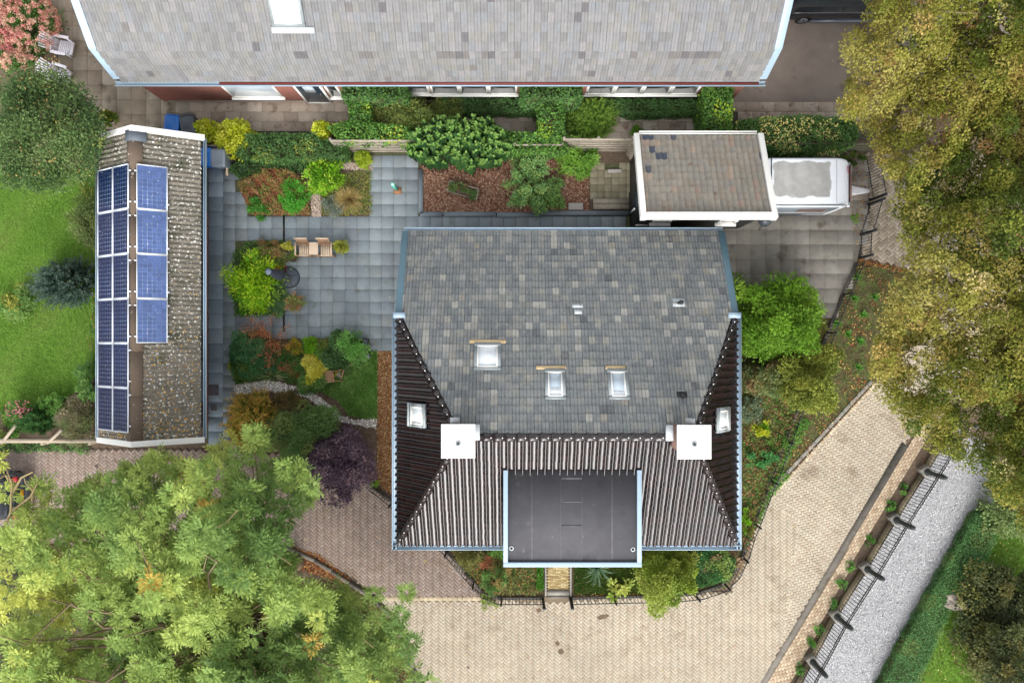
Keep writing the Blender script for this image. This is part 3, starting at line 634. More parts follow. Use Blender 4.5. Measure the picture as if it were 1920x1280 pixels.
nS = roof_field(house, 'pantile', OS, uS, vS, [(0, 0), (XE - XW, 0), (XRE - XW, LS), (XRW - XW, LS)], 0.245, 0.262, PAN, pan, pk, M['pantile'], 200, 0.042, 0.03, smooth=True, jit=3.2, base=M['tile_dark'] if 'tile_dark' in M else M.setdefault('tile_dark', mat('tile_dark', S(30, 24, 24), 0.5, 0.4)))
tW = (YR - YS)
vW = Vector((XRW - XW, 0, ZR - ZE)); LW = vW.length; vW.normalize(); OW = Vector((XW, YC, ZE)); uW = Vector((0, -1, 0))
nW = roof_field(house, 'pantile', OW, uW, vW, [(0, 0), (YC - YS, 0), (YC - YR, LW)], 0.245, 0.262, PAN, pan, pk, M['pantile'], 50, 0.042, 0.03, smooth=True, jit=3.2, base=M['tile_dark'])
vE = Vector((XRE - XE, 0, ZR - ZE)); LE = vE.length; vE.normalize(); OE = Vector((XE, YS, ZE)); uE = Vector((0, 1, 0))
nE = roof_field(house, 'pantile', OE, uE, vE, [(0, 0), (YC - YS, 0), (YR - YS, LE)], 0.245, 0.262, PAN, pan, pk, M['pantile'], 50, 0.042, 0.03, smooth=True, jit=3.2, base=M['tile_dark'])
M['ridge'] = mat('ridge', S(42, 34, 34), 0.22, 0.6, [(5, 0.15)])
M['nail'] = mat('nail', S(236, 236, 236), 0.4, 0.5)
def ridge_run(parent, a, b, n, r, m, flat=1.0):
    a = Vector(a); b = Vector(b); d = (b - a) / n; dn = d.normalized(); s = dn.cross(Vector((0, 0, 1))).normalized(); up = s.cross(dn)
    me = None
    for i in range(n):
        k = MB(); secs = []
        for t, rr in ((0.0, r * 1.0), (0.80, r * 0.93), (0.805, r * 1.1), (1.04, r * 1.12)):
            secs.append([d * t + s * (math.cos(q) * rr) + up * (math.sin(q) * rr * flat - 0.06) for q in [math.pi * x / 10 for x in range(11)]])
        if me is None:
            k.loft(secs, cap=False); me = k.mesh('ridge_tile', smooth=True); me.materials.append(m)
        o = ob('ridge_tile', me, None, parent, WM[parent].inverted() @ Matrix.Translation(a + d * i))
        if i == 0: k = MB(); k.lathe(d * 0.5 + up * (r * flat - 0.06), [(0.022, -0.004), (0.022, 0.006), (0.006, 0.01)], 8); nm = k.mesh('nail_head'); nm.materials.append(M['nail'])
        ob('nail_head', nm, None, o, Matrix.Identity(4))
ridge_run(house, (XRW + .1, YR, ZR + .04), (XRE - .1, YR, ZR + .04), 20, 0.135, M['ridge'], 0.75)
for (e, cx_) in ((Vector((XW, YC, ZE)), XRW), (Vector((XW, YS, ZE)), XRW), (Vector((XE, YC, ZE)), XRE), (Vector((XE, YS, ZE)), XRE)):
    t = Vector((cx_, YR, ZR)); dd_ = (t - e); up = Vector((0, 0, 0.05))
    ridge_run(house, e + dd_ * 0.03 + up, t + up, max(10, int(dd_.length / 0.36)), 0.125, M['ridge'], 0.85)
# gutters and boards
g = 0.10
gutter(house, (XW - g, YC + .08, ZE + .02), (XW - g, YS - .18, ZE + .02), M['trim_blue'], 0.16)
gutter(house, (XE + g, YC + .08, ZE + .02), (XE + g, YS - .18, ZE + .02), M['trim_blue'], 0.16)
gutter(house, (XW - .19, YS - g, ZE + .02), (-0.3, YS - g, ZE + .02), M['trim_blue'], 0.17)
gutter(house, (4.28, YS - g, ZE + .02), (XE + .19, YS - g, ZE + .02), M['trim_blue'], 0.17)
gutter(house, (XW - .02, YN + .07, ZN + .03), (XE + .02, YN + .07, ZN + .03), M['trim_blue'], 0.16)
for s_, x in ((-1, XW), (1, XE)):
    board(house, (x - s_ * .05, YN, ZN + .11), (x - s_ * .05, YC - .02, ZE + .09), 0.24, 0.22, M['trim_teal'])
    k = MB(); k.box((x - s_ * .1, YC - .02, ZE + .13), (0.42, 0.2, 0.06)); k.build('corner_flashing', M['trim_blue'], house)
# skylights in the rear roof
def uvN(px, py):
    y = 0.0; z = 4.0
    for _ in range(20):
        p = P(px, py, z); z = ZN + (YN - p.y) / (YN - YR) * (ZR - ZN)
    return (XE - p.x, (YN - p.y) / (YN - YR) * LN)
for (px, py, ww, hh, fl, gl, bl) in ((914, 669, 0.72, 0.84, (0, 1.25, 'mortar'), 'glass_pale', 0), (1041, 721, 0.50, 0.92, (0.12, 1.0, 'mortar'), 'glass_sky', 0.35), (1159, 721, 0.50, 0.92, (0.05, 0.66, 'mortar'), 'glass_sky', 0.2)):
    skylight(house, ON, uN, vN, nN, uvN(px, py), ww, hh, M[gl], fl, bl)
def uvW(px, py):
    z = 5.0
    for _ in range(30):
        p = P(px, py, z); z = ZE + (p.x - XW) / (XRW - XW) * (ZR - ZE)
    return (YC - p.y, (p.x - XW) / (XRW - XW) * LW)
def uvE(px, py):
    z = 5.0
    for _ in range(30):
        p = P(px, py, z); z = ZE + (XE - p.x) / (XE - XRE) * (ZR - ZE)
    return (p.y - YS, (XE - p.x) / (XE - XRE) * LE)
skylight(house, OW, uW, vW, nW, uvW(787, 778), 0.62, 0.62, M['glass_pale'], (0, 0.8, 'lead'), 0.0, 0.06)
skylight(house, OE, uE, vE, nE, uvE(1350, 786), 0.66, 0.62, M['glass_pale'], (0, 0.8, 'lead'), 0.0, 0.06)
# lead patch, vent pipe, cowl
def on_N(px, py): c = uvN(px, py); return c
k = MB(); c = on_N(1083, 574); plane_box(k, ON, uN, vN, nN, c, 0.38, 0.16, 0.02, 0.045); c = on_N(1084, 585); plane_box(k, ON, uN, vN, nN, c, 0.26, 0.2, 0.02, 0.05); k.build('lead_patch', M['lead'], house)
k = MB(); c = on_N(1272, 568); plane_box(k, ON, uN, vN, nN, c, 0.42, 0.34, 0.02, 0.045); fl_ = k.build('vent_flashing', M['lead'], house)
q = ON + uN * c[0] + vN * c[1]; k = MB(); k.lathe(q - Vector((0, 0, .05)), [(0.055, 0), (0.055, 0.38), (0.075, 0.38), (0.075, 0.5), (0.03, 0.51)], 14); k.build('vent_pipe', M['black_iron'], fl_, smooth=False)
c = on_N(1278, 740); q = ON + uN * c[0] + vN * c[1]; k = MB(); plane_box(k, ON, uN, vN, nN, c, 0.34, 0.2, 0.015, 0.05); k.lathe(q, [(0.08, 0), (0.08, 0.16), (0.1, 0.17), (0.1, 0.22), (0.04, 0.25)], 14); k.build('vent_cowl', M['black_iron'], house)
# chimneys with white cap slabs
for px, py, ax_ in ((859, 827, XRW), (1302, 828.5, XRE)):
    zc = 7.35; c = P(px, py, zc); cs = 64 * (H - zc) / F / 2
    k = MB(); k.box((c.x, c.y, 6.2), (0.74, 0.74, 2.1)); ch = k.build('chimney', M['brick_brown'], house)
    k = MB(); k.box((c.x, c.y, zc - .05), (2 * cs, 2 * cs, 0.1)); k.build('cap_slab', M['white'], ch, bevel=0.012)
    k = MB(); k.lathe((c.x, c.y - .06, zc), [(0.085, 0.0), (0.085, 0.03), (0.06, 0.035), (0.05, 0.012)], 16); k.build('cap_ring', M['grey_metal'], ch)
    k = MB(); k.lathe((c.x, c.y - .06, zc), [(0.03, 0.004), (0.03, 0.04), (0.008, 0.05)], 10); k.build('cap_bolt', M['black_iron'], ch)
    s_ = 1 if px < 960 else -1
    k = MB(); k.box((c.x + s_ * 0.42, c.y + .12, 6.18), (0.36, 0.5, 0.06)); k.box((c.x - s_ * .2, c.y + .44, 6.05), (0.3, 0.3, 0.05), Matrix.Rotation(0.5, 3, 'X')); k.build('lead_flashing', M['lead'], ch)
# flat roofed dormer
ZD = 5.5; DX0, DX1, DS = -0.265, 4.24, -7.385; DN = YR - (ZR - ZD) / ((ZR - ZE) / (YR - YS)) + 0.02
k = MB(); k.box(((DX0 + DX1) / 2, (DS + .22 + DN - .6) / 2, (3.86 + ZD - .2) / 2), (DX1 - DX0 - .3, abs(DS + .22 - DN + .6), ZD - .2 - 3.86)); dm = k.build('dormer', M['plaster'], house)
k = MB(); k.box(((DX0 + DX1) / 2, (DS + DN) / 2, ZD - .08), (DX1 - DX0 - .04, DN - DS - .02, 0.2)); k.build('flat_roof', M['bitumen'], dm)
for x0, x1, y in ((DX0 - .02, DX1 + .02, DS),):
    k = MB(); k.box(((x0 + x1) / 2, y + .06, ZD - .03), (x1 - x0, 0.15, 0.26)); k.build('roof_trim', M['trim_blue'], dm, bevel=0.01)
for x in (DX0, DX1):
    k = MB(); k.box((x + (.055 if x < 0 else -.055), (DS + .137 + DN) / 2, ZD - .03), (0.15, DN - DS - .137, 0.26)); k.build('roof_trim', M['trim_blue'], dm, bevel=0.01)
for fx, wd in ((0.205, .07), (0.415, .03), (0.57, .03), (0.79, .07)):
    k = MB(); k.box((DX0 + (DX1 - DX0) * fx, (DS + DN) / 2 + .05, ZD + .021), (wd, DN - DS - .3, 0.006)); k.build('roof_seam', M['bitumen_seam'], dm)
for y in (DN - .28, DN - 1.05, DN - 1.85): 
    k = MB(); k.box(((DX0 + DX1) / 2 - .02, y, ZD + .0255), (0.66, 0.05, 0.007)); k.build('roof_seam', M['bitumen_seam'], dm)
for px, py in ((959, 1027), (1186.5, 1029)):
    p = P(px, py, ZD); k = MB(); k.lathe((p.x, p.y, ZD + .018), [(0.075, 0), (0.075, 0.02), (0.05, 0.022), (0.045, 0.006)], 14); oo = k.build('roof_outlet', M['lead'], dm)
    k = MB(); k.lathe((p.x, p.y, ZD + .02), [(0.045, 0.0), (0.045, 0.01), (0.02, 0.012)], 12); k.build('outlet_hole', M['tyre'], oo)
for px, yy in ((941, 878), (1203, 878)):
    p = P(px, yy, ZD); k = MB(); k.box((p.x, p.y, ZD - .03), (0.22, 0.14, 0.04), Matrix.Rotation(0.5, 3, 'Z')); k.build('lead_flashing', M['lead'], dm)
wall_window(dm, Vector(((DX0 + DX1) / 2, DS + .22, 4.7)), 3.2, 1.0, (0, -1, 0), 4)
wall_window(house, Vector((-2.2, YS + .3, 1.6)), 1.8, 1.5, (0, -1, 0), 2); wall_window(house, Vector((6.1, YS + .3, 1.6)), 1.8, 1.5, (0, -1, 0), 2)
k = MB(); k.box((1.9, YS + .28, 1.1), (1.0, 0.08, 2.1)); do = k.build('door', M['trim_teal'], house); k = MB(); k.box((2.3, YS + .22, 1.1), (0.04, 0.06, 0.14)); k.build('handle', M['alloy'], do)
wall_window(house, Vector((XW + .18, -4.2, 1.7)), 1.6, 1.3, (-1, 0, 0), 2); wall_window(house, Vector((XE - .18, -4.2, 1.7)), 1.6, 1.3, (1, 0, 0), 2)

# ---- farmhouse with kinked (gambrel) roof along the north edge
farm = thing('farmhouse', 'long brick farmhouse with pale grey tiled kinked roof along the top edge', 'farmhouse', (-2.6, 13.0, 0))
FX0, FX1 = -14.58, 9.29; y0, z0 = 9.62, 2.85; y1, z1 = 10.1, 4.33; y2, z2 = 14.2, 7.55
palep = palette_from([S(158, 157, 157, .52), S(153, 152, 152, .52), S(163, 162, 161, .52), S(147, 146, 146, .52), S(157, 154, 150, .52), S(154, 156, 160, .52)], 14, 0.04, 41) + [np.array(S(108, 106, 108, .7)), np.array(S(122, 118, 116, .7)), np.array(S(190, 156, 90, .6))]
dark_spots = {(73, 0), (76, 0), (77, 0), (81, 0), (82, 0), (83, 0), (84, 0), (89, 0), (90, 0), (96, 0)}
def pick_pale(j, k):
    r = random.random()
    if r < 0.012: return 14 + random.randrange(2)
    return random.randrange(14)
def pick_low(j, k):
    if k == 4 and (40 < j < 43 or 52 < j < 58 or 59 < j < 62 or 88 < j < 97 or 64 < j < 66 or 30 < j < 33): return 14 + random.randrange(2)
    return pick_pale(j, k)
vl = Vector((0, y1 - y0, z1 - z0)); Ll = vl.length; vl.normalize(); vu = Vector((0, y2 - y1, z2 - z1)); Lu = vu.length; vu.normalize()
FL = FX1 - FX0; uF = Vector((1, 0, 0))
M['deck_pale'] = mat('deck_pale', S(96, 92, 90), 0.9, 0.2)
roof_field(farm, 'roof_tile', (FX0, y0, z0), uF, vl, [(.2, 0), (FL - .2, 0), (FL - .2, Ll), (.2, Ll)], 0.2255, Ll / 5.0, RIB, palep, pick_low, M['tile_pale'], 130, 0.05, 0.044, base=M['deck_pale'])
nU = roof_field(farm, 'roof_tile', (FX0, y1, z1), uF, vu, [(.2, 0), (FL - .2, 0), (FL - .2, Lu), (.2, Lu)], 0.2255, 0.312, RIB, palep, pick_pale, M['tile_pale'], 170, 0.05, 0.044, base=M['deck_pale'])
k = MB(); k.add([(FX0, y2, z2), (FX1, y2, z2), (FX1, 2 * y2 - y1, z1), (FX0, 2 * y2 - y1, z1)], [(0, 1, 2, 3)]); k.build('far_slope', M['deck_pale'], farm)
prof = [(9.84, 0), (9.84, z0 - .05), (y1 + .05, z1 - .12), (y2, z2 - .12), (2 * y2 - y1, z1 - .12), (18.3, z0), (18.3, 0)]
k = MB(); k.loft([[Vector((x, a, b)) for a, b in prof] for x in (FX0 + .3, FX1 - .3)]); k.build('wall', M['brick_red'], farm)
for s_, x in ((1, FX0), (-1, FX1)):
    xx = x + s_ * .09
    board(farm, (xx, y0 - .02, z0 + .12), (xx, y1, z1 + .11), 0.27, 0.24, M['trim_blue'], up=(1, 0, 0)); board(farm, (xx, y1, z1 + .115), (xx, y2, z2 + .11), 0.27, 0.24, M['trim_blue'], up=(1, 0, 0))
gutter(farm, (FX0 - .05, y0 - .13, z0 + .02), (FX1 + .05, y0 - .13, z0 + .02), M['trim_blue'], 0.18)
M['gutter_red'] = mat('gutter_red', S(110, 52, 46), 0.6, 0.3, [(3, 0.15)])
k = MB(); k.box(((FX0 + FX1) / 2 + 1.8, y0 - .115, z0 + .012), (FL - 4.0, 0.11, 0.012)); k.build('gutter_lining', M['gutter_red'], farm)
skc = P(533, 2, 5.4); skylight(farm, (FX0, y1, z1), uF, vu, nU, (skc.x - FX0, 1.62), 0.92, 1.5, M['glass_pale'], None, 0.0, 0.07)
k = MB(); plane_box(k, (FX0, y1, z1), uF, vu, nU, (skc.x - FX0 + .1, 0.66), 1.45, 0.2, 0.06, 0.105); k.build('lead_flashing', M['lead'], farm)
# windows along the south wall (px on the photo, wall plane y = 9.84)
def fw_x(px, z): return (px - 960) * (H - z) / F
nS_ = (0, -1, 0); yw = 9.84
def fwin(x0, x1, zb, zt, panes, gm='glass_dark'):
    a, b = fw_x(x0, zb), fw_x(x1, zb); wall_window(farm, Vector(((a + b) / 2, yw, (zb + zt) / 2)), b - a, zt - zb, nS_, panes, gm=gm)
fwin(437, 532, 0.5, 2.2, 1, 'glass_sky'); fwin(810, 970, 0.85, 2.2, 3); fwin(1097, 1305, 0.85, 2.2, 4); fwin(762, 808, 0.9, 2.2, 1)
k = MB(); a = fw_x(578, 0.1); b = fw_x(620, 0.1); k.box(((a + b) / 2, yw - .02, 1.12), (b - a, 0.1, 2.2)); dr = k.build('door', mat('door_navy', S(38, 50, 62), 0.35, 0.5), farm)
k = MB(); frame_box(k, Vector(((a + b) / 2, yw, 1.12)), Vector((1, 0, 0)), Vector((0, 0, 1)), Vector((0, -1, 0)), (0, 0), b - a + .16, 2.3, 0.08, -.02, .09); k.build('door_frame', M['white'], dr)
k = MB(); k.box(((a + b) / 2, yw - .075, 1.5), (0.4, 0.02, 0.6)); k.build('door_glass', M['glass_sky'], dr); k = MB(); k.box((b - .12, yw - .1, 1.05), (0.03, 0.06, 0.16)); k.build('handle', M['alloy'], dr)
fwin(622, 646, 0.5, 2.2, 1)
k = MB(); k.box((-2.6, yw - .03, 0.06), (FL - 1.0, 0.06, 0.12)); k.build('plinth', M['brick_brown'], farm)

# ---- shed with corrugated roof on the west side
SX0, SX1, SXR, SY0, SY1 = -15.28, -11.40, -13.42, -3.6, 7.5; SZE, SZR = 2.75, 3.88
shed = thing('shed', 'long low shed with lichen spotted corrugated roof beside the lawn', 'shed', (SXR, 2.0, 0))
k = MB(); k.loft([[Vector((a, y, b)) for a, b in ((SX0 + .2, 0), (SX0 + .2, SZE - .08), (SXR, SZR - .1), (SX1 - 1.15, SZR - .75), (SX1 - 1.15, 0))] for y in (SY0 + .12, SY1 - .12)]); k.build('wall', M['black_wall'], shed)
def corr_mat(name, orange):
    m = mat(name, S(120, 114, 103), 0.95, 0.15, [(0.5, 0.12), (4, 0.15), (50, 0.2)], [(S(76, 78, 60), 1.6, 0.5, 0.72, 6)], (80, 0.5))
    N = m.node_tree.nodes; Lk = m.node_tree.links; b = N['Principled BSDF']; cur = b.inputs['Base Color'].links[0].from_socket
    geo = N.new('ShaderNodeNewGeometry')
    sep = N.new('ShaderNodeSeparateXYZ'); Lk.new(geo.outputs['Position'], sep.inputs[0])
    for c, sc, th, ya, yb in ((S(226, 226, 220), 13, 0.612, 7.0, 20.0), (S(198, 156, 82), 10, 0.585, -3.6, 5.0)):
        n = N.new('ShaderNodeTexNoise'); n.inputs['Scale'].default_value = sc; n.inputs['Detail'].default_value = 2.5; Lk.new(geo.outputs['Position'], n.inputs['Vector'])
        g_ = N.new('ShaderNodeMapRange'); g_.inputs['From Min'].default_value = ya; g_.inputs['From Max'].default_value = yb; g_.inputs['To Min'].default_value = 0.0; g_.inputs['To Max'].default_value = 0.14
        Lk.new(sep.outputs['Y'], g_.inputs['Value'])
        sb = N.new('ShaderNodeMath'); sb.operation = 'SUBTRACT'; Lk.new(n.outputs['Fac'], sb.inputs[0]); Lk.new(g_.outputs[0], sb.inputs[1])
        mr = N.new('ShaderNodeMapRange'); mr.inputs['From Min'].default_value = th; mr.inputs['From Max'].default_value = th + 0.025; Lk.new(sb.outputs[0], mr.inputs['Value'])
        mx = N.new('ShaderNodeMixRGB'); Lk.new(mr.outputs[0], mx.inputs['Fac']); Lk.new(cur, mx.inputs['Color1']); mx.inputs['Color2'].default_value = (*c, 1); cur = mx.outputs[0]
    Lk.new(cur, b.inputs['Base Color']); return m
M['corr'] = corr_mat('corrugated_sheet', True)
pw = 0.1735; nw = 5
for xs, xe in ((SX0 - .02, SXR), (SX1 - .1, SXR)):
    y = SY0
    while y < SY1 - .05:
        ye = min(y + pw * nw, SY1); n = int(round((ye - y) / pw * 10)); V = []; L_ = 4
        for i in range(n + 1):
            yy = y + (ye - y) * i / n; zz = 0.03 * math.cos(2 * math.pi * (yy - SY0) / pw)
            for r in range(L_ + 1):
                f_ = r / L_; V.append((xs + (xe - xs) * f_, yy, SZE + (SZR - SZE) * f_ + zz + random.uniform(0, .001)))
        Fq = [(i * (L_ + 1) + r, i * (L_ + 1) + r + 1, (i + 1) * (L_ + 1) + r + 1, (i + 1) * (L_ + 1) + r) for i in range(n) for r in range(L_)]
        if xs > xe: Fq = Fq
        else: Fq = [q[::-1] for q in Fq]
        ob('roof_sheet', mk('roof_sheet', np.array(V), Fq, None, True), M['corr'], shed); y = ye
M['ridge_brown'] = mat('ridge_brown', S(104, 90, 78), 0.9, 0.2, [(1.2, 0.15), (30, 0.15)], [(S(222, 218, 206), 6, 0.66, 0.7, 5), (S(196, 160, 80), 4, 0.7, 0.74, 5)], (60, 0.4))
th = math.atan2(SZR - SZE, SX1 - .1 - SXR)
y = SY0 + .05
while y < SY1 - .1:
    ye = min(y + 1.6, SY1 - .1); k = MB()
    k.loft([[Vector(p) for p in ((SXR - .24, q, SZR - .09), (SXR - .02, q, SZR + .045), (SXR + .30, q, SZR - .13), (SXR + .30, q, SZR - .16), (SXR - .02, q, SZR + .02), (SXR - .24, q, SZR - .12))] for q in (y + .004, ye - .004)]); k.build('ridge_cap', M['ridge_brown'], shed); y = ye
k = MB(); k.loft([[Vector(p) for p in ((SXR - .30, q, SZR - .08), (SXR, q, SZR + .07), (SXR + .42, q, SZR - .16), (SXR + .42, q, SZR - .19), (SXR, q, SZR + .04), (SXR - .30, q, SZR - .11))] for q in (SY1 - .42, SY1 - .02)]); k.build('ridge_flashing', mat('flashing_slate', S(84, 92, 102), 0.6, 0.4, [(5, 0.15)]), shed)
for yy in (SY1 + .03, SY0 - .03):
    for x in (SX0 - .06, SX1 + .06):
        a = Vector((x, yy, SZE + .06)); b = Vector((SXR, yy, SZR + .08)); board(shed, a, b, 0.2, 0.2, M['white'], up=(0, 1, 0))
gutter(shed, (SX1 + .02, SY0, SZE - .02), (SX1 + .02, SY1, SZE - .02), M['trim_blue'], 0.11)
gutter(shed, (SX0 - .09, SY0, SZE - .02), (SX0 - .09, SY1, SZE - .02), M['trim_blue'], 0.1)
for yy in (5.0, 1.2, -1.6):
    k = MB(); k.box((SX1 - 1.14, yy, 1.05), (0.06, 1.6, 2.0)); k.build('door', M['trim_teal'], shed)
# solar panels: twelve on the west slope, four on the east slope
M['cell'] = mat('cell', None, 0.16, 0.6, [(0.9, 0.12), (25, 0.10)], [(S(226, 230, 232), 17, 0.685, 0.71, 3)])
M['panel_back'] = mat('panel_back', S(160, 178, 204, 0.6), 0.2, 0.5)
M['alu'] = mat('alu', S(226, 230, 236, 0.84), 0.35, 0.5)
def solar(label, O, u, v, n, c, cellc, group):
    W_, L_ = 0.985, 1.575
    Lc = Vector(O) + u * c[0] + v * c[1]
    t = thing('solar_panel', label, 'solar panel', Lc, group=group); Oz = Vector((0, 0, 0))
    k = MB(); frame_box(k, Lc, u, v, n, (0, 0), L_, W_, 0.028, 0.08, 0.125); k.build('frame', M['alu'], t)
    k = MB(); plane_box(k, Lc, u, v, n, (0, 0), L_ - .06, W_ - .06, 0.085, 0.108); k.build('backsheet', M['panel_back'], t)
    V = []; Fc = []; Cc = []; R = 10; Q = 6; a = (L_ - .09) / R; b = (W_ - .09) / Q; z = 0.1105
    for i in range(R):
        for j in range(Q):
            cu, cv = -L_ / 2 + .045 + (i + .5) * a, -W_ / 2 + .045 + (j + .5) * b; o = len(V); e = 0.0035; ch = 0.013
            pts = [(-a / 2 + e + ch, -b / 2 + e), (a / 2 - e - ch, -b / 2 + e), (a / 2 - e, -b / 2 + e + ch), (a / 2 - e, b / 2 - e - ch), (a / 2 - e - ch, b / 2 - e), (-a / 2 + e + ch, b / 2 - e), (-a / 2 + e, b / 2 - e - ch), (-a / 2 + e, -b / 2 + e + ch)]
            V += [tuple(Lc + u * (cu + p) + v * (cv + q) + n * z) for p, q in pts]; Fc.append(tuple(range(o, o + 8))); cc = np.array(cellc) * random.uniform(0.85, 1.18); Cc += [cc] * 8
    ob('cells', mk('cells', np.array(V), Fc, np.array(Cc)), M['cell'], t, kind='stuff')
    k = MB()
    for s_ in (-.55, .55):
        for e in (-1, 1): plane_box(k, Lc, u, v, n, (s_, e * (W_ / 2 + .03)), 0.05, 0.07, 0.04, 0.10)
    k.build('clamp', M['alu'], t)
vw = Vector((SXR - SX0 + .02, 0, SZR - SZE)).normalized(); uw = Vector((0, -1, 0)); nw_ = uw.cross(vw)
rows = ['first', 'second', 'third', 'fourth', 'fifth', 'sixth']
for i in range(6):
    for j in range(2):
        sp = 'lower' if j == 0 else 'upper'
        solar(f'dark blue solar panel in the {("lawn edge" if j == 0 else "ridge side")} column, {rows[i]} from the top', (SX0 - .02, 6.27, SZE), uw, vw, nw_, (0.79 + i * 1.583, 0.66 + j * 0.99), S(24, 46, 92, .5), 'dark solar panels on the lawn side')
ve = Vector((SXR - SX1 + .1, 0, SZR - SZE)).normalized(); ue = Vector((0, 1, 0)); ne = ue.cross(ve); Le_ = math.hypot(SX1 - .1 - SXR, SZR - SZE)
for i in range(4):
    solar(f'lighter blue solar panel on the patio side of the shed roof, {rows[i]} from the farmhouse', (SX1 - .1, 6.27, SZE), ue, ve, ne, (-0.79 - i * 1.583, Le_ - 0.62), S(72, 94, 144, .8), 'lighter solar panels on the patio side')

# ---- black garage with white trim
garage = thing('garage', 'black boarded garage with brown tiled lean-to roof and white trim', 'garage', (7.0, 6.2, 0))
GX0, GX1, GYN, GYS, GZN, GZS = 4.62, 9.32, 7.76, 4.42, 2.4, 3.85
k = MB(); x0, x1, yn, ys = GX0 + .2, GX1 - .05, GYN - .15, GYS + .2
k.loft([[Vector((x, a, b)) for a, b in ((yn, 0), (yn, GZN - .1), (ys, GZS - .18), (ys, 0))] for x in (x0, x1)]); k.build('wall', M['black_wall'], garage)
vG = Vector((0, GYS - GYN, GZS - GZN)); LG = vG.length; vG.normalize(); OG = Vector((GX1, GYN, GZN)); uG = Vector((-1, 0, 0))
brp = palette_from([S(142, 137, 126), S(146, 139, 127), S(140, 136, 128), S(148, 142, 131), S(143, 133, 121), S(137, 132, 124)], 12, 0.035, 51) + [np.array(S(76, 82, 94)), np.array(S(84, 90, 99)), np.array(S(160, 144, 128)), np.array(S(152, 134, 122))]
GD = {(1, 0), (0, 0), (1, 2), (2, 3), (0, 5), (5, 0), (24, 1), (24, 4), (3, 3)}
def pick_b(j, k):
    jj = 20 - j
    if (jj, k) in GD or (jj == 20 and k == 3): return 12 + random.randrange(2)
    r = random.random(); return 14 + random.randrange(2) if r < 0.05 else random.randrange(12)
roof_field(garage, 'roof_tile', OG, uG, vG, [(.14, .05), (GX1 - GX0 - .14, .05), (GX1 - GX0 - .14, LG - .1), (.14, LG - .1)], 0.212, 0.30, ROLL, brp, pick_b, M['tile_brown'], 300, smooth=True, base=M['deck_pale'])
for x in (GX0 + .03, GX1 - .03):
    board(garage, (x, GYN + .02, GZN + .12), (x, GYS - .02, GZS + .1), 0.2, 0.26, M['white'], up=(1, 0, 0))
board(garage, (GX0 + .131, GYS + .02, GZS + .11), (GX1 - .131, GYS + .02, GZS + .11), 0.24, 0.26, M['white'], up=(0, 1, 0))
gutter(garage, (GX0 + .14, GYN + .06, GZN + .05), (GX1 - .14, GYN + .06, GZN + .05), M['white'], 0.12)
M['moss'] = mat('moss', S(140, 150, 50), 0.95, 0.1, [(30, 0.3)], (), (60, 0.9))
# south face: two windows, a hinged handle; west face: door with white strip
for px in (1240, 1364):
    x = (px - 960) * (H - 1.7) / F; wall_window(garage, Vector((x, ys, 1.7)), 0.72, 0.5, (0, -1, 0), 1, sill=0.1)
k = MB(); k.box((x0 - .02, 5.6, 1.05), (0.05, 0.9, 2.1)); gd_ = k.build('door', M['black_wall'], garage); k = MB(); k.box((x0 - .06, 5.15, 1.05), (0.05, 0.06, 0.9)); k.build('door_strip', M['white'], gd_)
k = MB(); k.box((x0 + .28, ys - .06, 1.2), (0.5, 0.05, 0.06)); k.build('grab_rail', M['white'], garage)

# ------------------------------------------------------------------ vehicles
def rounded(w_, h_, r, n=4, zc=0.0):
    """rounded rectangle (y, z), counter-clockwise"""
    pts = []
    for cx, cz, a0 in ((w_ / 2 - r, h_ / 2 - r, 0), (-w_ / 2 + r, h_ / 2 - r, 90), (-w_ / 2 + r, -h_ / 2 + r, 180), (w_ / 2 - r, -h_ / 2 + r, 270)):
        for i in range(n + 1):
            a = math.radians(a0 + 90 * i / n); pts.append((cx + r * math.cos(a), zc + cz + r * math.sin(a)))
    return pts
def wheel(parent, c, r=0.31, w_=0.2, side=-1):
    k = MB(); n = 22
    def ring(rr, y): return [Vector(c) + Vector((rr * math.cos(2 * math.pi * i / n), y, rr * math.sin(2 * math.pi * i / n))) for i in range(n)]
    k.loft([ring(r * .6, -w_ / 2), ring(r * .93, -w_ / 2), ring(r, -w_ / 2 + .03), ring(r, w_ / 2 - .03), ring(r * .93, w_ / 2), ring(r * .6, w_ / 2)]); wl = k.build('wheel', M['tyre'], parent, smooth=False)
    k = MB(); y = side * (w_ / 2 + .004)
    k.loft([ring(r * .62, y - side * .02), ring(r * .62, y), ring(r * .5, y), ring(r * .48, y - side * .015)], cap=False)
    for i in range(5):
        a = 2 * math.pi * i / 5; k.bar(Vector(c) + Vector((0, y, 0)), Vector(c) + Vector((r * .55 * math.cos(a), y, r * .55 * math.sin(a))), 0.02, 0.07)
    k.build('rim', M['alloy'], wl)
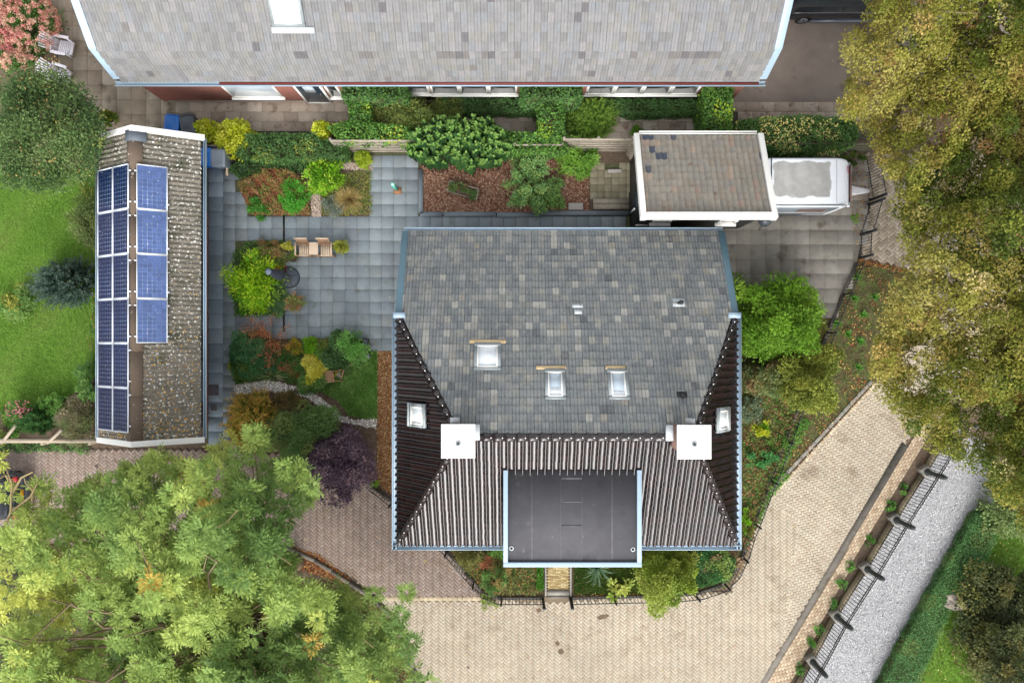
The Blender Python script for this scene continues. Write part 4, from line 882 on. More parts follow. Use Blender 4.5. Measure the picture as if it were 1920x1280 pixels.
# caravan
cv = thing('caravan', 'small white touring caravan with dirty roof parked beside the garage', 'caravan', (11.2, 6.0, 0))
CX0, CX1, CY, CWd, CZ0, CZ1 = 9.46, 12.88, 5.965, 1.80, 0.42, 2.52
M['caravan'] = mat('caravan_white', S(226, 232, 240, 0.84), 0.32, 0.5, [(1.5, 0.03)])
def caravan_roof_mat():
    m = mat('caravan_roof', S(230, 234, 240, 0.84), 0.45, 0.45, [(2, 0.03)]); N = m.node_tree.nodes; Lk = m.node_tree.links; b = N['Principled BSDF']; cur = b.inputs['Base Color'].links[0].from_socket
    geo = N.new('ShaderNodeNewGeometry'); sep = N.new('ShaderNodeSeparateXYZ'); nz = N.new('ShaderNodeTexNoise'); nz.inputs['Scale'].default_value = 1.6; nz.inputs['Detail'].default_value = 7
    Lk.new(geo.outputs['Position'], nz.inputs['Vector']); Lk.new(geo.outputs['Position'], sep.inputs[0])
    prod = None
    for ax, c, hw in (('X', 10.82, 1.06), ('Y', 6.02, 0.66)):
        s = N.new('ShaderNodeMath'); s.operation = 'SUBTRACT'; Lk.new(sep.outputs[ax], s.inputs[0]); s.inputs[1].default_value = c
        a = N.new('ShaderNodeMath'); a.operation = 'ABSOLUTE'; Lk.new(s.outputs[0], a.inputs[0])
        j = N.new('ShaderNodeMath'); j.operation = 'MULTIPLY_ADD'; Lk.new(nz.outputs['Fac'], j.inputs[0]); j.inputs[1].default_value = -0.42; j.inputs[2].default_value = 0.21
        d = N.new('ShaderNodeMath'); d.operation = 'SUBTRACT'; Lk.new(a.outputs[0], d.inputs[0]); Lk.new(j.outputs[0], d.inputs[1])
        mr = N.new('ShaderNodeMapRange'); mr.inputs['From Min'].default_value = hw + .03; mr.inputs['From Max'].default_value = hw - .03; Lk.new(d.outputs[0], mr.inputs['Value'])
        if prod is None: prod = mr.outputs[0]
        else:
            q = N.new('ShaderNodeMath'); q.operation = 'MULTIPLY'; Lk.new(prod, q.inputs[0]); Lk.new(mr.outputs[0], q.inputs[1]); prod = q.outputs[0]
    n2 = N.new('ShaderNodeTexNoise'); n2.inputs['Scale'].default_value = 2.6; n2.inputs['Detail'].default_value = 8; Lk.new(geo.outputs['Position'], n2.inputs['Vector'])
    cr = N.new('ShaderNodeValToRGB'); cr.color_ramp.elements[0].color = (*S(158, 157, 154), 1); cr.color_ramp.elements[1].color = (*S(180, 179, 177), 1); cr.color_ramp.elements[0].position = .35; cr.color_ramp.elements[1].position = .7
    Lk.new(n2.outputs['Fac'], cr.inputs[0]); mx = N.new('ShaderNodeMixRGB'); Lk.new(prod, mx.inputs['Fac']); Lk.new(cur, mx.inputs['Color1']); Lk.new(cr.outputs[0], mx.inputs['Color2']); Lk.new(mx.outputs[0], b.inputs['Base Color']); return m
k = MB(); secs = []
for x, ws, ztop, r in ((CX0, .97, CZ1 - .10, .14), (CX0 + .05, 1, CZ1 - .03, .14), (CX0 + .3, 1, CZ1, .12), (CX1 - .75, 1, CZ1, .12), (CX1 - .5, .99, CZ1 - .03, .13), (CX1 - .3, .965, CZ1 - .12, .16), (CX1 - .14, .92, CZ1 - .32, .2), (CX1 - .05, .87, CZ1 - .66, .22), (CX1, .83, CZ1 - 1.1, .2), (CX1 - .02, .82, CZ1 - 1.6, .15)):
    secs.append([Vector((x, CY + y, z)) for y, z in rounded(CWd * ws, ztop - CZ0, r, 5, (ztop + CZ0) / 2)])
k.loft(secs); body = k.build('body', caravan_roof_mat(), cv, smooth=True)
k = MB(); k.box(((CX0 + CX1) / 2 - .15, CY - CWd / 2 - .006, 1.36), (CX1 - CX0 - .72, 0.016, 1.62)); sp_p = k.build('side_panel', mat('caravan_grey', S(112, 120, 128), 0.4, 0.45, [(2, 0.06)]), cv)
k = MB(); k.box(((CX0 + CX1) / 2, CY - CWd / 2 - .014, 1.22), (2.6, 0.01, 0.05)); k.box((CX1 - .9, CY - CWd / 2 - .014, 0.82), (0.9, 0.01, 0.04)); k.build('stripe', M['white'], sp_p)
M['acrylic'] = mat('acrylic_brown', S(112, 84, 76), 0.12, 0.6, [(2, 0.1)])
k = MB(); k.box((CX1 - 1.35, CY - CWd / 2 - .016, 1.66), (1.05, 0.02, 0.5)); k.build('window', M['acrylic'], cv, bevel=0.008)
k = MB(); q = [Vector((CX1 - .12, CY, CZ1 - .20)), Vector((CX1 + .035, CY, CZ1 - .85))]; k.bar(q[0], q[1], 1.38, 0.05); k.build('front_window', M['acrylic'], cv)
k = MB()
for s_ in (-1, 1): k.bar((CX1 - .18, CY + s_ * .74, CZ1 - .2), (CX1 + .02, CY + s_ * .74, CZ1 - .72), 0.06, 0.05)
k.bar((CX1 + .02, CY - .7, CZ1 - .97), (CX1 + .02, CY + .7, CZ1 - .97), 0.06, 0.05); k.build('window_trim', M['grey_metal'], cv)
k = MB()
for s_ in (-1, 1): k.lathe((CX1 - .05, CY + s_ * .80, CZ1 - .62), [(0.05, 0), (0.05, 0.09), (0.02, 0.11)], 10)
k.build('marker_light', M['plastic_white'], cv)
k = MB()
for i in range(3): k.box((CX1 - .30 + .01 * i, CY + .55 - i * .09, CZ1 - .085), (0.07, 0.05, 0.02), Matrix.Rotation(0.55, 3, 'Y'))
k.build('red_emblem', mat('emblem_red', S(170, 70, 84), 0.4, 0.4), cv)
k = MB(); k.box((CX0 + .22, CY, CZ1 + .012), (0.035, CWd * .96, 0.03)); k.build('awning_strip', M['bin_dark'], cv)
k = MB(); k.box((CX0 + 1.6, CY - CWd / 2 + .02, CZ1 - .02), (2.9, 0.04, 0.05)); k.build('awning_rail', M['grey_metal'], cv)
k = MB(); k.box((CX0 + 2.66, CY, CZ1 + .004), (0.012, CWd * .9, 0.012)); k.build('roof_seam', M['grey_metal'], cv)
for s_ in (-1, 1): wheel(cv, (CX0 + 1.2, CY + s_ * (CWd / 2 - .12), 0.33), 0.33, 0.2, s_)
k = MB(); k.lathe((CX0 + 1.2, CY - CWd / 2 - .01, .55), [(0.3, 0), (0.3, .02)], 4); 
k = MB(); k.bar((CX1 - .1, CY - .35, .45), (CX1 + 1.2, CY + .04, .45), 0.07, 0.09); k.bar((CX1 - .1, CY + .15, .45), (CX1 + 1.2, CY + .06, .45), 0.07, 0.09); k.bar((CX1 + 1.1, CY + .06, .48), (CX1 + 1.45, CY + .06, .5), 0.09, 0.1); hb = k.build('drawbar', M['grey_metal'], cv)
k = MB(); k.loft([[Vector((CX1 + x, CY + .06 + y, z)) for y, z in rounded(wd, 0.16, .06, 3, .58)] for x, wd in ((.02, .46), (.42, .42))]); k.build('gas_cover', M['caravan'], cv)
k = MB(); k.loft([[Vector((CX1 + x, CY + .06 + y, z)) for y, z in rounded(wd, hh, .06, 3, .56 + hh / 3)] for x, wd, hh in ((.4, .44, .2), (.55, .46, .28), (.9, .32, .26), (1.3, .17, .22), (1.46, .09, .14))]); k.build('hitch_cover', mat('hitch_cloth', S(206, 204, 206), 0.7, 0.3, [(6, 0.2), (20, 0.15)], (), (20, 0.8)), cv, smooth=True)

def car(label, cx, cy, rz, L, Wd, prof, body_col, name='parked_car', wheels=True):
    """prof: (x along length 0..1, roof height, half-width factor); local x forward from the rear"""
    t = thing(name, label, 'car', (cx, cy, 0), rz); I = Matrix.Identity(4)
    m = mat('car_paint', body_col, 0.25, 0.5, [(1, 0.05)], (), None, 0.0, 0.0, 0.6)
    low = [(0.0, .55, .40, .88), (0.03, .80, .3, .95), (0.12, .95, .24, 1), (0.5, .98, .22, 1), (0.85, .92, .24, 1), (0.96, .78, .3, .94), (1.0, .6, .4, .85)]
    k = MB(); k.loft([[Vector((x * L, y, z)) for y, z in rounded(Wd * wf, zt - zb, min(.12, (zt - zb) * .3), 4, (zt + zb) / 2)] for x, zt, zb, wf in low]); k.build('body', m, t, I, smooth=True)
    k = MB(); k.loft([[Vector((x * L, y * (Wd * wf), z)) for y, z in ((.5, .90), (.46, zt - .06), (.40, zt), (-.40, zt), (-.46, zt - .06), (-.5, .90))] for x, zt, wf in prof]); k.build('cabin', M['glass_dark'], t, I, smooth=True)
    k = MB(); xs = prof[1:-1]; k.loft([[Vector((x * L, y * (Wd * wf), z)) for y, z in ((.44, zt - .03), (.40, zt + .012), (-.40, zt + .012), (-.44, zt - .03))] for x, zt, wf in xs]); k.build('roof', m, t, I, smooth=True)
    for x in (.18, .8):
        for s_ in (-1, 1):
            k = wheel_local(t, (x * L, s_ * (Wd / 2 - .1), .31), s_)
    return t, m
def wheel_local(t, c, s_):
    W = WM[t]; 
    k = MB(); n = 20; c = Vector(c); r = .31; w_ = .2
    def ring(rr, y): return [c + Vector((rr * math.cos(2 * math.pi * i / n), y, rr * math.sin(2 * math.pi * i / n))) for i in range(n)]
    k.loft([ring(r * .6, -w_ / 2), ring(r * .94, -w_ / 2), ring(r, 0), ring(r * .94, w_ / 2), ring(r * .6, w_ / 2)]); wl = k.build('wheel', M['tyre'], t, Matrix.Identity(4))
    k = MB(); y = s_ * (w_ / 2 + .006); k.loft([ring(r * .64, y - s_ * .03), ring(r * .64, y), ring(r * .5, y), ring(r * .48, y - s_ * .02)], cap=False)
    for i in range(5):
        a = 2 * math.pi * i / 5; k.bar(c + Vector((0, y, 0)), c + Vector((r * .55 * math.cos(a), y, r * .55 * math.sin(a))), 0.02, 0.07)
    k.build('rim', M['alloy'], wl, Matrix.Identity(4)); return wl
# hatchback at the left edge, rear towards the house
hp = [(.02, .95, .86), (.07, 1.2, .92), (.16, 1.44, .94), (.55, 1.46, .95), (.66, 1.30, .94), (.78, .96, .9)]
t, m_ = car('dark hatchback with red tail lights under the ash branches', -19.55, -6.18, math.pi, 4.1, 1.8, hp, S(58, 62, 70))
I4 = Matrix.Identity(4)
for s_ in (-1, 1):
    k = MB(); k.box((.1, s_ * .74, .98), (.16, .18, .26), Matrix.Rotation(-.4, 3, 'Y')); k.build('tail_light', mat('tail_red', S(170, 24, 34), 0.2, 0.5), t, I4, bevel=0.02)
k = MB(); k.box((.045, 0, .70), (.03, .52, .13), Matrix.Rotation(.35, 3, 'Y')); k.build('number_plate', mat('plate_yellow', S(236, 176, 40), 0.4, 0.4), t, I4)
k = MB(); k.box((.042, .285, .70), (.03, .05, .13), Matrix.Rotation(.35, 3, 'Y')); k.build('plate_band', mat('plate_blue', S(30, 70, 150), 0.4, 0.4), t, I4)
k = MB(); k.loft([[Vector((-.05 + x, y, z)) for y, z in rounded(wd, .2, .08, 3, .46)] for x, wd in ((0, 1.3), (.05, 1.6), (.2, 1.72))]); k.build('bumper', m_, t, I4, smooth=True)
# black van near the farmhouse gable
vp = [(.01, 1.3, .92), (.03, 1.85, .95), (.1, 1.97, .96), (.62, 1.97, .96), (.74, 1.8, .95), (.86, 1.1, .93)]
t, m_ = car('black van parked on the asphalt beside the farmhouse gable', 10.9, 13.95, 0, 5.0, 1.92, vp, S(22, 23, 30), 'parked_van')
k = MB(); k.box((2.6, -.965, 1.02), (3.2, .02, .04)); k.build('crease_trim', M['bin_dark'], t, I4); k = MB(); k.box((2.5, -.93, .3), (2.6, .16, .12)); k.build('sill', mat('sill_grey', S(84, 92, 104), 0.3, 0.5), t, I4)

# ------------------------------------------------------------------ garden furniture and other things
# wheelie bins
def bin_(label, px, py, m, rz=0.0, z=1.05):
    p = P(px, py, z); t = thing('wheelie_bin', label, 'bin', (p.x, p.y, 0), rz, 'wheelie bins by the shed')
    k = MB(); k.loft([[Vector((x * a, y * b - (z_ - .5) * .05, z_)) for x, y in ((-1, -1), (1, -1), (1, 1), (-1, 1))] for a, b, z_ in ((.22, .26, .06), (.28, .34, .98))]); k.build('body', m, t, I4, bevel=0.03)
    k = MB(); k.loft([[Vector((x, y - .02, z_)) for x, y in rounded(a, b, .09, 4)] for a, b, z_ in ((.60, .74, .98), (.60, .74, 1.03), (.54, .66, 1.075), (.40, .46, 1.09), (.36, .42, 1.075))]); k.build('lid', m, t, I4, smooth=True)
    k = MB(); k.tube([(-.24, .37, .98), (-.24, .42, 1.0), (.24, .42, 1.0), (.24, .37, .98)], .015, 6); k.build('handle', M['bin_dark'], t, I4)
    for s_ in (-1, 1): k = MB(); k.tube([(s_ * .22, .32, .1), (s_ * .27, .32, .1)], .1, 14); k.build('wheel', M['tyre'], t, I4)
bin_('grey wheelie bin beside the golden bush and shed', 408, 295, M['bin_grey']); bin_('bright blue wheelie bin half under the shed eave', 383, 293, M['bin_blue'])
bin_('dark grey wheelie bin behind the shed gable', 352, 232, M['bin_dark'], 0.15, 1.0); bin_('blue wheelie bin hidden behind the white shed gable', 325, 233, M['bin_blue'], -0.1, 0.9)
sc_ = thing('bin_screen', 'weathered wooden plank screen round the wheelie bins', 'screen', P(425, 300))
for a, b in (((426, 292), (426, 330)), ((382, 274), (424, 274))):
    for i in range(3): k = MB(); k.bar(P(*a, .15 + i * .2), P(*b, .15 + i * .2), .04, .18); k.build('plank', M['wood_pale'], sc_)
# white adirondack chairs
def adirondack(label, px, py, rz):
    p = P(px, py, .4); t = thing('garden_chair', label, 'chair', (p.x, p.y, 0), rz, 'white plastic garden chairs'); m = M['plastic_white']
    for i in range(7): # seat slats, local +x forward
        k = MB(); k.box((.02 + i * .075, 0, .36 - (6 - i) * -.004), (.06, .5, .02)); k.build('seat_slat', m, t, I4)
    for i in range(7):
        y0_ = (i - 3) * .066; y1_ = (i - 3) * .098; k = MB(); L = .78 - abs(i - 3) * .03
        k.bar((-.02, y0_, .36), (-.02 - L * .62, y1_, .36 + L * .78), .058, .018); k.build('back_slat', m, t, I4)
    k = MB(); k.bar((-.18, -.27, .60), (-.18, .27, .60), .05, .03); k.build('back_rail', m, t, I4)
    for s_ in (-1, 1):
        k = MB(); k.box((.12, s_ * .33, .58), (.62, .12, .025)); k.build('armrest', m, t, I4, bevel=0.01)
        k = MB(); k.box((.38, s_ * .29, .29), (.07, .04, .58)); k.build('leg', m, t, I4); k = MB(); k.bar((.46, s_ * .25, .34), (-.38, s_ * .25, .04), .04, .09); k.build('leg', m, t, I4)
    k = MB(); k.box((.52, 0, .32), (.025, .52, .09)); k.build('seat_front', m, t, I4)
adirondack('white plastic garden chair in front of the pink hydrangea', 111, 86, math.radians(-12)); adirondack('white garden chair half hidden under the round green tree', 106, 138, math.radians(-20))
# double bench with middle table
p = P(590, 466, .45); bt = thing('bench', 'wooden double seat bench with table between on the patio', 'bench', (p.x, p.y, 0), 0.0); m = M['wood_pale']
for cx in (-.43, .43):
    for i in range(6): k = MB(); k.box((cx + (i - 2.5) * .075 + .02, -.06, .42), (.055, .44, .025)); k.build('seat_slat', m, bt, I4)
    for i in range(9): k = MB(); k.bar((cx + (i - 4) * .052, .18, .46), (cx + (i - 4) * .052, .33, .92), .032, .02); k.build('back_slat', M['wood_brown'], bt, I4)
    k = MB(); k.box((cx, .335, .94), (.52, .045, .06)); k.build('top_rail', m, bt, I4); k = MB(); k.box((cx, .18, .45), (.52, .04, .05)); k.build('back_rail', M['wood_brown'], bt, I4)
    k = MB(); k.box((cx, -.28, .40), (.5, .04, .06)); k.build('seat_rail', m, bt, I4)
k = MB(); k.box((0, -.02, .60), (.36, .50, .03)); k.build('table_top', m, bt, I4, bevel=0.006)
for x in (-.72, .72):
    k = MB(); k.box((x, -.04, .64), (.055, .5, .03)); k.build('armrest', m, bt, I4)
for x in (-.72, -.18, .18, .72):
    for y in (-.28, .2): k = MB(); k.box((x, y, .31), (.05, .05, .62)); k.build('leg', M['wood_brown'], bt, I4)
k = MB(); k.box((0, -.28, .2), (1.4, .03, .05)); k.build('stretcher', M['wood_brown'], bt, I4)
# closed parasol on a round base
p = P(541, 520, .12); pa = thing('parasol', 'closed dark parasol standing on a round slate grey base', 'parasol', (p.x, p.y, 0))
k = MB(); k.lathe((0, 0, 0), [(.43, .02), (.43, .08), (.40, .115), (.12, .13), (.1, .13)], 40); ba = k.build('base', M['para_base'], pa, I4)
k = MB(); k.lathe((0, 0, 0), [(.445, .0), (.445, .05), (.43, .06)], 40); k.build('base_rim', M['para_groove'], pa, I4)
for i in range(4):
    a = math.pi / 2 * i + .35; k = MB(); k.bar((.1 * math.cos(a), .1 * math.sin(a), .125), (.41 * math.cos(a), .41 * math.sin(a), .112), .022, .02); k.build('groove', M['para_groove'], ba, I4)
k = MB(); k.lathe((0, 0, .12), [(.1, 0), (.1, .03), (.05, .06), (.05, .34), (.03, .35)], 20); k.build('collar', M['alloy'], pa, I4)
k = MB(); k.tube([(0, 0, .2), (0, 0, 2.45)], .024, 10); k.build('pole', M['para_dark'], pa, I4)
k = MB(); secs = []
for z, r in ((1.05, .17), (1.2, .19), (1.6, .16), (2.1, .10), (2.34, .075), (2.42, .05)):
    secs.append([Vector((math.cos(2 * math.pi * i / 20) * r * (1 + .18 * (i % 2)), math.sin(2 * math.pi * i / 20) * r * (1 + .18 * (i % 2)), z)) for i in range(20)])
k.loft(secs); k.build('canopy', M['para_dark'], pa, I4)
k = MB(); k.lathe((0, 0, 2.4), [(.12, 0), (.13, .03), (.05, .07)], 6); k.build('canopy_cap', mat('cap_slate', S(104, 114, 132), 0.6, 0.4), pa, I4)
# green marker post on a rusty foot
b0 = P(745, 357); gp = thing('marker_post', 'turquoise green square post on rusty foot plate on patio', 'post', b0)
k = MB(); k.box((0, 0, 1.02 * .5 + .05), (.11, .11, 1.02)); k.build('shaft', M['post_green'], gp, I4); k = MB(); k.box((0, 0, 1.09), (.125, .125, .05)); k.build('top', M['post_green_top'], gp, I4)
k = MB(); k.box((0.02, -.03, .065), (.3, .26, .05)); k.build('foot_plate', mat('foot_rust', S(168, 118, 84), 0.9, 0.2, [(6, 0.2)]), gp, I4)
# wooden planters
def planter(label, corners, z1):
    q = [P(a, b, z1) for a, b in corners]; c = sum(q, Vector()) / len(q); t = thing('planter', label, 'planter', (c.x, c.y, 0), group='wooden planters on the bark bed'); n = len(q)
    for i in range(n):
        a = q[i] - Vector((c.x, c.y, 0)); b = q[(i + 1) % n] - Vector((c.x, c.y, 0)); lo = .86
        k = MB(); a0 = Vector((a.x * lo, a.y * lo, .04)); b0 = Vector((b.x * lo, b.y * lo, .04)); f = .90
        k.add([a, b, b0, a0, Vector((a.x * f, a.y * f, z1)), Vector((b.x * f, b.y * f, z1)), Vector((b0.x * f, b0.y * f, .05)), Vector((a0.x * f, a0.y * f, .05))], [(3, 2, 1, 0), (4, 5, 6, 7), (0, 1, 5, 4), (1, 2, 6, 5), (2, 3, 7, 6), (3, 0, 4, 7)]); k.build('side_board', M['wood_grey'], t, I4)
    k = MB(); k.add([Vector((v_.x - c.x, v_.y - c.y, 0)) * .9 + Vector((0, 0, z1 - .08)) for v_ in q], [tuple(range(n))]); k.build('soil', M['soil'], t, I4)
    return c
planter('long weathered wooden trough planter on the bark bed', [(842, 338), (899, 354), (894, 375), (837, 358)], .42)
planter('small diamond shaped wooden planter on the bark bed', [(1043, 331), (1056, 350), (1038, 362), (1024, 344)], .36)
k = MB(); p = P(1079, 388); k.box((p.x, p.y, .09), (.6, .28, .1)); k.build('stone_slab', M['slab_block'] if 'slab_block' in M else M.setdefault('slab_block', mat('slab_block', S(178, 172, 166), 0.9, 0.2, [(20, 0.15), (80, 0.2)])), None, bevel=0.01, label='loose pale stone slab at the corner of the bark bed', cat='stone slab')
k = MB(); p = P(1152, 322); k.box((p.x, p.y, .08), (.55, .14, .1)); k.build('stone_block', M['slab_block'], None, bevel=0.01, label='short rough stone block beside the mossy paving', cat='stone block')
# wooden rocking chair on the small lawn
p = P(626, 705, .4); wc = thing('lounge_chair', 'woven wooden garden chair tipped on the small lawn', 'chair', (p.x, p.y, 0), math.radians(4)); m = M['wood_brown']
for i in range(5): k = MB(); k.box((-.16, (i - 2) * .095, .52 + .02 * (i % 2)), (.34, .085, .03), Matrix.Rotation(.15, 3, 'Y')); k.build('back_slat', M['wood_brown'], wc, I4)
for x in (-.3, .01): k = MB(); k.box((x, 0, .50), (.04, .5, .05)); k.build('rail', m, wc, I4)
for y in (-.2, .2): k = MB(); k.bar((.0, y, .48), (.34, y + (.05 if y > 0 else -.02), .12), .03, .05); k.build('leg', m, wc, I4)
k = MB(); k.bar((.2, -.14, .16), (.38, .24, .2), .07, .05); k.build('foot_rail', M['wood_brown'], wc, I4); k = MB(); k.bar((.12, .2, .3), (.3, .22, .3), .03, .04); k.build('stretcher', m, wc, I4)
k = MB(); k.box((.12, .05, .2), (.2, .24, .03)); k.build('seat_board', M['wood_grey'], wc, I4)
for y in (-.22, .22): k = MB(); k.box((-.26, y, .25), (.04, .04, .5)); k.build('leg', m, wc, I4)
# garden tool post and low bench seat beside the bed
p = P(668, 682); tp = thing('spade', 'garden spade standing upright in the lawn edge by the bed', 'spade', p)
k = MB(); k.tube([(0, 0, .1), (0, .02, 1.15)], .018, 8); k.build('shaft', M['wood_pale'], tp, I4); k = MB(); k.bar((-.07, .02, 1.15), (.07, .02, 1.15), .03, .03); k.build('grip', M['black_iron'], tp, I4)
k = MB(); k.add([(-.09, 0, .3), (.09, 0, .3), (.07, .02, .03), (0, .025, -.02), (-.07, .02, .03), (-.09, .015, .3), (.09, .015, .3), (.07, .035, .03), (0, .04, -.02), (-.07, .035, .03)], [(0, 1, 2, 3, 4), (9, 8, 7, 6, 5), (0, 5, 6, 1), (1, 6, 7, 2), (2, 7, 8, 3), (3, 8, 9, 4), (4, 9, 5, 0)]); k.build('blade', M['alloy'], tp, I4)
sb = thing('stone_bench', 'L shaped grey stone block edging beside the light green shrub', 'edging', P(687, 655))
for a, b in (((686, 636), (686, 662)), ((684, 667), (694, 667))): k = MB(); k.bar(P(*a, .12), P(*b, .12), .16, .24); k.build('block', M['slab_kerb'], sb)
# pale stone ornament in the bed
og = thing('stone_figure', 'small beige stone figure among the rust coloured twigs', 'ornament', P(489, 648))
k = MB(); k.lathe((0, 0, 0), [(.12, 0), (.12, .08), (.08, .1), (.07, .2), (.13, .3), (.11, .42), (.05, .46), (.08, .52), (.09, .6), (.04, .68)], 14); k.build('body', M['pot_pale'], og, I4, smooth=True)
k = MB(); k.lathe((0, 0, -.01), [(.17, 0), (.17, .06), (.15, .07)], 14); k.build('plinth', M['concrete'], og, I4)
# pots
def pot(label, px, py, r, h, m, rim=True):
    p = P(px, py, h); t = thing('flower_pot', label, 'pot', (p.x, p.y, 0), group='flower pots')
    k = MB(); k.lathe((0, 0, 0), [(r * .7, 0), (r, h - .06), (r * 1.08, h - .06), (r * 1.08, h), (r * .9, h), (r * .85, h - .07)], 20); k.build('vessel', m, t, I4)
    k = MB(); k.lathe((0, 0, h - .09), [(r * .86, 0), (r * .86, .02), (.01, .03)], 16); k.build('soil', M['soil'], t, I4); return p
pot('pale rimmed flower pot beside the round green tree', 207, 222, .20, .35, M['pot_pale']); pot('empty terracotta pot beside the heather mound', 524, 476, .15, .3, M['terracotta'])
pot('green pot left of the wooden bench', 549, 482, .2, .3, M['pot_green']); pot('small yellow plant pot at the patio drain', 537, 470, .12, .25, M['pot_pale'])
pot('terracotta pot with a round bush right of the bench', 637, 463, .19, .4, M['terracotta']); pot('pot with a shaggy grassy plant beside the patio drain', 550, 567, .22, .35, M['pot_green'])
# small covered barbecue at the garage corner
p = P(1437, 411, .8); bq = thing('barbecue', 'small round grey covered barbecue on legs at garage corner', 'barbecue', (p.x, p.y, 0))
k = MB(); k.lathe((0, 0, 0), [(.1, .42), (.22, .5), (.27, .62), (.26, .70), (.16, .82), (.04, .86)], 18); k.build('kettle', M['bin_dark'], bq, I4, smooth=True)
for i in range(3):
    a = 2 * math.pi * i / 3 + .5; k = MB(); k.tube([(.14 * math.cos(a), .14 * math.sin(a), .5), (.3 * math.cos(a), .3 * math.sin(a), .03)], .015, 6); k.build('leg', M['alloy'], bq, I4)
# boulder
bm = bmesh.new(); bmesh.ops.create_icosphere(bm, subdivisions=3, radius=1.0)
for v in bm.verts:
    d = v.co.normalized(); f = 1 + .18 * math.sin(3 * d.x + 1) * math.cos(4 * d.y) + .12 * math.sin(7 * d.z + 2 * d.x) + .06 * math.sin(13 * d.y + 5 * d.x)
    v.co = Vector((d.x * .52 * f, d.y * .34 * f, max(d.z * .3 * f, -.05)))
me = bpy.data.meshes.new('boulder'); bm.to_mesh(me); bm.free()
p = P(1784, 1124, .2); ob('boulder', me, M['stone_grey'], local=Matrix.Translation((p.x, p.y, .42)) @ Matrix.Rotation(-.3, 4, 'Z'), label='pale flat boulder lying on the hedge edge beside the dark shrub', cat='boulder')
# two manhole-like lids on the border slabs
for i, (px, py, lab) in enumerate(((402, 731, 'larger dark rusty inspection cover in the slab strip by the shed'), (402, 763, 'small dark inspection cover in the slab strip by the shed'))):
    p = P(px, py); k = MB(); s_ = .4 if i == 0 else .24; k.box((p.x, p.y, .055), (s_, s_ * 1.1, .014)); k.build('inspection_cover', M['cover'] if 'cover' in M else M.setdefault('cover', mat('cover_dark', S(94, 88, 92), 0.8, 0.3, [(5, 0.2), (60, 0.2)])), None, bevel=.004, label=lab, cat='cover')

# ------------------------------------------------------------------ fences
def bez(pts, step):
    out = []
    for a, b in zip(pts[:-1], pts[1:]):
        n = max(1, int((b - a).length / step)); out += [a + (b - a) * (i / n) for i in range(n)]
    return out + [pts[-1]]
def iron_fence(label, pts_px, h, post_px, spacing=0.14, post_w=.06, kerb=True, posth=None, group=None):
    pts = [P(*q) for q in pts_px]; t = thing('iron_fence', label, 'fence', pts[0], group=group)
    k = MB(); k.tube([(0, 0, .05), (0, 0, h)], .011, 5); pk_ = k.mesh('picket'); pk_.materials.append(M['black_iron'])
    Wi = WM[t].inverted()
    for q in bez(pts, spacing): ob('picket', pk_, None, t, Wi @ Matrix.Translation(q))
    for z in (.16, h - .06):
        for a, b in zip(pts[:-1], pts[1:]): k = MB(); k.bar(a + Vector((0, 0, z)), b + Vector((0, 0, z)), .03, .02); k.build('rail', M['black_iron'], t)
    k = MB(); k.box((0, 0, (posth or h + .05) / 2), (post_w, post_w, posth or h + .05)); k.lathe((0, 0, (posth or h + .05)), [(post_w * .7, 0), (post_w * .7, .03), (.005, .07)], 8); pm = k.mesh('post'); pm.materials.append(M['black_iron'])
    for q in post_px: ob('post', pm, None, t, Wi @ Matrix.Translation(P(*q)))
    if kerb:
        for a, b in zip(pts[:-1], pts[1:]): k = MB(); k.bar(a + Vector((0, 0, .04)), b + Vector((0, 0, .04)), .12, .1); k.build('plinth', M['kerb_dark'], t)
    return t
right_run = [(1604, 494), (1580, 552), (1546, 636), (1524, 690), (1504, 742), (1484, 790), (1456, 868), (1436, 918), (1420, 960), (1404, 1000), (1394, 1034), (1376, 1072), (1352, 1096), (1312, 1110), (1258, 1116), (1140, 1118), (1072, 1120)]
iron_fence('low black iron garden fence curving round the house to the front path', right_run, .78, [(1580, 552), (1550, 624), (1498, 762), (1472, 826), (1444, 900), (1413, 980), (1390, 1042), (1357, 1092), (1302, 1112), (1224, 1117), (1150, 1118)])
iron_fence('low black iron garden fence running from the front path to the west yard', [(1019, 1120), (935, 1120), (902, 1106), (872, 1072), (832, 1026), (740, 944), (700, 912), (668, 884)], .78, [(940, 1120), (888, 1090), (838, 1032), (735, 942)])
for px, lab in ((1018, 'thick black iron gatepost left of the yellow front path'), (1069, 'thick black iron gatepost right of the yellow front path')):
    k = MB(); k.box((0, 0, .5), (.1, .1, 1.0)); k.lathe((0, 0, 1.0), [(.08, 0), (.08, .04), (.01, .1)], 8); k.build('gatepost', M['black_iron'], None, Matrix.Translation(P(px, 1121)), label=lab, cat='gatepost')
# drive gate and taller fence by the caravan
def gate(label, pts, h, posts):
    t = iron_fence(label, pts, h, posts, .11, .09, False); return t
gate('tall dark green iron gate across the drive behind the caravan hitch', [(1622, 300), (1634, 372), (1630, 376)], 1.15, [(1631, 376)])
gate('dark green iron gate leaf beside the slab driveway', [(1628, 384), (1612, 438), (1612, 440)], 1.15, [(1628, 384), (1613, 440)])
gate('short iron fence piece between gate and hedge bank', [(1612, 444), (1610, 484)], 1.0, [(1610, 484)])
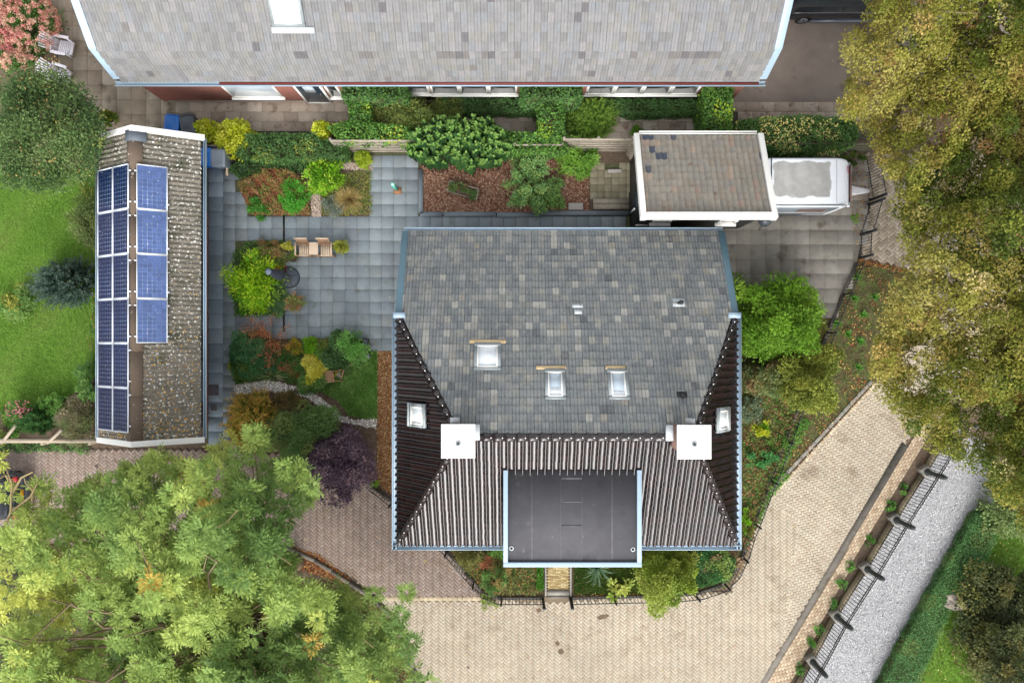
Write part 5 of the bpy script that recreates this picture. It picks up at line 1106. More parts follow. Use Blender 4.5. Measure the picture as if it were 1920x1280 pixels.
# spiked railing on a low wall beside the gravel
rp = [(1786, 790), (1730, 882), (1673, 971), (1619, 1062), (1563, 1150), (1518, 1234), (1474, 1318)]
rr_ = thing('railing', 'black spiked iron railing with stone piers beside the gravel', 'railing', P(1619, 1062))
k = MB(); k.tube([(0, 0, .2), (0, 0, 1.18)], .013, 5); k.lathe((0, 0, 1.18), [(.02, 0), (.028, .03), (.012, .07), (.001, .10)], 6, 1); rpk = k.mesh('picket'); rpk.materials.append(M['black_iron']); rpk.materials.append(M['finial_white'])
Wi = WM[rr_].inverted()
for a, b in zip(rp[:-1], rp[1:]):
    A, B = P(*a), P(*b); d = (B - A).normalized(); n = 17; nr_ = Vector((d.y, -d.x, 0))
    for i in range(1, n): ob('picket', rpk, None, rr_, Wi @ Matrix.Translation(A + (B - A) * (i / n)))
    for z, off in ((.3, 0), (1.02, 0), (1.14, 0)): k = MB(); k.bar(A + Vector((0, 0, z)), B + Vector((0, 0, z)), .035, .022); k.build('rail', M['black_iron'], rr_)
    k = MB(); k.bar(A + Vector((0, 0, .1)) - nr_ * .0, B + Vector((0, 0, .1)), .2, .2); k.build('wall', M['wall_cap'], rr_)
for q in rp[:-1]:
    p = P(*q); k = MB(); k.box((0, 0, .16), (.42, .38, .32), Matrix.Rotation(-1.02, 3, 'Z')); o = k.build('pier', M['concrete'], rr_, Wi @ Matrix.Translation(p), bevel=.01)
    k = MB(); k.lathe((0, 0, .3), [(.14, 0), (.13, .06), (.10, .09), (.09, .9), (.11, .93), (.11, 1.0), (.07, 1.04), (.09, 1.1), (.09, 1.18), (.03, 1.26)], 12); k.build('post', M['bollard'], o, I4, smooth=False)
# wooden rail fence along the south end of the west lawn
wf = thing('rail_fence', 'pale timber rail fence with slanting struts south of the lawn', 'fence', P(90, 830))
k = MB(); k.bar(P(-60, 826, .75), P(182, 826, .75), .16, .12); k.build('rail', M['timber_rail'], wf)
for x in (8, 90, 178): k = MB(); k.box(P(x, 829, .35) , (.12, .12, .72)); k.build('post', M['timber_rail'], wf)
for a, b in (((30, 797), (4, 830)), ((116, 806), (90, 830))): k = MB(); k.bar(P(*a, 1.15), P(*b, .68), .1, .09); k.build('strut', M['timber_rail'], wf)
# slatted wooden fences
def slat_fence(label, a_px, b_px, n, h, z0, m, posts=2, group='slatted garden fences', lean=0.0):
    A, B = P(*a_px), P(*b_px); t = thing('slat_fence', label, 'fence', (A + B) / 2, group=group); d = (B - A).normalized(); nn = Vector((-d.y, d.x, 0))
    for i in range(n):
        z = z0 + (i + .5) * (h - z0) / n; k = MB(); o_ = nn * (lean * z)
        q0, q1 = A + Vector((0, 0, z)) + o_, B + Vector((0, 0, z)) + o_; hh = (h - z0) / n * .46
        k.bar(q0, q1, .03, hh); k.build('slat', m, t)
    for i in range(posts):
        q = A + (B - A) * (i / (posts - 1)) + nn * .06; k = MB(); k.box(q + Vector((0, 0, h / 2 + .03)), (.09, .09, h + .06)); k.build('post', m, t)
    k = MB(); k.bar(A + Vector((0, 0, h + .05)) + nn * (lean * h), B + Vector((0, 0, h + .05)) + nn * (lean * h), .06, .03); k.build('cap', m, t)
slat_fence('grey slatted wooden fence below the ivy beside the small patio', (640, 287), (800, 287), 7, 1.7, .1, M['wood_grey'], 3)
slat_fence('grey slatted wooden fence behind the rose bed', (880, 292), (1050, 292), 7, 1.5, .1, M['wood_grey'], 3)
slat_fence('grey slatted wooden fence left of the garage below the spiky yew', (1052, 286), (1172, 286), 7, 1.8, .1, M['wood_grey'], 3)
slat_fence('short grey slatted fence side panel touching the garage corner', (1172, 288), (1186, 312), 7, 1.7, .1, M['wood_grey'], 2)
slat_fence('dark weathered slatted fence behind the caravan', (1425, 286), (1628, 286), 5, 1.2, .1, M['wood_dark'] if 'wood_dark' in M else M.setdefault('wood_dark', mat('wood_dark', S(98, 92, 78), 0.9, 0.2, [(2, 0.2), (25, 0.2)], [(S(84, 96, 54), 4, 0.5, 0.65, 6)])), 4)

# ------------------------------------------------------------------ vegetation
def lumpy(d, seed, amp=0.16):
    r = np.random.default_rng(seed); f = np.zeros(len(d))
    for _ in range(7):
        a = r.normal(size=3) * r.uniform(1.5, 5.0); f += np.sin(d @ a + r.uniform(0, 6.28))
    return 1 + amp * f / 2.2
def tubes_to(kb, base, tips, r0, n=4, sag=0.0, wob=0.08):
    for t_ in tips:
        base_ = Vector(base); t_ = Vector(t_); L = (t_ - base_).length; pts = []
        for i in range(5):
            f = i / 4; p = base_ + (t_ - base_) * f; p.z = base_.z + (t_.z - base_.z) * (f ** 0.8); 
            if 0 < i < 4: p += Vector(rng.normal(0, wob * L * .35, 3))
            pts.append(p)
        kb.tube(pts, [r0 * (1 - .8 * i / 4) for i in range(5)], n, cap=False)
NPLANT = [0]
def shrub(name, label, px, py, rx, ry, h, pal, L=0.09, W=None, cover=2.6, style='round', group=None, tips=None, amp=0.16, zb=0.0, cat=None, m='leaf', rz=0.0, stems=5, flat=0.0):
    """leafy shrub: footprint in photo pixels (centre, half-axes), height in metres"""
    NPLANT[0] += 1; sd_ = 100 + NPLANT[0]; W = W or L * .55; zc = zb + h * .55; k_ = (H - zc) / F
    c = P(px, py, zc); Rx, Ry = rx * k_, ry * k_
    t = thing(name, label, cat or 'shrub', (c.x, c.y, zb), group=group)
    area = math.pi * Rx * Ry + math.pi * (Rx + Ry) * h * .5
    n = int(cover * area / (L * W * .5)); n = max(60, min(n, 26000)); ch = []
    cr, sr = math.cos(rz), math.sin(rz)
    def place(d, rad):
        x, y = d[:, 0] * Rx * rad, d[:, 1] * Ry * rad
        return np.column_stack([c.x + x * cr - y * sr, c.y + x * sr + y * cr, zb + np.maximum(h * (0.12 + .88 * np.clip(d[:, 2], 0, 1)) * rad, 0.03)])
    if style in ('round', 'tight', 'loose'):
        ncl = max(8, int(n / (70 if style != 'tight' else 25)))
        d = rdir(ncl); d[:, 2] = np.abs(d[:, 2]) ** 0.8; d /= np.linalg.norm(d, axis=1, keepdims=True)
        depth = rng.uniform(0, 1, ncl) ** 2.2 * (.5 if style != 'loose' else .7); rad = lumpy(d, sd_, amp) * (1 - depth)
        pc = place(d, rad); cc = pick(pal, ncl, .14); per = int(n / ncl) + 1
        rc = (0.22 if style == 'round' else .12 if style == 'tight' else .3) * min(Rx, Ry, h * 1.2) * .8 + L * .5
        q = np.repeat(np.arange(ncl), per); o = rng.normal(0, .5, (len(q), 3)) * rc * [1, 1, .7]
        pos = pc[q] + o; pos[:, 2] = np.maximum(pos[:, 2], zb + .02)
        out = d[q]; ax = out * .7 + o / rc * .8 + rdir(len(q)) * .7; nr = out * .6 + np.array([0, 0, .9]) + rdir(len(q)) * .55
        col = cc[q] * (1 + rng.uniform(-.15, .15, (len(q), 1)))
        if tips is not None:
            up = (o[:, 2] > rc * .2) & (depth[q] < .12) & (rng.random(len(q)) < .55); col[up] = pick(tips, up.sum(), .12)
        ch.append(leaf_arrays(pos, ax, nr, L * rng.uniform(.65, 1.25, len(q)), W * rng.uniform(.7, 1.2, len(q)), col))
    elif style == 'clumpy':      # separate leafy lobes with gaps between them
        Rm = (Rx + Ry) / 2; rc = max(.16, min(.36, Rm * .27)); ncl = max(9, int(3.4 * area / (math.pi * rc * rc)))
        d = rdir(ncl); d[:, 2] = np.abs(d[:, 2]) ** .8; d /= np.linalg.norm(d, axis=1, keepdims=True)
        depth = rng.uniform(0, 1, ncl) ** 2.0 * .55; pc = place(d, lumpy(d, sd_, amp * 1.9) * (1 - depth) * (1 - .35 * rc / Rm)) + rng.normal(0, .22 * rc, (ncl, 3)); cc = pick(pal, ncl, .13); per = int(max(20, 1.5 * 2 * math.pi * rc * rc / (L * W * .5)))
        per = min(per, int(34000 / ncl) + 1); q = np.repeat(np.arange(ncl), per); o = rdir(len(q)); o[:, 2] = np.abs(o[:, 2]) * .9 - .15; rs = (rc * rng.uniform(.5, 1.45, ncl))[q][:, None]; st = rng.random((len(q), 1)) < .22; rs = rs * np.where(st, rng.uniform(1.0, 1.6, (len(q), 1)), 1.0)
        pos = pc[q] + o * rs * rng.uniform(.75, 1.05, (len(q), 1)) * [1, 1, .75]; pos[:, 2] = np.maximum(pos[:, 2], zb + .02)
        ax = o * .9 + rdir(len(q)) * .6; nr = o * .7 + np.array([0, 0, .8]) + rdir(len(q)) * .4; col = cc[q] * (1 + rng.uniform(-.14, .14, (len(q), 1)))
        if tips is not None: up = (o[:, 2] > .45) & (depth[q] < .15) & (rng.random(len(q)) < .6); col[up] = pick(tips, up.sum(), .12)
        ch.append(leaf_arrays(pos, ax, nr, L * rng.uniform(.65, 1.25, len(q)), W * rng.uniform(.7, 1.2, len(q)), col))
    elif style == 'spray':       # radiating needle-clad shoots
        ns = max(60, int(n / 34)); d = rdir(ns); d[:, 2] = np.abs(d[:, 2]) ** .9 + .05; d /= np.linalg.norm(d, axis=1, keepdims=True)
        rad = lumpy(d, sd_, amp) * rng.uniform(.72, 1.08, ns); cc = pick(pal, ns, .2); per = 34
        tip = place(d, rad); root = place(d, rad * .45); q = np.repeat(np.arange(ns), per); f = np.tile(np.linspace(.12, 1, per), ns)
        bend = np.sin(f * 2.2)[:, None] * np.array([0, 0, .07 * h])
        pos = root[q] + (tip - root)[q] * f[:, None] + bend * .6 + rng.normal(0, .012, (len(q), 3))
        dr = (tip - root)[q]; dr /= np.linalg.norm(dr, axis=1, keepdims=True); ax = dr * .9 + rdir(len(q)) * .75; nr = np.array([0, 0, 1.]) + rdir(len(q)) * .6
        col = cc[q] * (1 + rng.uniform(-.2, .2, (len(q), 1)))
        if tips is not None: up = f > .78; col[up] = pick(tips, up.sum(), .14)
        ch.append(leaf_arrays(pos, ax, nr, L * rng.uniform(.7, 1.3, len(q)), W, col, .05))
    elif style == 'grass':       # arching blades
        nb = max(30, n // 6); a = rng.uniform(0, 6.283, nb); rr = np.sqrt(rng.uniform(0.02, 1, nb)); cc = pick(pal, nb, .2); seg = 4
        b0 = np.column_stack([c.x + np.cos(a) * Rx * .18 * rr, c.y + np.sin(a) * Ry * .18 * rr, np.full(nb, zb + .02)]); e = np.column_stack([np.cos(a) * Rx * rr, np.sin(a) * Ry * rr, np.zeros(nb)])
        hh = h * rng.uniform(.6, 1.1, nb)
        def pt(f): return b0 + e * f[:, None] + np.column_stack([np.zeros(nb), np.zeros(nb), hh * np.sin(f * 2.3)])
        for s in range(seg):
            f0 = np.full(nb, s / seg); f1 = np.full(nb, (s + 1) / seg); p0, p1 = pt(f0), pt(f1); sdv = np.column_stack([-np.sin(a), np.cos(a), np.zeros(nb)])
            w0, w1 = W * (1 - s / seg * .85), W * (1 - (s + 1) / seg * .9)
            V = np.stack([p0 - sdv * w0 / 2, p0 + sdv * w0 / 2, p1 + sdv * w1 / 2, p1 - sdv * w1 / 2], 1).reshape(-1, 3); ch.append((V, np.repeat(cc, 4, 0)))
    elif style == 'airy':        # visible branches with leaves along them
        nb = max(10, int(stems)); kb = MB(); P_ = []; A_ = []
        for i in range(nb):
            a = rng.uniform(0, 6.283); r = math.sqrt(rng.uniform(.08, 1)); e = Vector((c.x + math.cos(a) * Rx * r, c.y + math.sin(a) * Ry * r, zb + h * rng.uniform(.55, 1.0) * (1 - .35 * r)))
            b0 = Vector((c.x + rng.normal(0, .06), c.y + rng.normal(0, .06), zb)); mid = b0 * .45 + e * .55 + Vector((rng.normal(0, .12), rng.normal(0, .12), h * .18))
            pts = [b0 * ((1 - f) ** 2) + mid * (2 * f * (1 - f)) + e * f * f for f in np.linspace(0, 1, 8)]
            kb.tube(pts, [.014 * (1 - .75 * j / 7) for j in range(8)], 4, cap=False)
            m_ = max(6, n // nb); f = rng.uniform(.3, 1.03, m_); fi = np.clip(f * 7, 0, 6.99).astype(int); A0 = np.array([tuple(p) for p in pts]); pp = A0[fi] + (A0[np.minimum(fi + 1, 7)] - A0[fi]) * (f * 7 - fi)[:, None]
            P_.append(pp + rng.normal(0, .055 + L * .35, (m_, 3))); A_.append(np.tile(np.array(tuple((e - b0).normalized())), (m_, 1)))
        pos = np.concatenate(P_); ax = np.concatenate(A_) * .5 + rdir(len(pos)); nr = np.array([0, 0, 1.]) + rdir(len(pos)) * .7
        ch.append(leaf_arrays(pos, ax, nr, L * rng.uniform(.6, 1.2, len(pos)), W * rng.uniform(.7, 1.2, len(pos)), pick(pal, len(pos), .2)))
        kb.build('branches', M['twig'], t)
    if style != 'airy' and style != 'grass':
        kb = MB(); tubes_to(kb, (c.x, c.y, zb), [(c.x + rng.normal(0, Rx * .35), c.y + rng.normal(0, Ry * .35), zb + h * rng.uniform(.5, .75)) for _ in range(stems)], .02 + h * .008, 5); kb.build('stems', M['twig_dark'], t)
    leaf_obj('foliage', ch, M[m], t)
    return t

def hedge(name, label, poly_px, h, pal, L=0.07, W=None, cover=2.4, lump=0.05, group=None, tips=None, zlow=0.0, cat='hedge', flowers=None, solid=True):
    """clipped hedge or ivy mass: outline of its top in photo pixels"""
    W = W or L * .65; q = [P(a, b, h) for a, b in poly_px]; pol = np.array([(v.x, v.y) for v in q]); cen = pol.mean(0)
    t = thing(name, label, cat, (cen[0], cen[1], 0), group=group); lo, hi = pol.min(0), pol.max(0)
    A = .5 * abs(sum(pol[i - 1][0] * pol[i][1] - pol[i][0] * pol[i - 1][1] for i in range(len(pol)))); n = int(cover * A / (L * W * .5)); n = min(n, 30000)
    xy = rng.uniform(lo - .03, hi + .03, (int(n * ((hi - lo).prod() / A)) + 50, 2)); xy = xy[inpoly(xy[:, 0], xy[:, 1], pol)]
    z = h + lump * (np.sin(xy[:, 0] * 5.1 + 1) * np.cos(xy[:, 1] * 4.3) + .6 * np.sin(xy[:, 0] * 11 + xy[:, 1] * 9)) - rng.uniform(0, 1, len(xy)) ** 2 * min(.35, h * .4)
    pos = np.column_stack([xy, z]); nr = np.tile([0, 0, 1.], (len(xy), 1))
    for i in range(len(pol)):
        a, b = pol[i - 1], pol[i]; e = b - a; Ln = np.linalg.norm(e); m_ = int(cover * .8 * Ln * (h - zlow) / (L * W * .5)); m_ = min(m_, 9000)
        f = rng.random(m_); nn = np.array([e[1], -e[0]]) / (Ln + 1e-9)
        if (cen - a) @ nn > 0: nn = -nn
        zz = zlow + (h - zlow) * rng.random(m_); off = -rng.random(m_) ** 2 * .15 + .03 * np.sin(f * Ln * 7 + zz * 5)
        pos = np.concatenate([pos, np.column_stack([a + e * f[:, None] + nn * off[:, None], zz])]); nr = np.concatenate([nr, np.tile([nn[0], nn[1], .35], (m_, 1))])
    N = len(pos); ax = rdir(N) + nr * .3; nr = nr + rdir(N) * .6; cl = np.sin(pos[:, 0] * 3.3 + pos[:, 1] * 2.1) + np.sin(pos[:, 0] * 1.3 - pos[:, 1] * 3.9 + pos[:, 2] * 4)
    col = pick(pal, N, .2) * (1 + .10 * cl[:, None])
    if tips is not None: s_ = (cl > .75) & (rng.random(N) < .35); col[s_] = pick(tips, s_.sum(), .15)
    ch = [leaf_arrays(pos, ax, nr, L * rng.uniform(.65, 1.3, N), W * rng.uniform(.7, 1.2, N), col)]
    leaf_obj('foliage', ch, M['leaf'], t)
    if solid:
        k = MB(); pin = [cen + (p - cen) * (1 - min(.3, .22 / (np.linalg.norm(p - cen) + 1e-6))) for p in pol]; k.prism(pin, zlow, max(zlow + .05, h - min(.3, h * .35))); k.build('branches', M['twig_dark'], t)
    return t

def cover_patch(name, label, polys_px, h, pal, L=.07, W=None, cover=1.6, cat='ground cover', tips=None, m='leaf', z0=0.02, upright=.5, scale=1.7):
    W = W or L * .6; ch = []
    for poly_px in polys_px:
        pol = np.array([(q.x, q.y) for q in PP(poly_px)]); lo, hi = pol.min(0), pol.max(0); A = .5 * abs(sum(pol[i - 1][0] * pol[i][1] - pol[i][0] * pol[i - 1][1] for i in range(len(pol))))
        n = int(cover * A / (L * W * .5)); n = min(n, 45000); xy = rng.uniform(lo, hi, (int(n * (hi - lo).prod() / A), 2)); xy = xy[inpoly(xy[:, 0], xy[:, 1], pol)]; n = len(xy)
        s = scale; cl = np.sin(xy[:, 0] * s * 2.1 + 1) * np.sin(xy[:, 1] * s * 2.4 + 2) + .7 * np.sin(xy[:, 0] * s * 4.9 + xy[:, 1] * s * 3.7)
        z = z0 + h * rng.uniform(.15, 1, n) * (.65 + .3 * cl); pos = np.column_stack([xy, np.maximum(z, z0)])
        ax = rdir(n) * [1, 1, upright] + [0, 0, upright * .4]; nr = np.array([0, 0, 1.]) + rdir(n) * .6; np_ = len(pal)
        idx = np.clip(((cl + 1.7) / 3.4 * np_ + rng.normal(0, .9, n)).astype(int), 0, np_ - 1); col = np.array(pal)[idx] * (1 + rng.uniform(-.2, .2, (n, 1)))
        if tips is not None: s_ = rng.random(n) < .06; col[s_] = pick(tips, s_.sum(), .15)
        ch.append(leaf_arrays(pos, ax, nr, L * rng.uniform(.6, 1.3, n), W * rng.uniform(.6, 1.2, n), col))
    return leaf_obj(name, ch, M[m], kind='stuff', label=label, cat=cat)
def grass(label, poly_px, n, pal, hgt=.06, z0=.02, name='grass'):
    pol = np.array([(q.x, q.y) for q in PP(poly_px)]); lo, hi = pol.min(0), pol.max(0); xy = rng.uniform(lo, hi, (n, 2)); xy = xy[inpoly(xy[:, 0], xy[:, 1], pol)]; n = len(xy)
    cl = np.sin(xy[:, 0] * 1.3 + 1) * np.sin(xy[:, 1] * 1.1) + .6 * np.sin(xy[:, 0] * 3.1 - xy[:, 1] * 2.3); np_ = len(pal)
    idx = np.clip(((cl + 1.6) / 3.2 * np_ + rng.normal(0, 1.0, n)).astype(int), 0, np_ - 1); col = np.array(pal)[idx] * (1 + rng.uniform(-.15, .15, (n, 1)))
    ax = np.column_stack([rng.normal(0, .8, (n, 2)), np.full(n, .9)]); nr = np.column_stack([rng.normal(0, .5, (n, 2)), np.ones(n)])
    return leaf_obj(name, [leaf_arrays(np.column_stack([xy, np.full(n, z0)]), ax, nr, hgt * rng.uniform(.7, 1.5, n), .022, col, .1)], M['leaf_matt'], kind='stuff', label=label, cat='grass')
def fallen(label, poly_px, n, pal, size=.07, z0=.05, cl=0.0):
    pol = np.array([(q.x, q.y) for q in PP(poly_px)]); lo, hi = pol.min(0), pol.max(0); xy = rng.uniform(lo, hi, (n * 3, 2)); xy = xy[inpoly(xy[:, 0], xy[:, 1], pol)]
    if cl: f = np.sin(xy[:, 0] * 2.7 + 1) * np.sin(xy[:, 1] * 2.3) + .5 * np.sin(xy[:, 0] * 6 + xy[:, 1] * 5); xy = xy[f > cl - .4]
    xy = xy[:n]; n = len(xy); ax = np.column_stack([rng.normal(size=(n, 2)), rng.normal(0, .2, n)]); nr = np.column_stack([rng.normal(0, .3, (n, 2)), np.ones(n)])
    return leaf_obj('fallen_leaves', [leaf_arrays(np.column_stack([xy, z0 + rng.uniform(0, .02, n)]), ax, nr, size * rng.uniform(.5, 1.3, n), size * .6 * rng.uniform(.6, 1.1, n), pick(pal, n, .25), .25)], M['leaf_matt'], kind='stuff', label=label, cat='fallen leaves')

def G(*c):
    out = []
    for x in c:
        l = lin(x); y = .25 * l[0] + .65 * l[1] + .1 * l[2]; out.append(tuple(l * (.92 + .85 * math.exp(-y / .15))))
    return out
# ---- lawns and verges
grass('mown green lawn grass west of the shed', lawn_w, 75000, [S(110, 150, 58), S(120, 162, 64), S(130, 170, 72), S(140, 174, 82), S(146, 166, 86)], .055)
grass('darker shaggy grass of the small lawn by the house', lawn_c, 26000, [S(92, 136, 62), S(104, 150, 68), S(118, 160, 76), S(130, 164, 92)], .06)
cover_patch('clover', 'clover and weeds growing in the small lawn by the house', [lawn_c], .08, [S(86, 136, 52, .95), S(100, 152, 60, .95), S(116, 166, 70, .95), S(140, 178, 92, .95)], .055, .045, .8)
grass('mossy lawn grass at the bottom right behind the low hedge', lawn_e, 30000, [S(104, 136, 40), S(114, 144, 50), S(126, 152, 62), S(108, 126, 60)], .07)
grass('thin weedy grass of the verge east of the house', verge, 20000, [S(74, 96, 50), S(92, 110, 60), S(112, 106, 68), S(84, 108, 54)], .09, .018)
rust = [S(176, 112, 70), S(150, 88, 56), S(196, 140, 86), S(204, 164, 104), S(126, 78, 54)]
yell = [S(226, 206, 120), S(236, 220, 160), S(204, 168, 80), S(212, 190, 110)]
fallen('rusty fallen leaves scattered over the verge', verge, 4200, rust + yell[:1], .08, .05, .5)
fallen('rusty leaf litter beside the kerb under the ash tree', [(536, 1018), (600, 1040), (650, 1078), (662, 1096), (560, 1066)], 1500, rust, .08, .045)
fallen('few yellow leaves dropped on the beige lane', piazza, 60, yell + rust, .08, .05)
fallen('few leaves dropped on the west brick yard', [(330, 850), (690, 905), (890, 1110), (712, 1110), (560, 1010), (330, 1010)], 60, yell + rust, .07, .05)
fallen('few yellow leaves on the blue patio slabs', [(395, 406), (760, 406), (760, 650), (395, 650)], 110, yell + rust[:3], .055, .05)
fallen('yellow leaves on the bottom right lawn and hedge edge', [(1660, 1285), (1840, 960), (1930, 960), (1930, 1290)], 160, yell, .08, .1)
fallen('leaf litter round the caravan hitch', [(1560, 288), (1628, 290), (1624, 400), (1600, 480), (1596, 380), (1566, 310)], 420, rust + yell[:1], .07, .06)
fallen('rusty leaf line along the foot of the railing wall', [(1462, 1290), (1500, 1290), (1742, 862), (1730, 850)], 500, rust, .07, .07, .6)
fallen('rusty litter between gravel and low hedge', [(1630, 1290), (1642, 1290), (1832, 958), (1822, 954)], 380, rust, .07, .06)
fallen('leaves under the front fence', [(1076, 1112), (1290, 1108), (1290, 1118), (1076, 1120)], 260, rust + yell, .06, .06)
fallen('rusty litter along the drive bricks', [(1610, 484), (1700, 505), (1700, 512), (1606, 494)], 260, rust, .08, .06)
chips('bed_debris', [bed_w, bed_e, bed_s], 5000, [S(140, 110, 84), S(108, 84, 64), S(166, 140, 112)], .07, .02, M['leaf_matt'], label='twigs and dead leaves on the garden beds', cat='debris')

# ---- big trees
def tree_limbs(t, base, crown_pts, r0, m, n_limb, split=.45, top=None):
    base = Vector(base); top = Vector(top); k = MB()
    fork = base + (top - base) * split; k.tube([base - Vector((0, 0, .05)), base + (fork - base) * .1, base + (fork - base) * .5, fork, fork + (top - fork) * .5], [r0 * 1.35, r0, r0 * .85, r0 * .7, r0 * .35], 10); k.build('trunk', m, t)
    k = MB(); sel = crown_pts[rng.choice(len(crown_pts), min(n_limb, len(crown_pts)), replace=False)]
    for e in sel:
        e = Vector(e); f = rng.uniform(.0, .5); b0 = fork + (top - fork) * f; L = (e - b0).length; pts = []
        for i in range(7):
            g_ = i / 6; p = b0 + (e - b0) * g_; p.z = b0.z + (e.z - b0.z) * (g_ ** .75)
            if 0 < i < 6: p += Vector(rng.normal(0, .05 * L, 3)) * .8
            pts.append(p)
        r = r0 * rng.uniform(.16, .34); k.tube(pts, [r * (1 - .86 * i / 6) for i in range(7)], 5, cap=False)
    k.build('limbs', m, t)
def crown_points(outline_px, z_fn, spacing, layers, thick, seed, holes=()):
    """points filling a crown: the outline in photo pixels is taken at its mean height"""
    r = np.random.default_rng(seed); zs = z_fn(np.array([0.]), np.array([0.]))[0]
    pol = np.array([(q.x, q.y) for q in PP(outline_px, zs)]); lo, hi = pol.min(0), pol.max(0); A = (hi - lo).prod(); n = int(A / spacing ** 2 * layers)
    xy = r.uniform(lo, hi, (n, 2)); keep = inpoly(xy[:, 0], xy[:, 1], pol)
    for hx, hy, hr in holes: q = P(hx, hy, zs); keep &= np.hypot(xy[:, 0] - q.x, xy[:, 1] - q.y) > hr
    xy = xy[keep]; e = np.full(len(xy), 9.)
    for i in range(len(pol)):
        a, b = pol[i - 1], pol[i]; ab = b - a; t_ = np.clip(((xy - a) @ ab) / (ab @ ab), 0, 1); e = np.minimum(e, np.hypot(*(xy - a - t_[:, None] * ab).T))
    dep = r.uniform(0, 1, len(xy)) ** 1.6 * thick
    return xy, z_fn(xy[:, 0], xy[:, 1]), e, dep
def in_outline(cen, outline_px):
    s = F / (H - cen[:, 2]); return inpoly(960 + cen[:, 0] * s, 640 - cen[:, 1] * s, outline_px)
def leafy_crown(xy, z, e, dep, per, rc, L, W, palf, outline, drop=1.6, shell=False):
    zz = z - dep - drop * np.exp(-e / .7); cen = np.column_stack([xy, zz]); cen = cen[in_outline(cen, outline)]; n = len(cen); cc = palf(cen, n)
    q = np.repeat(np.arange(n), per); o = rng.normal(0, 1, (len(q), 3)) * rc * [1, 1, .55]
    if shell: o = rdir(len(q)); o[:, 2] = np.abs(o[:, 2]) * .8 - .1; o *= (rc * rng.uniform(.6, 1.3, n))[q][:, None] * rng.uniform(.7, 1.1, (len(q), 1))
    pos = cen[q] + o
    ax = o / rc * .6 + rdir(len(q)) * .8 + [0, 0, -.15]; nr = np.array([0, 0, 1.1]) + rdir(len(q)) * .75 + o / rc * .25
    return leaf_arrays(pos, ax, nr, L * rng.uniform(.6, 1.3, len(q)), W * rng.uniform(.7, 1.2, len(q)), cc[q] * (1 + rng.uniform(-.22, .22, (len(q), 1)))), cen

# lime trees along the right edge
limeA = [(1640, -60), (1622, 45), (1588, 88), (1602, 125), (1572, 158), (1584, 205), (1640, 255), (1664, 330), (1690, 360), (1800, 380), (1930, 380), (2160, 340), (2230, 100), (2160, -120), (1800, -160)]
limeB = [(1668, 345), (1690, 420), (1704, 476), (1684, 536), (1644, 636), (1632, 690), (1664, 745), (1706, 800), (1772, 846), (1838, 878), (1868, 930), (1930, 1000), (2120, 960), (2240, 700), (2180, 400), (1950, 330), (1800, 335)]
lime_pal = [S(140, 140, 54), S(124, 130, 46), S(156, 152, 66), S(104, 118, 40), S(86, 104, 36), S(170, 162, 84), S(150, 136, 64)]
lime_hi = [S(196, 184, 112), S(192, 164, 98), S(204, 192, 130), S(184, 144, 90)]
def lime_col(cen, n):
    f = np.sin(cen[:, 0] * 1.1 + 2) + np.sin(cen[:, 1] * .9 + 1) + .8 * np.sin(cen[:, 0] * 2.7 - cen[:, 1] * 2.3); idx = np.clip(((f + 2.8) / 5.6 * 7 + rng.normal(0, 1.3, n)).astype(int), 0, 6)
    c = np.array([lime_pal[i] for i in (4, 3, 1, 0, 6, 2, 5)])[idx]; h = rng.random(n) < .05; c[h] = pick(lime_hi, h.sum(), .1); return c
for nm, out, lab, zt, tb, seed, holes in (('lime_tree', limeA, 'tall olive yellow lime tree at the top right corner', 8.4, (1810, 190), 5, ()), ('lime_tree', limeB, 'tall olive yellow lime tree overhanging the lane on the right', 8.9, (1800, 640), 6, ((1775, 628, .35), (1756, 600, .22), (1800, 640, .2)))):
    zf = lambda x, y, zt=zt: zt + .6 * np.sin(x * .9 + 1) + .55 * np.sin(y * .8) + .6 * np.sin(x * 1.9 - y * 1.6) + .5 * np.sin(x * 3.3 + y * 2.9) + .35 * np.sin(x * 5.1 - y * 4.3)
    xy, z, e, dep = crown_points(out, zf, .46, 5.2, 3.0, seed, holes); c = P(tb[0], tb[1]); ct = xy.mean(0)
    t = thing(nm, lab, 'tree', (c.x, c.y, 0), group='lime trees along the right side'); ch, cen = leafy_crown(xy, z, e, dep, 108, .29, .085, .056, lime_col, out, .6, True)
    mm = len(cen) // 6; tw = cen[rng.choice(len(cen), mm)]
    leaf_obj('crown', [ch], M['leaf'], t)
    tree_limbs(t, (c.x, c.y, 0), cen - [0, 0, .25], .26, M['bark'], 120, .4, (c.x, c.y, zt - 1.2))

# round dark green tree above the lawn
def pal_fn(pal, hi, ph=.05):
    def f(cen, n):
        v = np.sin(cen[:, 0] * 2.3 + 1) + np.sin(cen[:, 1] * 2.0) + .8 * np.sin(cen[:, 0] * 4.7 - cen[:, 1] * 4.1); k_ = len(pal); idx = np.clip(((v + 2.6) / 5.2 * k_ + rng.normal(0, .9, n)).astype(int), 0, k_ - 1)
        c = np.array(pal)[idx]; h = rng.random(n) < ph; c[h] = pick(hi, h.sum(), .1); return c
    return f
rt = [(-60, 130), (10, 118), (64, 104), (112, 128), (150, 168), (186, 214), (192, 262), (178, 306), (150, 334), (100, 352), (40, 346), (-60, 336)]
zf = lambda x, y: 4.3 + .25 * np.sin(x * 2.1) + .25 * np.sin(y * 1.9 + 1) + .2 * np.sin(x * 4 - y * 3.4)
xy, z, e, dep = crown_points(rt, zf, .2, 4.6, 1.5, 9); t = thing('round_tree', 'round dark green leafy tree at the top of the lawn', 'tree', (*(xy.mean(0)), 0))
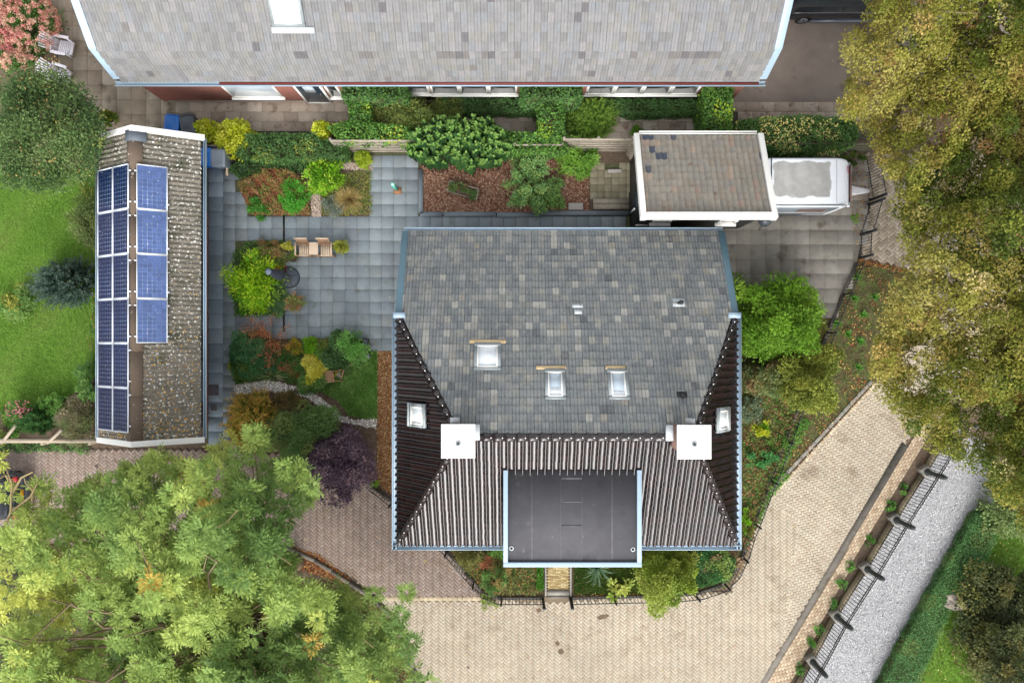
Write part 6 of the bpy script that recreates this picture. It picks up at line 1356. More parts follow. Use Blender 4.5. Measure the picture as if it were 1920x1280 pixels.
ch, cen = leafy_crown(xy, z, e, dep, 17, .13, .10, .055, pal_fn([S(70, 98, 52), S(84, 112, 60), S(98, 126, 70), S(112, 138, 80), S(130, 152, 90)], [S(160, 166, 80), S(170, 150, 90)], .02), rt, .8)
leaf_obj('crown', [ch], M['leaf'], t); tree_limbs(t, (*xy.mean(0), 0), cen - [0, 0, .2], .14, M['bark'], 50, .3, (*xy.mean(0), 3.4))

# big ash tree bottom left: feathery compound leaves in rosettes
ash = [(-80, 1000), (0, 1006), (40, 950), (70, 935), (110, 930), (160, 890), (172, 848), (230, 836), (300, 842), (338, 870), (380, 880), (410, 830), (440, 800), (486, 806), (500, 850), (470, 872), (500, 868), (560, 876), (590, 900), (580, 950), (548, 990), (540, 1040), (545, 1090), (600, 1110), (640, 1140), (640, 1200), (700, 1290), (640, 1400), (300, 1460), (-80, 1440)]
ash2 = [(620, 1090), (650, 1110), (700, 1140), (728, 1150), (750, 1190), (772, 1260), (790, 1300), (640, 1320), (590, 1180)]
def zash(x, y): return 7.6 + .8 * np.sin(x * .8 + 2.2) + .6 * np.sin(y * .9 + .5) + .7 * np.sin(x * 1.9 + y * 1.5) + .55 * np.sin(x * 3.1 - y * 2.9)
def rosettes(cen, cols, nl=8, nf=6, RL=.34, LL=.15, LW=.05):
    n = len(cen); q = np.repeat(np.arange(n), nl); a = rng.uniform(0, 6.283, n)[q] + np.tile(np.arange(nl) * 6.283 / nl, n) + rng.normal(0, .25, n * nl)
    el_ = rng.uniform(-.15, .75, n * nl); dr = np.column_stack([np.cos(a) * np.cos(el_), np.sin(a) * np.cos(el_), np.sin(el_)]); Lr = RL * rng.uniform(.65, 1.2, n * nl)
    V = []; Cc = []; sdv = np.column_stack([-np.sin(a), np.cos(a), np.zeros(len(a))])
    for i in range(nf):
        f = .28 + .72 * i / (nf - 1); pos = cen[q] + dr * (Lr * f)[:, None] - np.array([0, 0, .22]) * ((Lr * f * f)[:, None])
        for s_ in ((-1, 1) if i < nf - 1 else (0,)):
            ax = dr * (.75 if s_ else 1) + sdv * s_ * .85 + rng.normal(0, .12, (len(a), 3)); nr = np.array([0, 0, 1.]) + rng.normal(0, .3, (len(a), 3)) - dr * .2
            v, c = leaf_arrays(pos, ax, nr, LL * rng.uniform(.8, 1.2, len(a)), LW, cols[q] * (1 + rng.uniform(-.12, .12, (len(a), 1))), .12); V.append(v); Cc.append(c)
    return np.concatenate(V), np.concatenate(Cc)
ash_pal = [S(102, 132, 66, .88), S(120, 148, 74, .88), S(138, 164, 82, .88), S(154, 176, 88, .88), S(170, 188, 96, .88), S(184, 196, 98, .88), S(196, 201, 96, .88)]
def ash_col(cen, n):
    v = (-cen[:, 0] - 10) * .16 + .8 * np.sin(cen[:, 0] * 1.2 + 1) + .7 * np.sin(cen[:, 1] * 1.4) + .6 * np.sin(cen[:, 0] * 2.9 + cen[:, 1] * 2.2); idx = np.clip((3.0 + v * 1.25 + rng.normal(0, .8, n)).astype(int), 0, 6)
    c = np.array(ash_pal)[idx] * (1 + rng.uniform(-.1, .1, (n, 1))); h = rng.random(n) < .008; c[h] = pick([S(206, 176, 84), S(214, 196, 110)], h.sum(), .1); return c
base = P(556, 1052); t = thing('ash_tree', 'large feathery light green ash tree filling the bottom left corner', 'tree', base)
xy, z, e, dep = crown_points(ash, zash, .36, 2.5, 2.8, 15, ((40, 905, 0), (330, 985, .25), (250, 1150, .3), (470, 985, .3), (420, 1100, .3), (90, 1130, .25)))
cenA = np.column_stack([xy, z - dep - .9 * np.exp(-e / .6)]); keep = ~((dep < .3) & (rng.random(len(xy)) < .15)); cenA = cenA[keep]; cenA = cenA[in_outline(cenA, ash)]
xy2, z2_, e2, dep2 = crown_points(ash2, lambda x, y: 4.2 + .5 * np.sin(x * 2) + .4 * np.sin(y * 2.4) + 0 * x, .34, 1.5, 2.0, 16)
cenB = np.column_stack([xy2, z2_ - dep2]); cenB = cenB[in_outline(cenB, ash2)]
sprigs = []
for px, py, z_ in ((745, 1180, 4.6), (770, 1200, 4.5), (765, 1225, 4.3), (705, 1115, 4.8), (762, 1110, 4.5), (752, 1150, 4.6), (74, 908, 6.4), (2, 866, 7.0), (12, 926, 6.6), (50, 952, 6.2), (770, 1268, 4.0), (800, 1275, 4.0), (82, 926, 6.0)):
    for _ in range(2): q = P(px + rng.normal(0, 5), py + rng.normal(0, 6), z_ + rng.normal(0, .15)); sprigs.append(tuple(q))
cenS = np.array(sprigs); cen = np.concatenate([cenA, cenB, cenS])
leaf_obj('crown', [rosettes(cen, ash_col(cen, len(cen)))], M['leaf'], t)
tree_limbs(t, base, np.concatenate([cenA - [0, 0, .12], cenB[:30]]), .30, M['bark'], 170, .45, (base.x - .9, base.y - .9, 7.0))
k = MB()
for i in range(90):
    e_ = Vector(cen[rng.integers(0, len(cen))]) + Vector((0, 0, .05)); b_ = e_ + Vector((rng.normal(0, .35), rng.normal(0, .35), -rng.uniform(.3, .9))); md = (e_ + b_) / 2 + Vector(rng.normal(0, .08, 3)); k.tube([b_, md, e_ + Vector((rng.normal(0, .1), rng.normal(0, .1), rng.uniform(.05, .3)))], [.02, .016, .007], 4, cap=False)
for pts in ([(0, 1010, 6.0), (20, 960, 6.6), (22, 905, 6.9), (12, 880, 7.0)], [(20, 930, 6.5), (40, 895, 6.9), (62, 884, 7.1)], [(20, 960, 6.3), (58, 930, 6.6), (70, 905, 6.9)], [(22, 905, 6.6), (10, 890, 6.9), (-6, 900, 7)], [(60, 940, 6.4), (62, 918, 6.7), (48, 905, 6.9), (45, 895, 7)]): k.tube([P(*q) for q in pts], [.05, .035, .022, .012][:len(pts)], 5, cap=False)
k.build('bare_twigs', M['twig'], t)
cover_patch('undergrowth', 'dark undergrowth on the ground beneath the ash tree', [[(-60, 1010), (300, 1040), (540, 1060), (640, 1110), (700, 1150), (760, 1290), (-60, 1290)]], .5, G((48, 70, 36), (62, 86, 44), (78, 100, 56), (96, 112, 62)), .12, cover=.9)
grass('dry straw grass on the kerb side under the ash tree', [(600, 1080), (655, 1095), (700, 1125), (735, 1160), (786, 1290), (640, 1290)], 9000, [S(120, 124, 62), S(150, 130, 84), S(176, 150, 104), S(98, 116, 52)], .16)
# ---- shrubs, in the photograph from top left to bottom right
green = G((74, 108, 54), (88, 122, 60), (102, 134, 68)); dark = G((58, 86, 46), (68, 98, 54), (80, 110, 62)); lime = G((108, 160, 26), (122, 172, 34), (136, 182, 48), (94, 144, 26))
gold = G((184, 194, 44), (196, 204, 58), (170, 180, 38), (206, 210, 80)); blue = G((40, 58, 50), (50, 70, 60), (62, 82, 70), (36, 52, 44)); olive = G((110, 112, 50), (124, 124, 60), (96, 100, 44)); mid = G((78, 118, 48), (92, 132, 56), (104, 142, 64))
# hydrangea with flower heads
def hydrangea(label, px, py, rx, ry, h, n, pal, fr=.10):
    t = shrub('hydrangea', label, px, py, rx, ry, h, green, .11, .07, 2.0, cat='hydrangea', group='pink hydrangeas'); zc = h * .9; c = P(px, py, zc); k_ = (H - zc) / F
    d = rdir(n); d[:, 2] = np.abs(d[:, 2]); cen = np.column_stack([c.x + d[:, 0] * rx * k_ * .98, c.y + d[:, 1] * ry * k_ * .98, h * (.55 + .5 * d[:, 2])]); per = 46; q = np.repeat(np.arange(n), per); o = rdir(len(q)); o[:, 2] = np.abs(o[:, 2]) * .8
    cc = pick(pal, n, .1); pos = cen[q] + o * (fr * rng.uniform(.8, 1.15, n))[q][:, None]
    leaf_obj('flower_heads', [leaf_arrays(pos - .02 * rdir(len(q)), rdir(len(q)) + 0 * o, o + rdir(len(q)) * .3, .05, .045, cc[q] * (1 + rng.uniform(-.12, .12, (len(q), 1))), .05)], M['leaf_matt'], t)
pinkp = [S(228, 176, 156, .8), S(224, 160, 146, .8), S(214, 142, 132, .8), S(230, 188, 164, .8)]
hydrangea('large pink hydrangea bush in the top left corner', 36, 36, 62, 60, 1.5, 190, pinkp); hydrangea('small pale pink hydrangea between chair and round tree', 26, 112, 34, 16, 1.3, 36, pinkp[3:] + pinkp[:1])
hydrangea('deep pink flowering bush at the left frame edge above', 14, 72, 24, 20, 1.35, 30, [S(214, 132, 130, .8), S(206, 122, 122, .8)])
shrub('potted_plant', 'grassy plant growing in the pale rimmed pot', 200, 220, 16, 13, .55, G((120, 132, 50), (92, 116, 44)), .14, .03, 1.6, 'spray', zb=.2, cat='plant')
shrub('golden_bush', 'small golden bush tucked behind the wheelie bins', 390, 243, 18, 19, 1.3, gold, .085, .06, 3, 'tight', group='golden bushes', amp=.07)
shrub('golden_bush', 'big round golden bush beside the wheelie bins', 438, 257, 33, 35, 1.5, gold, .09, .065, 3, 'tight', group='golden bushes', amp=.07)
shrub('golden_bush', 'half hidden golden bush at the end of the dark hedge', 604, 246, 15, 20, 1.3, gold, .085, .06, 3, 'tight', group='golden bushes', amp=.07)
shrub('lime_bush', 'bright lime green bush in the middle of the flower bed', 605, 329, 34, 27, 1.0, lime, .11, .05, 2.6, 'round', tips=G((176, 204, 60), (190, 212, 90)))
shrub('lime_bush', 'small clipped square lime bush at the patio corner', 679, 296, 15, 15, .7, G((150, 172, 40), (170, 184, 60), (128, 152, 36)), .07, .045, 3, 'tight', amp=.05)
hedge('hedge', 'dark loose hedge between the flower bed and the aggregate path', [(462, 256), (470, 250), (590, 250), (600, 262), (650, 264), (648, 290), (560, 298), (480, 300), (440, 290)], 1.15, dark + green[:1], .08, tips=G((150, 160, 70), (130, 146, 70)), lump=.09)
hedge('hedge', 'dark lower hedge foot beside the pebble path corner', [(426, 318), (450, 300), (560, 300), (620, 312), (600, 330), (560, 316), (500, 306), (450, 332)], .45, dark, .08, lump=.08, solid=False)
hedge('ivy', 'ivy mass on top of the slatted fence beside the path', [(612, 236), (650, 226), (700, 230), (768, 238), (772, 264), (700, 262), (640, 264)], 1.75, mid + G((60, 100, 40)), .085, .075, tips=G((170, 182, 70)), zlow=.9, group='ivy masses', lump=.08, cat='ivy')
hedge('ivy', 'ivy covered cross wall next to the farmhouse door', [(654, 186), (690, 184), (694, 236), (652, 234)], 1.7, mid + dark[:1], .085, .075, tips=G((160, 180, 70)), group='ivy masses', cat='ivy')
hedge('ivy', 'ivy covered cross wall in the middle of the farmhouse path', [(1010, 168), (1052, 172), (1060, 258), (1010, 256)], 1.7, mid + dark[:1], .085, .075, tips=G((178, 200, 60)), group='ivy masses', cat='ivy')
hedge('ivy', 'ivy covered cross wall right of the farmhouse windows', [(1322, 164), (1376, 164), (1372, 248), (1322, 250)], 1.7, mid + dark[:1], .085, .075, tips=G((178, 200, 60)), group='ivy masses', cat='ivy')
for lab, a, b, y0_, y1_, hh in (('ivy climbing the farmhouse wall between door and left windows', 640, 762, 158, 182, 2.2), ('ivy climbing the farmhouse wall between the window groups', 976, 1092, 160, 182, 2.3)):
    hedge('wall_ivy', lab, [(a, y0_), (b, y0_), (b, y1_), (a, y1_)], hh, dark + mid[:1], .08, .07, group='ivy masses', cat='ivy', lump=.04)
hedge('hedge', 'low dark hedge at the farmhouse foot left of the middle ivy', [(830, 184), (1006, 184), (1006, 208), (830, 210)], .8, dark, .075, group='low hedges at the farmhouse foot'); hedge('hedge', 'low dark hedge at the farmhouse foot right of the spiky yew', [(1130, 186), (1322, 186), (1320, 210), (1190, 214), (1150, 204)], .8, dark + green[:1], .075, group='low hedges at the farmhouse foot'); hedge('hedge', 'low dark shaded hedge beside the ivy cross wall near the door', [(694, 184), (740, 184), (740, 206), (694, 204)], .8, dark, .075, group='low hedges at the farmhouse foot')
hedge('hedge', 'yellow flowered hedge behind the caravan and garage', [(1384, 226), (1420, 220), (1520, 216), (1600, 222), (1612, 250), (1600, 274), (1500, 280), (1430, 276), (1426, 256), (1376, 252)], 1.3, green + dark[:2], .085, .06, lump=.1, tips=G((222, 214, 130), (232, 222, 150)))
ft = chips('hedge_blossom', [[(960 + (a - 960) * .951, 640 + (b - 640) * .951) for a, b in ((1420, 222), (1530, 220), (1520, 250), (1470, 274), (1430, 268))]], 420, [S(222, 210, 140, .8), S(206, 190, 112, .8)], .08, 1.36, M['leaf_matt'], label='pale yellow blossom scattered over the hedge behind the garage', cat='blossom')
# tall laurel with upright shoots
t = thing('laurel', 'tall bright green laurel with upright leafy shoots above the bark bed', 'shrub', P(870, 300)); ch = []; k = MB()
for i in range(330):
    px = 866 + rng.uniform(-1, 1) * 92; py = 282 + rng.uniform(-1, 1) * 44
    if ((px - 866) / 94) ** 2 + ((py - 282) / 48) ** 2 > 1: continue
    b_ = P(px, py, .6); hh = rng.uniform(1.9, 3.1) * (1 - .35 * (((px - 866) / 94) ** 2 + ((py - 282) / 48) ** 2)); tip = b_ + Vector((rng.normal(0, .08), rng.normal(0, .08), hh - .6)); n = 70; f = rng.uniform(.05, 1, n) ** .7
    pos = np.array(b_) + np.outer(f, np.array(tip - b_)); a = rng.uniform(0, 6.283, n); rad = np.column_stack([np.cos(a), np.sin(a), np.full(n, .35)]); base_c = np.array(pick([S(62, 104, 52, .72), S(72, 116, 58, .72), S(84, 126, 66, .72), S(54, 92, 48, .72)], 1, .1)); col = np.repeat(base_c, n, 0) * (1 + rng.uniform(-.15, .15, (n, 1))); tp_ = f > .955; col[tp_] = pick([S(146, 186, 92, .7), S(128, 172, 80, .7)], tp_.sum(), .1)
    ch.append(leaf_arrays(pos, rad, np.array([0, 0, 1.]) + rad * .3 + rng.normal(0, .25, (n, 3)), .14 * rng.uniform(.7, 1.1, n), .085, col, .15)); k.tube([b_ * 1 - Vector((0, 0, .6)), tip], [.02, .006], 4, cap=False)
leaf_obj('foliage', ch, M['leaf'], t); k.build('stems', M['twig_dark'], t)
shrub('loose_shrub', 'loose olive green shrub between farmhouse windows and laurel', 784, 208, 55, 42, 2.1, G((112, 124, 62), (126, 136, 72), (96, 110, 54)), .09, .05, 1.7, 'clumpy', amp=.25)
shrub('spiky_yew', 'spiky green yew cushion on the farmhouse path', 1110, 223, 50, 44, 1.6, G((70, 104, 36), (82, 118, 42), (60, 90, 32)), .10, .016, 4.5, 'spray', amp=.08, tips=G((116, 146, 58)))
hedge('ivy', 'ivy and climber mass behind the rose bed', [(950, 246), (1012, 250), (1060, 262), (1066, 282), (960, 284)], 1.6, mid + dark[:1], .085, .07, lump=.1, group='ivy masses', zlow=.5, cat='ivy')
shrub('fern_bush', 'light green bush left of the mossy paving', 1084, 298, 40, 30, 1.1, G((112, 152, 58), (126, 164, 70), (98, 138, 50)), .10, .045, 2.2, 'round', amp=.2)
shrub('rose_bush', 'airy blue green rose arching over the bark bed', 990, 340, 52, 62, 1.5, G((104, 142, 84), (120, 156, 96), (92, 130, 72), (140, 160, 84)), .085, .06, 2.0, 'airy', stems=26, tips=None); shrub('rose_bush', 'airy rose spray reaching the patio kerb', 1022, 372, 44, 28, .9, G((110, 146, 78), (128, 160, 84), (96, 134, 70)), .085, .06, 1.9, 'airy', stems=14)
shrub('planter_herb', 'round herb clump in the small diamond planter', 1037, 346, 15, 15, .5, G((104, 132, 74), (90, 118, 62)), .06, .035, 2.2, zb=.25, cat='plant')
for lab, x, y in (('leafy plant at the left end of the trough planter', 852, 350), ('dark leafy plant in the middle of the trough planter', 868, 352), ('reddish green plant at the right end of the trough planter', 884, 362)): shrub('trough_plant', lab, x, y, 10, 8, .35, G((92, 112, 60), (80, 104, 54), (120, 108, 72)), .07, .04, 2.0, zb=.3, cat='plant', group='plants in the trough', stems=3)
# flower bed
cover_patch('sedum', 'rust brown and green sedum covering the rounded flower bed', [[(450, 342), (490, 318), (540, 318), (574, 340), (584, 404), (476, 404), (458, 370)]], .4, G((150, 92, 66), (166, 110, 76), (132, 112, 64), (110, 120, 58), (178, 128, 92)), .07, .05, 2.4, scale=2.6, cat='flower bed')
shrub('fern_clump', 'fresh green fern clump inside the sedum bed', 551, 370, 24, 28, .6, G((84, 158, 52), (96, 170, 60)), .10, .03, 2.4, cat='plant'); shrub('leafy_clump', 'green leafy clump at the corner of the sedum bed', 482, 385, 18, 20, .5, G((70, 130, 48), (84, 142, 58)), .10, .07, 2.2, cat='plant')
cover_patch('ground_cover', 'yellow green ground cover in the bed beside the patio', [[(625, 330), (697, 318), (698, 404), (605, 404), (604, 360)]], .22, G((112, 128, 58), (126, 140, 64), (140, 132, 70), (96, 112, 60)), .07, .05, 1.3)
shrub('straw_grass', 'tuft of straw coloured ornamental grass in the flower bed', 656, 374, 30, 26, .7, G((176, 152, 96), (158, 136, 84), (190, 170, 116)), .2, .014, 1.6, 'grass', cat='grass'); shrub('grey_tuft', 'grey green lavender tuft beside the straw grass', 626, 384, 18, 20, .4, G((122, 134, 118), (140, 148, 132)), .09, .02, 2.0, cat='plant')
# planting island on the patio
shrub('heather', 'olive heather mound at the top of the patio island', 500, 476, 36, 22, .8, G((116, 124, 66), (134, 126, 74), (100, 116, 58), (140, 108, 72)), .06, .035, 2.8, 'round', amp=.12); shrub('acacia_shrub', 'glowing yellow green feathery shrub on the patio island', 474, 526, 40, 42, 1.3, G((140, 186, 26), (156, 198, 40), (122, 170, 24), (106, 156, 30)), .13, .035, 2.8, 'loose', amp=.2, tips=G((196, 214, 60)))
shrub('leafy_clump', 'dark glossy clump at the lower left of the patio island', 458, 556, 24, 26, .7, G((66, 116, 32), (80, 132, 38)), .1, .06, 2.4, cat='plant'); shrub('spurge', 'grey green spurge at the right edge of the patio island', 522, 560, 18, 34, .5, G((104, 138, 88), (120, 152, 96), (92, 124, 78)), .08, .03, 2.2, cat='plant'); shrub('leafy_clump', 'small bright clump at the foot of the patio island', 492, 578, 10, 8, .35, lime, .07, .05, 2, cat='plant', stems=3); shrub('red_plant', 'small dark red leaf clump beside the parasol', 526, 504, 9, 8, .35, G((120, 40, 30), (146, 60, 40)), .07, .05, 2, cat='plant', stems=3)
shrub('yellow_plant', 'small yellow leafed plant at the patio drain', 540, 465, 11, 10, .45, G((212, 208, 96), (196, 190, 70)), .07, .045, 1.8, zb=.2, cat='plant', stems=3); shrub('pot_plant', 'green plant in the pot left of the bench', 549, 479, 9, 8, .3, G((110, 134, 60), (126, 146, 70)), .06, .03, 2, zb=.25, cat='plant', stems=3)
shrub('pot_bush', 'round olive bush in the pot right of the bench', 638, 463, 12, 12, .45, G((140, 146, 60), (124, 132, 50), (170, 176, 66)), .06, .03, 3, 'tight', zb=.3, amp=.05, cat='plant', stems=3); shrub('pot_grass', 'shaggy grass bush in the pot beside the drain', 551, 567, 16, 15, .5, G((140, 150, 84), (156, 160, 96), (180, 140, 100)), .12, .014, 2.4, 'spray', zb=.25, cat='plant', stems=3)
cover_patch('ground_cover', 'low green plants covering the soil of the patio island', [bed2], .2, green, .08, .05, 1.5)
# bed south of the patio
shrub('rust_shrub', 'sparse rust leafed twiggy shrub reaching over the patio slabs', 496, 640, 52, 56, 1.9, [S(196, 122, 80), S(176, 100, 66), S(210, 146, 100), S(150, 84, 58)], .06, .045, .2, 'airy', stems=34)
B_ = 'plant'
for a in (('dark_shrub', 'dark blue green shrub at the north west corner of the bed', 472, 662, 40, 36, 1.0, G((58, 96, 56), (70, 108, 64), (48, 84, 48)), .08), ('variegated_shrub', 'yellow speckled evergreen at the west edge of the bed', 458, 692, 24, 24, .7, G((70, 96, 34), (180, 178, 60), (56, 82, 30), (84, 108, 40)), .08), ('golden_dome', 'small golden olive dome in the bed row', 551, 650, 13, 14, .6, G((166, 146, 50), (150, 136, 46), (120, 120, 46)), .06), ('green_dome', 'bright green dome in the bed row beside the slabs', 583, 647, 15, 15, .6, lime, .06), ('olive_dome', 'olive yellow dome right of the bright green dome', 607, 650, 13, 14, .6, olive, .06), ('dark_bush', 'dark green bush behind the light airy shrub', 638, 644, 18, 24, .9, dark, .08), ('dark_bush', 'dark mixed bush in the middle of the bed', 632, 676, 26, 16, .7, dark + green[:1], .09), ('yellow_bush', 'bright yellow bush beside the woven garden chair', 594, 690, 20, 24, .9, G((206, 196, 70), (192, 186, 56), (218, 210, 96)), .075), ('leafy_bush', 'green bush below the yellow bush at the pebble path', 582, 718, 26, 16, .6, green, .08), ('green_bush', 'green undergrowth bush in front of the domes', 604, 668, 24, 14, .5, mid, .08), ('red_speckled_bush', 'rusty green undergrowth in the bed centre', 545, 686, 34, 24, .5, G((70, 104, 46), (96, 112, 54), (140, 96, 66), (62, 92, 42)), .08), ('yellow_clump', 'yellowish clump beside the garden spade', 652, 674, 13, 10, .4, G((150, 164, 60), (126, 150, 56)), .07)):
    shrub(a[0], a[1], *a[2:7], a[7], a[8], None, 2.6, 'clumpy' if a[4] > 15 else 'round', group='shrubs of the patio bed')
shrub('phormium', 'striped strap leafed plant beside the pebble path', 508, 706, 34, 24, .6, G((160, 178, 120), (140, 164, 104), (186, 196, 146)), .3, .035, .5, 'grass', cat='plant'); shrub('light_shrub', 'light green airy shrub at the east end of the bed', 664, 650, 24, 26, 1.2, G((112, 164, 78), (126, 176, 90), (98, 148, 66)), .09, .05, 2.0, 'loose')
cover_patch('ground_cover', 'green ground cover filling the gaps of the patio bed', [[(438, 640), (690, 640), (690, 680), (610, 730), (560, 716), (500, 710), (440, 716)]], .3, dark + green, .08, .055, 1.1)
# shrubs south west of the house
shrub('spirea', 'yellow orange tipped conifer bush beside the slab strip', 468, 788, 50, 54, 1.9, G((138, 142, 56), (152, 150, 62), (124, 132, 50)), .11, .03, 2.8, 'spray', amp=.12, tips=G((196, 158, 80), (182, 150, 66)))
shrub('apple_shrub', 'open green shrub with pale bare branches south of the pebble path', 566, 810, 44, 48, 2.3, G((84, 110, 58), (96, 122, 66), (72, 98, 50), (120, 132, 72)), .085, .05, 2.2, 'clumpy', amp=.28)
shrub('brown_shrub', 'brown fading low shrub beside the winding path', 536, 752, 30, 16, .6, G((96, 84, 50), (84, 78, 44), (112, 96, 58)), .07, .03, 2.2); shrub('green_conifer', 'small bright green conifer between the shrubs', 600, 786, 16, 22, .9, G((104, 138, 34), (118, 150, 42)), .08, .03, 2.4)
shrub('purple_shrub', 'dark purple leaved shrub beside the yard fence', 626, 872, 50, 56, 2.2, G((74, 58, 70), (88, 70, 82), (60, 48, 58), (104, 86, 92)), .085, .06, 2.0, 'clumpy', amp=.25, tips=G((122, 104, 114), (134, 110, 110)))
for lab, x, y, r in (('bright green tuft below the purple shrub', 556, 862, 14), ('small weed tuft on the bark edge by the yard fence', 701, 906, 6), ('small green tuft in the soil beside the bark strip', 622, 806, 9)): shrub('weed_tuft', lab, x, y, r, r * .8, .3, lime, .09, .03, 2, cat='weed', group='weed tufts', stems=3)
# west lawn shrubs
shrub('dark_conifer', 'dark blue green spiky bush on the west lawn', 116, 526, 50, 46, 1.9, blue, .10, .03, 3.0, 'spray', amp=.18, tips=G((74, 92, 80))); shrub('lawn_shrub', 'small yellow green shrub at the left edge of the lawn', 30, 570, 30, 32, .9, G((92, 124, 64), (110, 138, 70), (100, 130, 66), (150, 152, 66)), .10, .06, 1.5, 'loose'); shrub('grey_shrub', 'grey green shrub against the shed on the lawn', 160, 412, 28, 38, 1.2, G((96, 110, 62), (110, 122, 72), (84, 98, 54)), .08, .045, 1.9, 'loose')
shrub('border_shrub', 'green climbing shrub at the lower shed wall', 168, 716, 18, 40, 1.2, green, .08, .05, 2.2, 'round'); shrub('border_shrub', 'green leafy shrub at the lawn border above the timber rail', 104, 756, 28, 18, .9, mid, .08, .05, 2.2); shrub('ferny_shrub', 'dark ferny shrub above the timber rail', 66, 788, 34, 30, 1.3, G((52, 88, 40), (64, 100, 48), (44, 76, 36)), .10, .022, 2.8, 'spray'); shrub('heather_shrub', 'grey pink heather shrub beside the shed end', 142, 790, 36, 40, 1.1, G((128, 124, 92), (112, 116, 76), (150, 136, 110), (92, 104, 62)), .08, .025, 2.4, 'round', amp=.1)
t = shrub('pink_flowers', 'pink flowering plant at the lower left lawn border', 36, 770, 22, 18, 1.0, green, .08, .05, 1.8, cat='flowers'); c = P(36, 770, .9); q = np.column_stack([rng.normal(c.x, .22, 120), rng.normal(c.y, .18, 120), rng.uniform(.7, 1.1, 120)]); leaf_obj('blossoms', [leaf_arrays(q, rdir(120), np.array([0, 0, 1.]) + rdir(120) * .5, .09, .08, pick([S(206, 120, 134, .8), S(212, 144, 142, .8)], 120, .1))], M['leaf_matt'], t)
shrub('border_shrub', 'leafy shrub at the left frame edge below the lawn', 8, 800, 18, 28, .8, mid + G((130, 150, 70)), .09, .06, 2.2)
cover_patch('ground_cover', 'weeds below the timber rail fence', [[(-40, 828), (170, 828), (172, 850), (100, 846), (-40, 848)]], .35, dark + green, .09, .06, 1.6); cover_patch('ground_cover', 'shaded green plants along the shed wall on the lawn side', [[(150, 330), (186, 320), (186, 700), (170, 690), (176, 500), (160, 400)]], .35, green + olive, .09, .05, .8)
# east side of the house
shrub('bright_shrub', 'large vivid green shrub at the north east house corner', 1458, 606, 72, 68, 2.9, [S(106, 148, 40, .9), S(118, 160, 46, .9), S(96, 136, 36, .9), S(128, 166, 56, .9)], .14, .05, 3.0, 'clumpy', amp=.16)
shrub('olive_shrub', 'olive green shrub below the vivid green shrub', 1512, 700, 44, 46, 2.0, G((112, 120, 46), (126, 132, 54), (96, 106, 40)), .11, .06, 2.0, 'clumpy', amp=.25); shrub('berry_shrub', 'brown green shrub against the east house wall', 1430, 712, 44, 30, 1.5, G((96, 112, 66), (112, 120, 70), (130, 112, 74), (84, 102, 58)), .09, .05, 2.0, 'clumpy', amp=.2); shrub('olive_shrub', 'smaller olive shrub leaning over the east fence', 1532, 744, 26, 22, 1.4, G((118, 124, 50), (132, 138, 60)), .1, .06, 1.9, 'loose')
shrub('ochre_shrub', 'ochre speckled shrub against the slab drive end', 1530, 608, 20, 22, .8, G((130, 120, 56), (146, 136, 62), (100, 104, 48)), .09, .05, 1.7, 'loose')
cover_patch('ground_cover', 'mixed green and rusty ground cover east of the house', [[(1392, 730), (1506, 730), (1455, 878), (1400, 1020), (1392, 1030)]], .32, G((70, 106, 44), (86, 120, 50), (112, 112, 62), (128, 96, 66), (96, 128, 56)), .09, .055, 1.25, scale=2.4, tips=G((150, 90, 60)))
for lab, x, y, rx, ry, pal in (('yellow leafed plant in the east bed', 1430, 806, 16, 12, gold[:2] + lime[:1]), ('grey green grass tuft in the east bed', 1410, 770, 24, 22, G((112, 124, 96), (96, 112, 84))), ('green bushy plant at the east fence', 1462, 830, 18, 14, mid), ('green fern at the low east bed', 1432, 860, 30, 14, G((72, 128, 70), (84, 140, 78))), ('yellow green plant near the south east gutter', 1402, 975, 12, 22, lime + olive)): shrub('bed_plant', lab, x, y, rx, ry, .5, pal, .09, .05, 2.0, 'round', cat='plant', group='plants of the east bed', stems=3)
for i, (x, y) in enumerate(((1602, 560), (1618, 590), (1590, 626), (1608, 520), (1640, 556), (1570, 606), (1610, 688), (1612, 640))): shrub('verge_weed', ['star shaped green weed high on the verge', 'green weed in the middle of the verge', 'green weed by the verge foot', 'green weed near the gate on the verge', 'green weed under the lime branches', 'green weed by the fence on the verge', 'green weed low on the verge', 'green weed among the rusty verge leaves'][i], x, y, 11, 10, .25, G((76, 136, 46), (90, 150, 56)), .16, .03, .9, 'grass', cat='weed', group='weeds on the verge')
cover_patch('ground_cover', 'green plants along the lower verge and fence', [[(1462, 880), (1480, 890), (1440, 936), (1424, 980), (1412, 990), (1440, 910)], [(1500, 780), (1520, 790), (1470, 870), (1456, 880)]], .25, G((74, 124, 44), (88, 136, 52)), .08, .05, 1.2)
# front garden
cover_patch('ground_cover', 'rusty green ground cover in the left front garden', [[(850, 1030), (1010, 1030), (1010, 1112), (915, 1112), (870, 1062)]], .3, G((76, 100, 44), (92, 112, 52), (120, 110, 60), (110, 124, 62), (70, 92, 42)), .08, .05, 1.4, scale=2.4, tips=G((176, 110, 70)))
shrub('front_bush', 'green speckled bush in the left front garden', 928, 1088, 22, 26, .7, G((92, 124, 62), (78, 112, 52), (150, 128, 80)), .075, .05, 2.4); shrub('dead_plant', 'dead orange brown plant beside the dormer corner', 912, 1054, 15, 12, .4, [S(190, 130, 96), S(170, 110, 80), S(204, 150, 112)], .12, .03, 1.6, cat='plant', stems=3); shrub('olive_bush', 'olive shrub under the left front gutter', 880, 1046, 26, 18, .7, G((110, 108, 60), (96, 98, 50), (126, 124, 70)), .075, .045, 2.2); shrub('green_bush', 'bright green bush under the gutter left of dormer', 934, 1034, 16, 14, .6, mid, .08, .05, 2.2)
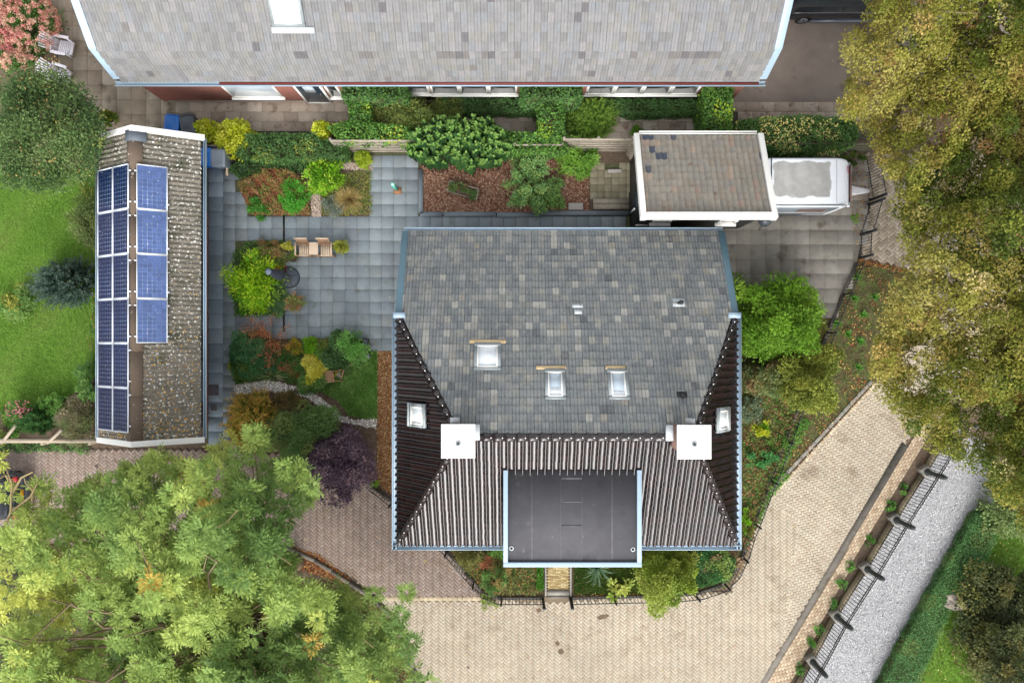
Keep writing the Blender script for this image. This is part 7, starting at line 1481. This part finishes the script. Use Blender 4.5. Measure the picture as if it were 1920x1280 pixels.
hedge('box_hedge', 'narrow clipped box hedge left of the front path', [(1008, 1056), (1018, 1056), (1018, 1106), (1008, 1106)], .4, G((60, 108, 30), (74, 122, 36)), .055, lump=.02)
grass('short grass right of the front path', [(1076, 1060), (1290, 1060), (1290, 1112), (1076, 1112)], 9000, [S(64, 104, 34), S(78, 120, 40), S(110, 122, 56), S(92, 128, 46)], .09)
shrub('yucca', 'spiky blue green yucca below the dormer', 1122, 1068, 30, 28, .7, G((132, 158, 130), (112, 142, 116), (96, 126, 98)), .3, .03, .55, 'grass', cat='plant'); shrub('hosta', 'pale yellow green leafy plant at the front fence', 1160, 1102, 24, 18, .6, G((170, 184, 84), (184, 196, 100), (150, 168, 72)), .16, .09, 1.2, 'round', cat='plant', amp=.3)
shrub('golden_shrub', 'large golden green shrub hanging over the front fence', 1250, 1078, 46, 50, 2.0, [S(130, 152, 50, .8), S(144, 164, 60, .8), S(114, 138, 44, .8), S(156, 170, 72, .8)], .10, .06, 2.4, 'clumpy', amp=.22)
hedge('hedge', 'dense dark green privet in the front garden corner', [(1296, 1036), (1345, 1030), (1380, 1050), (1366, 1086), (1300, 1106), (1290, 1070)], .6, G((54, 96, 48), (64, 108, 54), (46, 84, 42)), .05, lump=.08); shrub('rose_shrub', 'pinkish green shrub at the south east house corner', 1352, 1056, 34, 28, .9, G((104, 128, 62), (120, 138, 70), (150, 124, 92), (88, 116, 54)), .085, .055, 1.7, 'loose')
# railing side, low hedge, bottom right shrubs
for i, (x, y) in enumerate(((1492, 1252), (1516, 1200), (1530, 1178), (1556, 1128), (1572, 1090), (1588, 1058), (1622, 1010), (1662, 944), (1688, 914))): shrub('wall_weed', 'green weed at the railing wall foot, ' + ['lowest one', 'second from the bottom', 'third from the bottom', 'fourth from the bottom', 'fifth from the bottom', 'sixth from the bottom', 'seventh from the bottom', 'eighth from the bottom', 'topmost one'][i], x + 7, y + 3, 7, 9, .25, G((92, 140, 60), (106, 152, 66), (84, 120, 60)), .07, .045, 1.9, cat='weed', group='weeds along the railing wall', stems=3)
hedge('low_hedge', 'broad clipped low hedge between gravel and lawn', [(1648, 1300), (1700, 1200), (1762, 1090), (1832, 966), (1856, 958), (1876, 976), (1866, 1020), (1830, 1090), (1790, 1130), (1760, 1200), (1716, 1300)], .55, [S(84, 126, 72, 1.0), S(94, 138, 80, 1.0), S(106, 148, 88, 1.0)], .065, .03, 2.2, lump=.03, tips=G((120, 130, 70)))
shrub('dark_bush', 'dark leafy bush in the bottom right corner', 1882, 1190, 64, 110, 1.8, G((58, 66, 36), (72, 78, 44), (48, 56, 32), (96, 96, 52)), .12, .075, 1.9, 'clumpy', amp=.2); shrub('pale_bush', 'pale olive bush at the bottom right frame edge', 1906, 1250, 34, 60, 2.4, G((160, 152, 92), (140, 136, 76), (180, 170, 116), (120, 118, 62)), .12, .075, 1.5, 'loose', amp=.2)
shrub('low_branch', 'blue green leafy bush beside the gravel end under the lime', 1898, 966, 34, 44, 2.6, G((110, 126, 74), (126, 138, 84), (92, 110, 62)), .12, .075, 1.5, 'loose'); shrub('corner_bush', 'green shrub at the slatted fence end by the gate', 1606, 292, 18, 10, .7, G((84, 100, 44), (70, 90, 40)), .09, .06, 1.8)
shrub('path_weed', 'bright weed at the garage edge of the path', 1196, 246, 13, 9, .3, G((96, 140, 44), (110, 152, 52)), .1, .03, 1.8, cat='weed', stems=3)
shrub('joint_weed', 'small green weed on the slab drive near the hitch', 1604, 410, 6, 6, .15, lime, .07, .04, 1.4, cat='weed', stems=2); shrub('joint_weed', 'trailing weed at the corner of the front fence', 918, 1130, 18, 16, .2, G((120, 140, 60), (136, 152, 76)), .07, .035, .8, 'loose', cat='weed', stems=3)
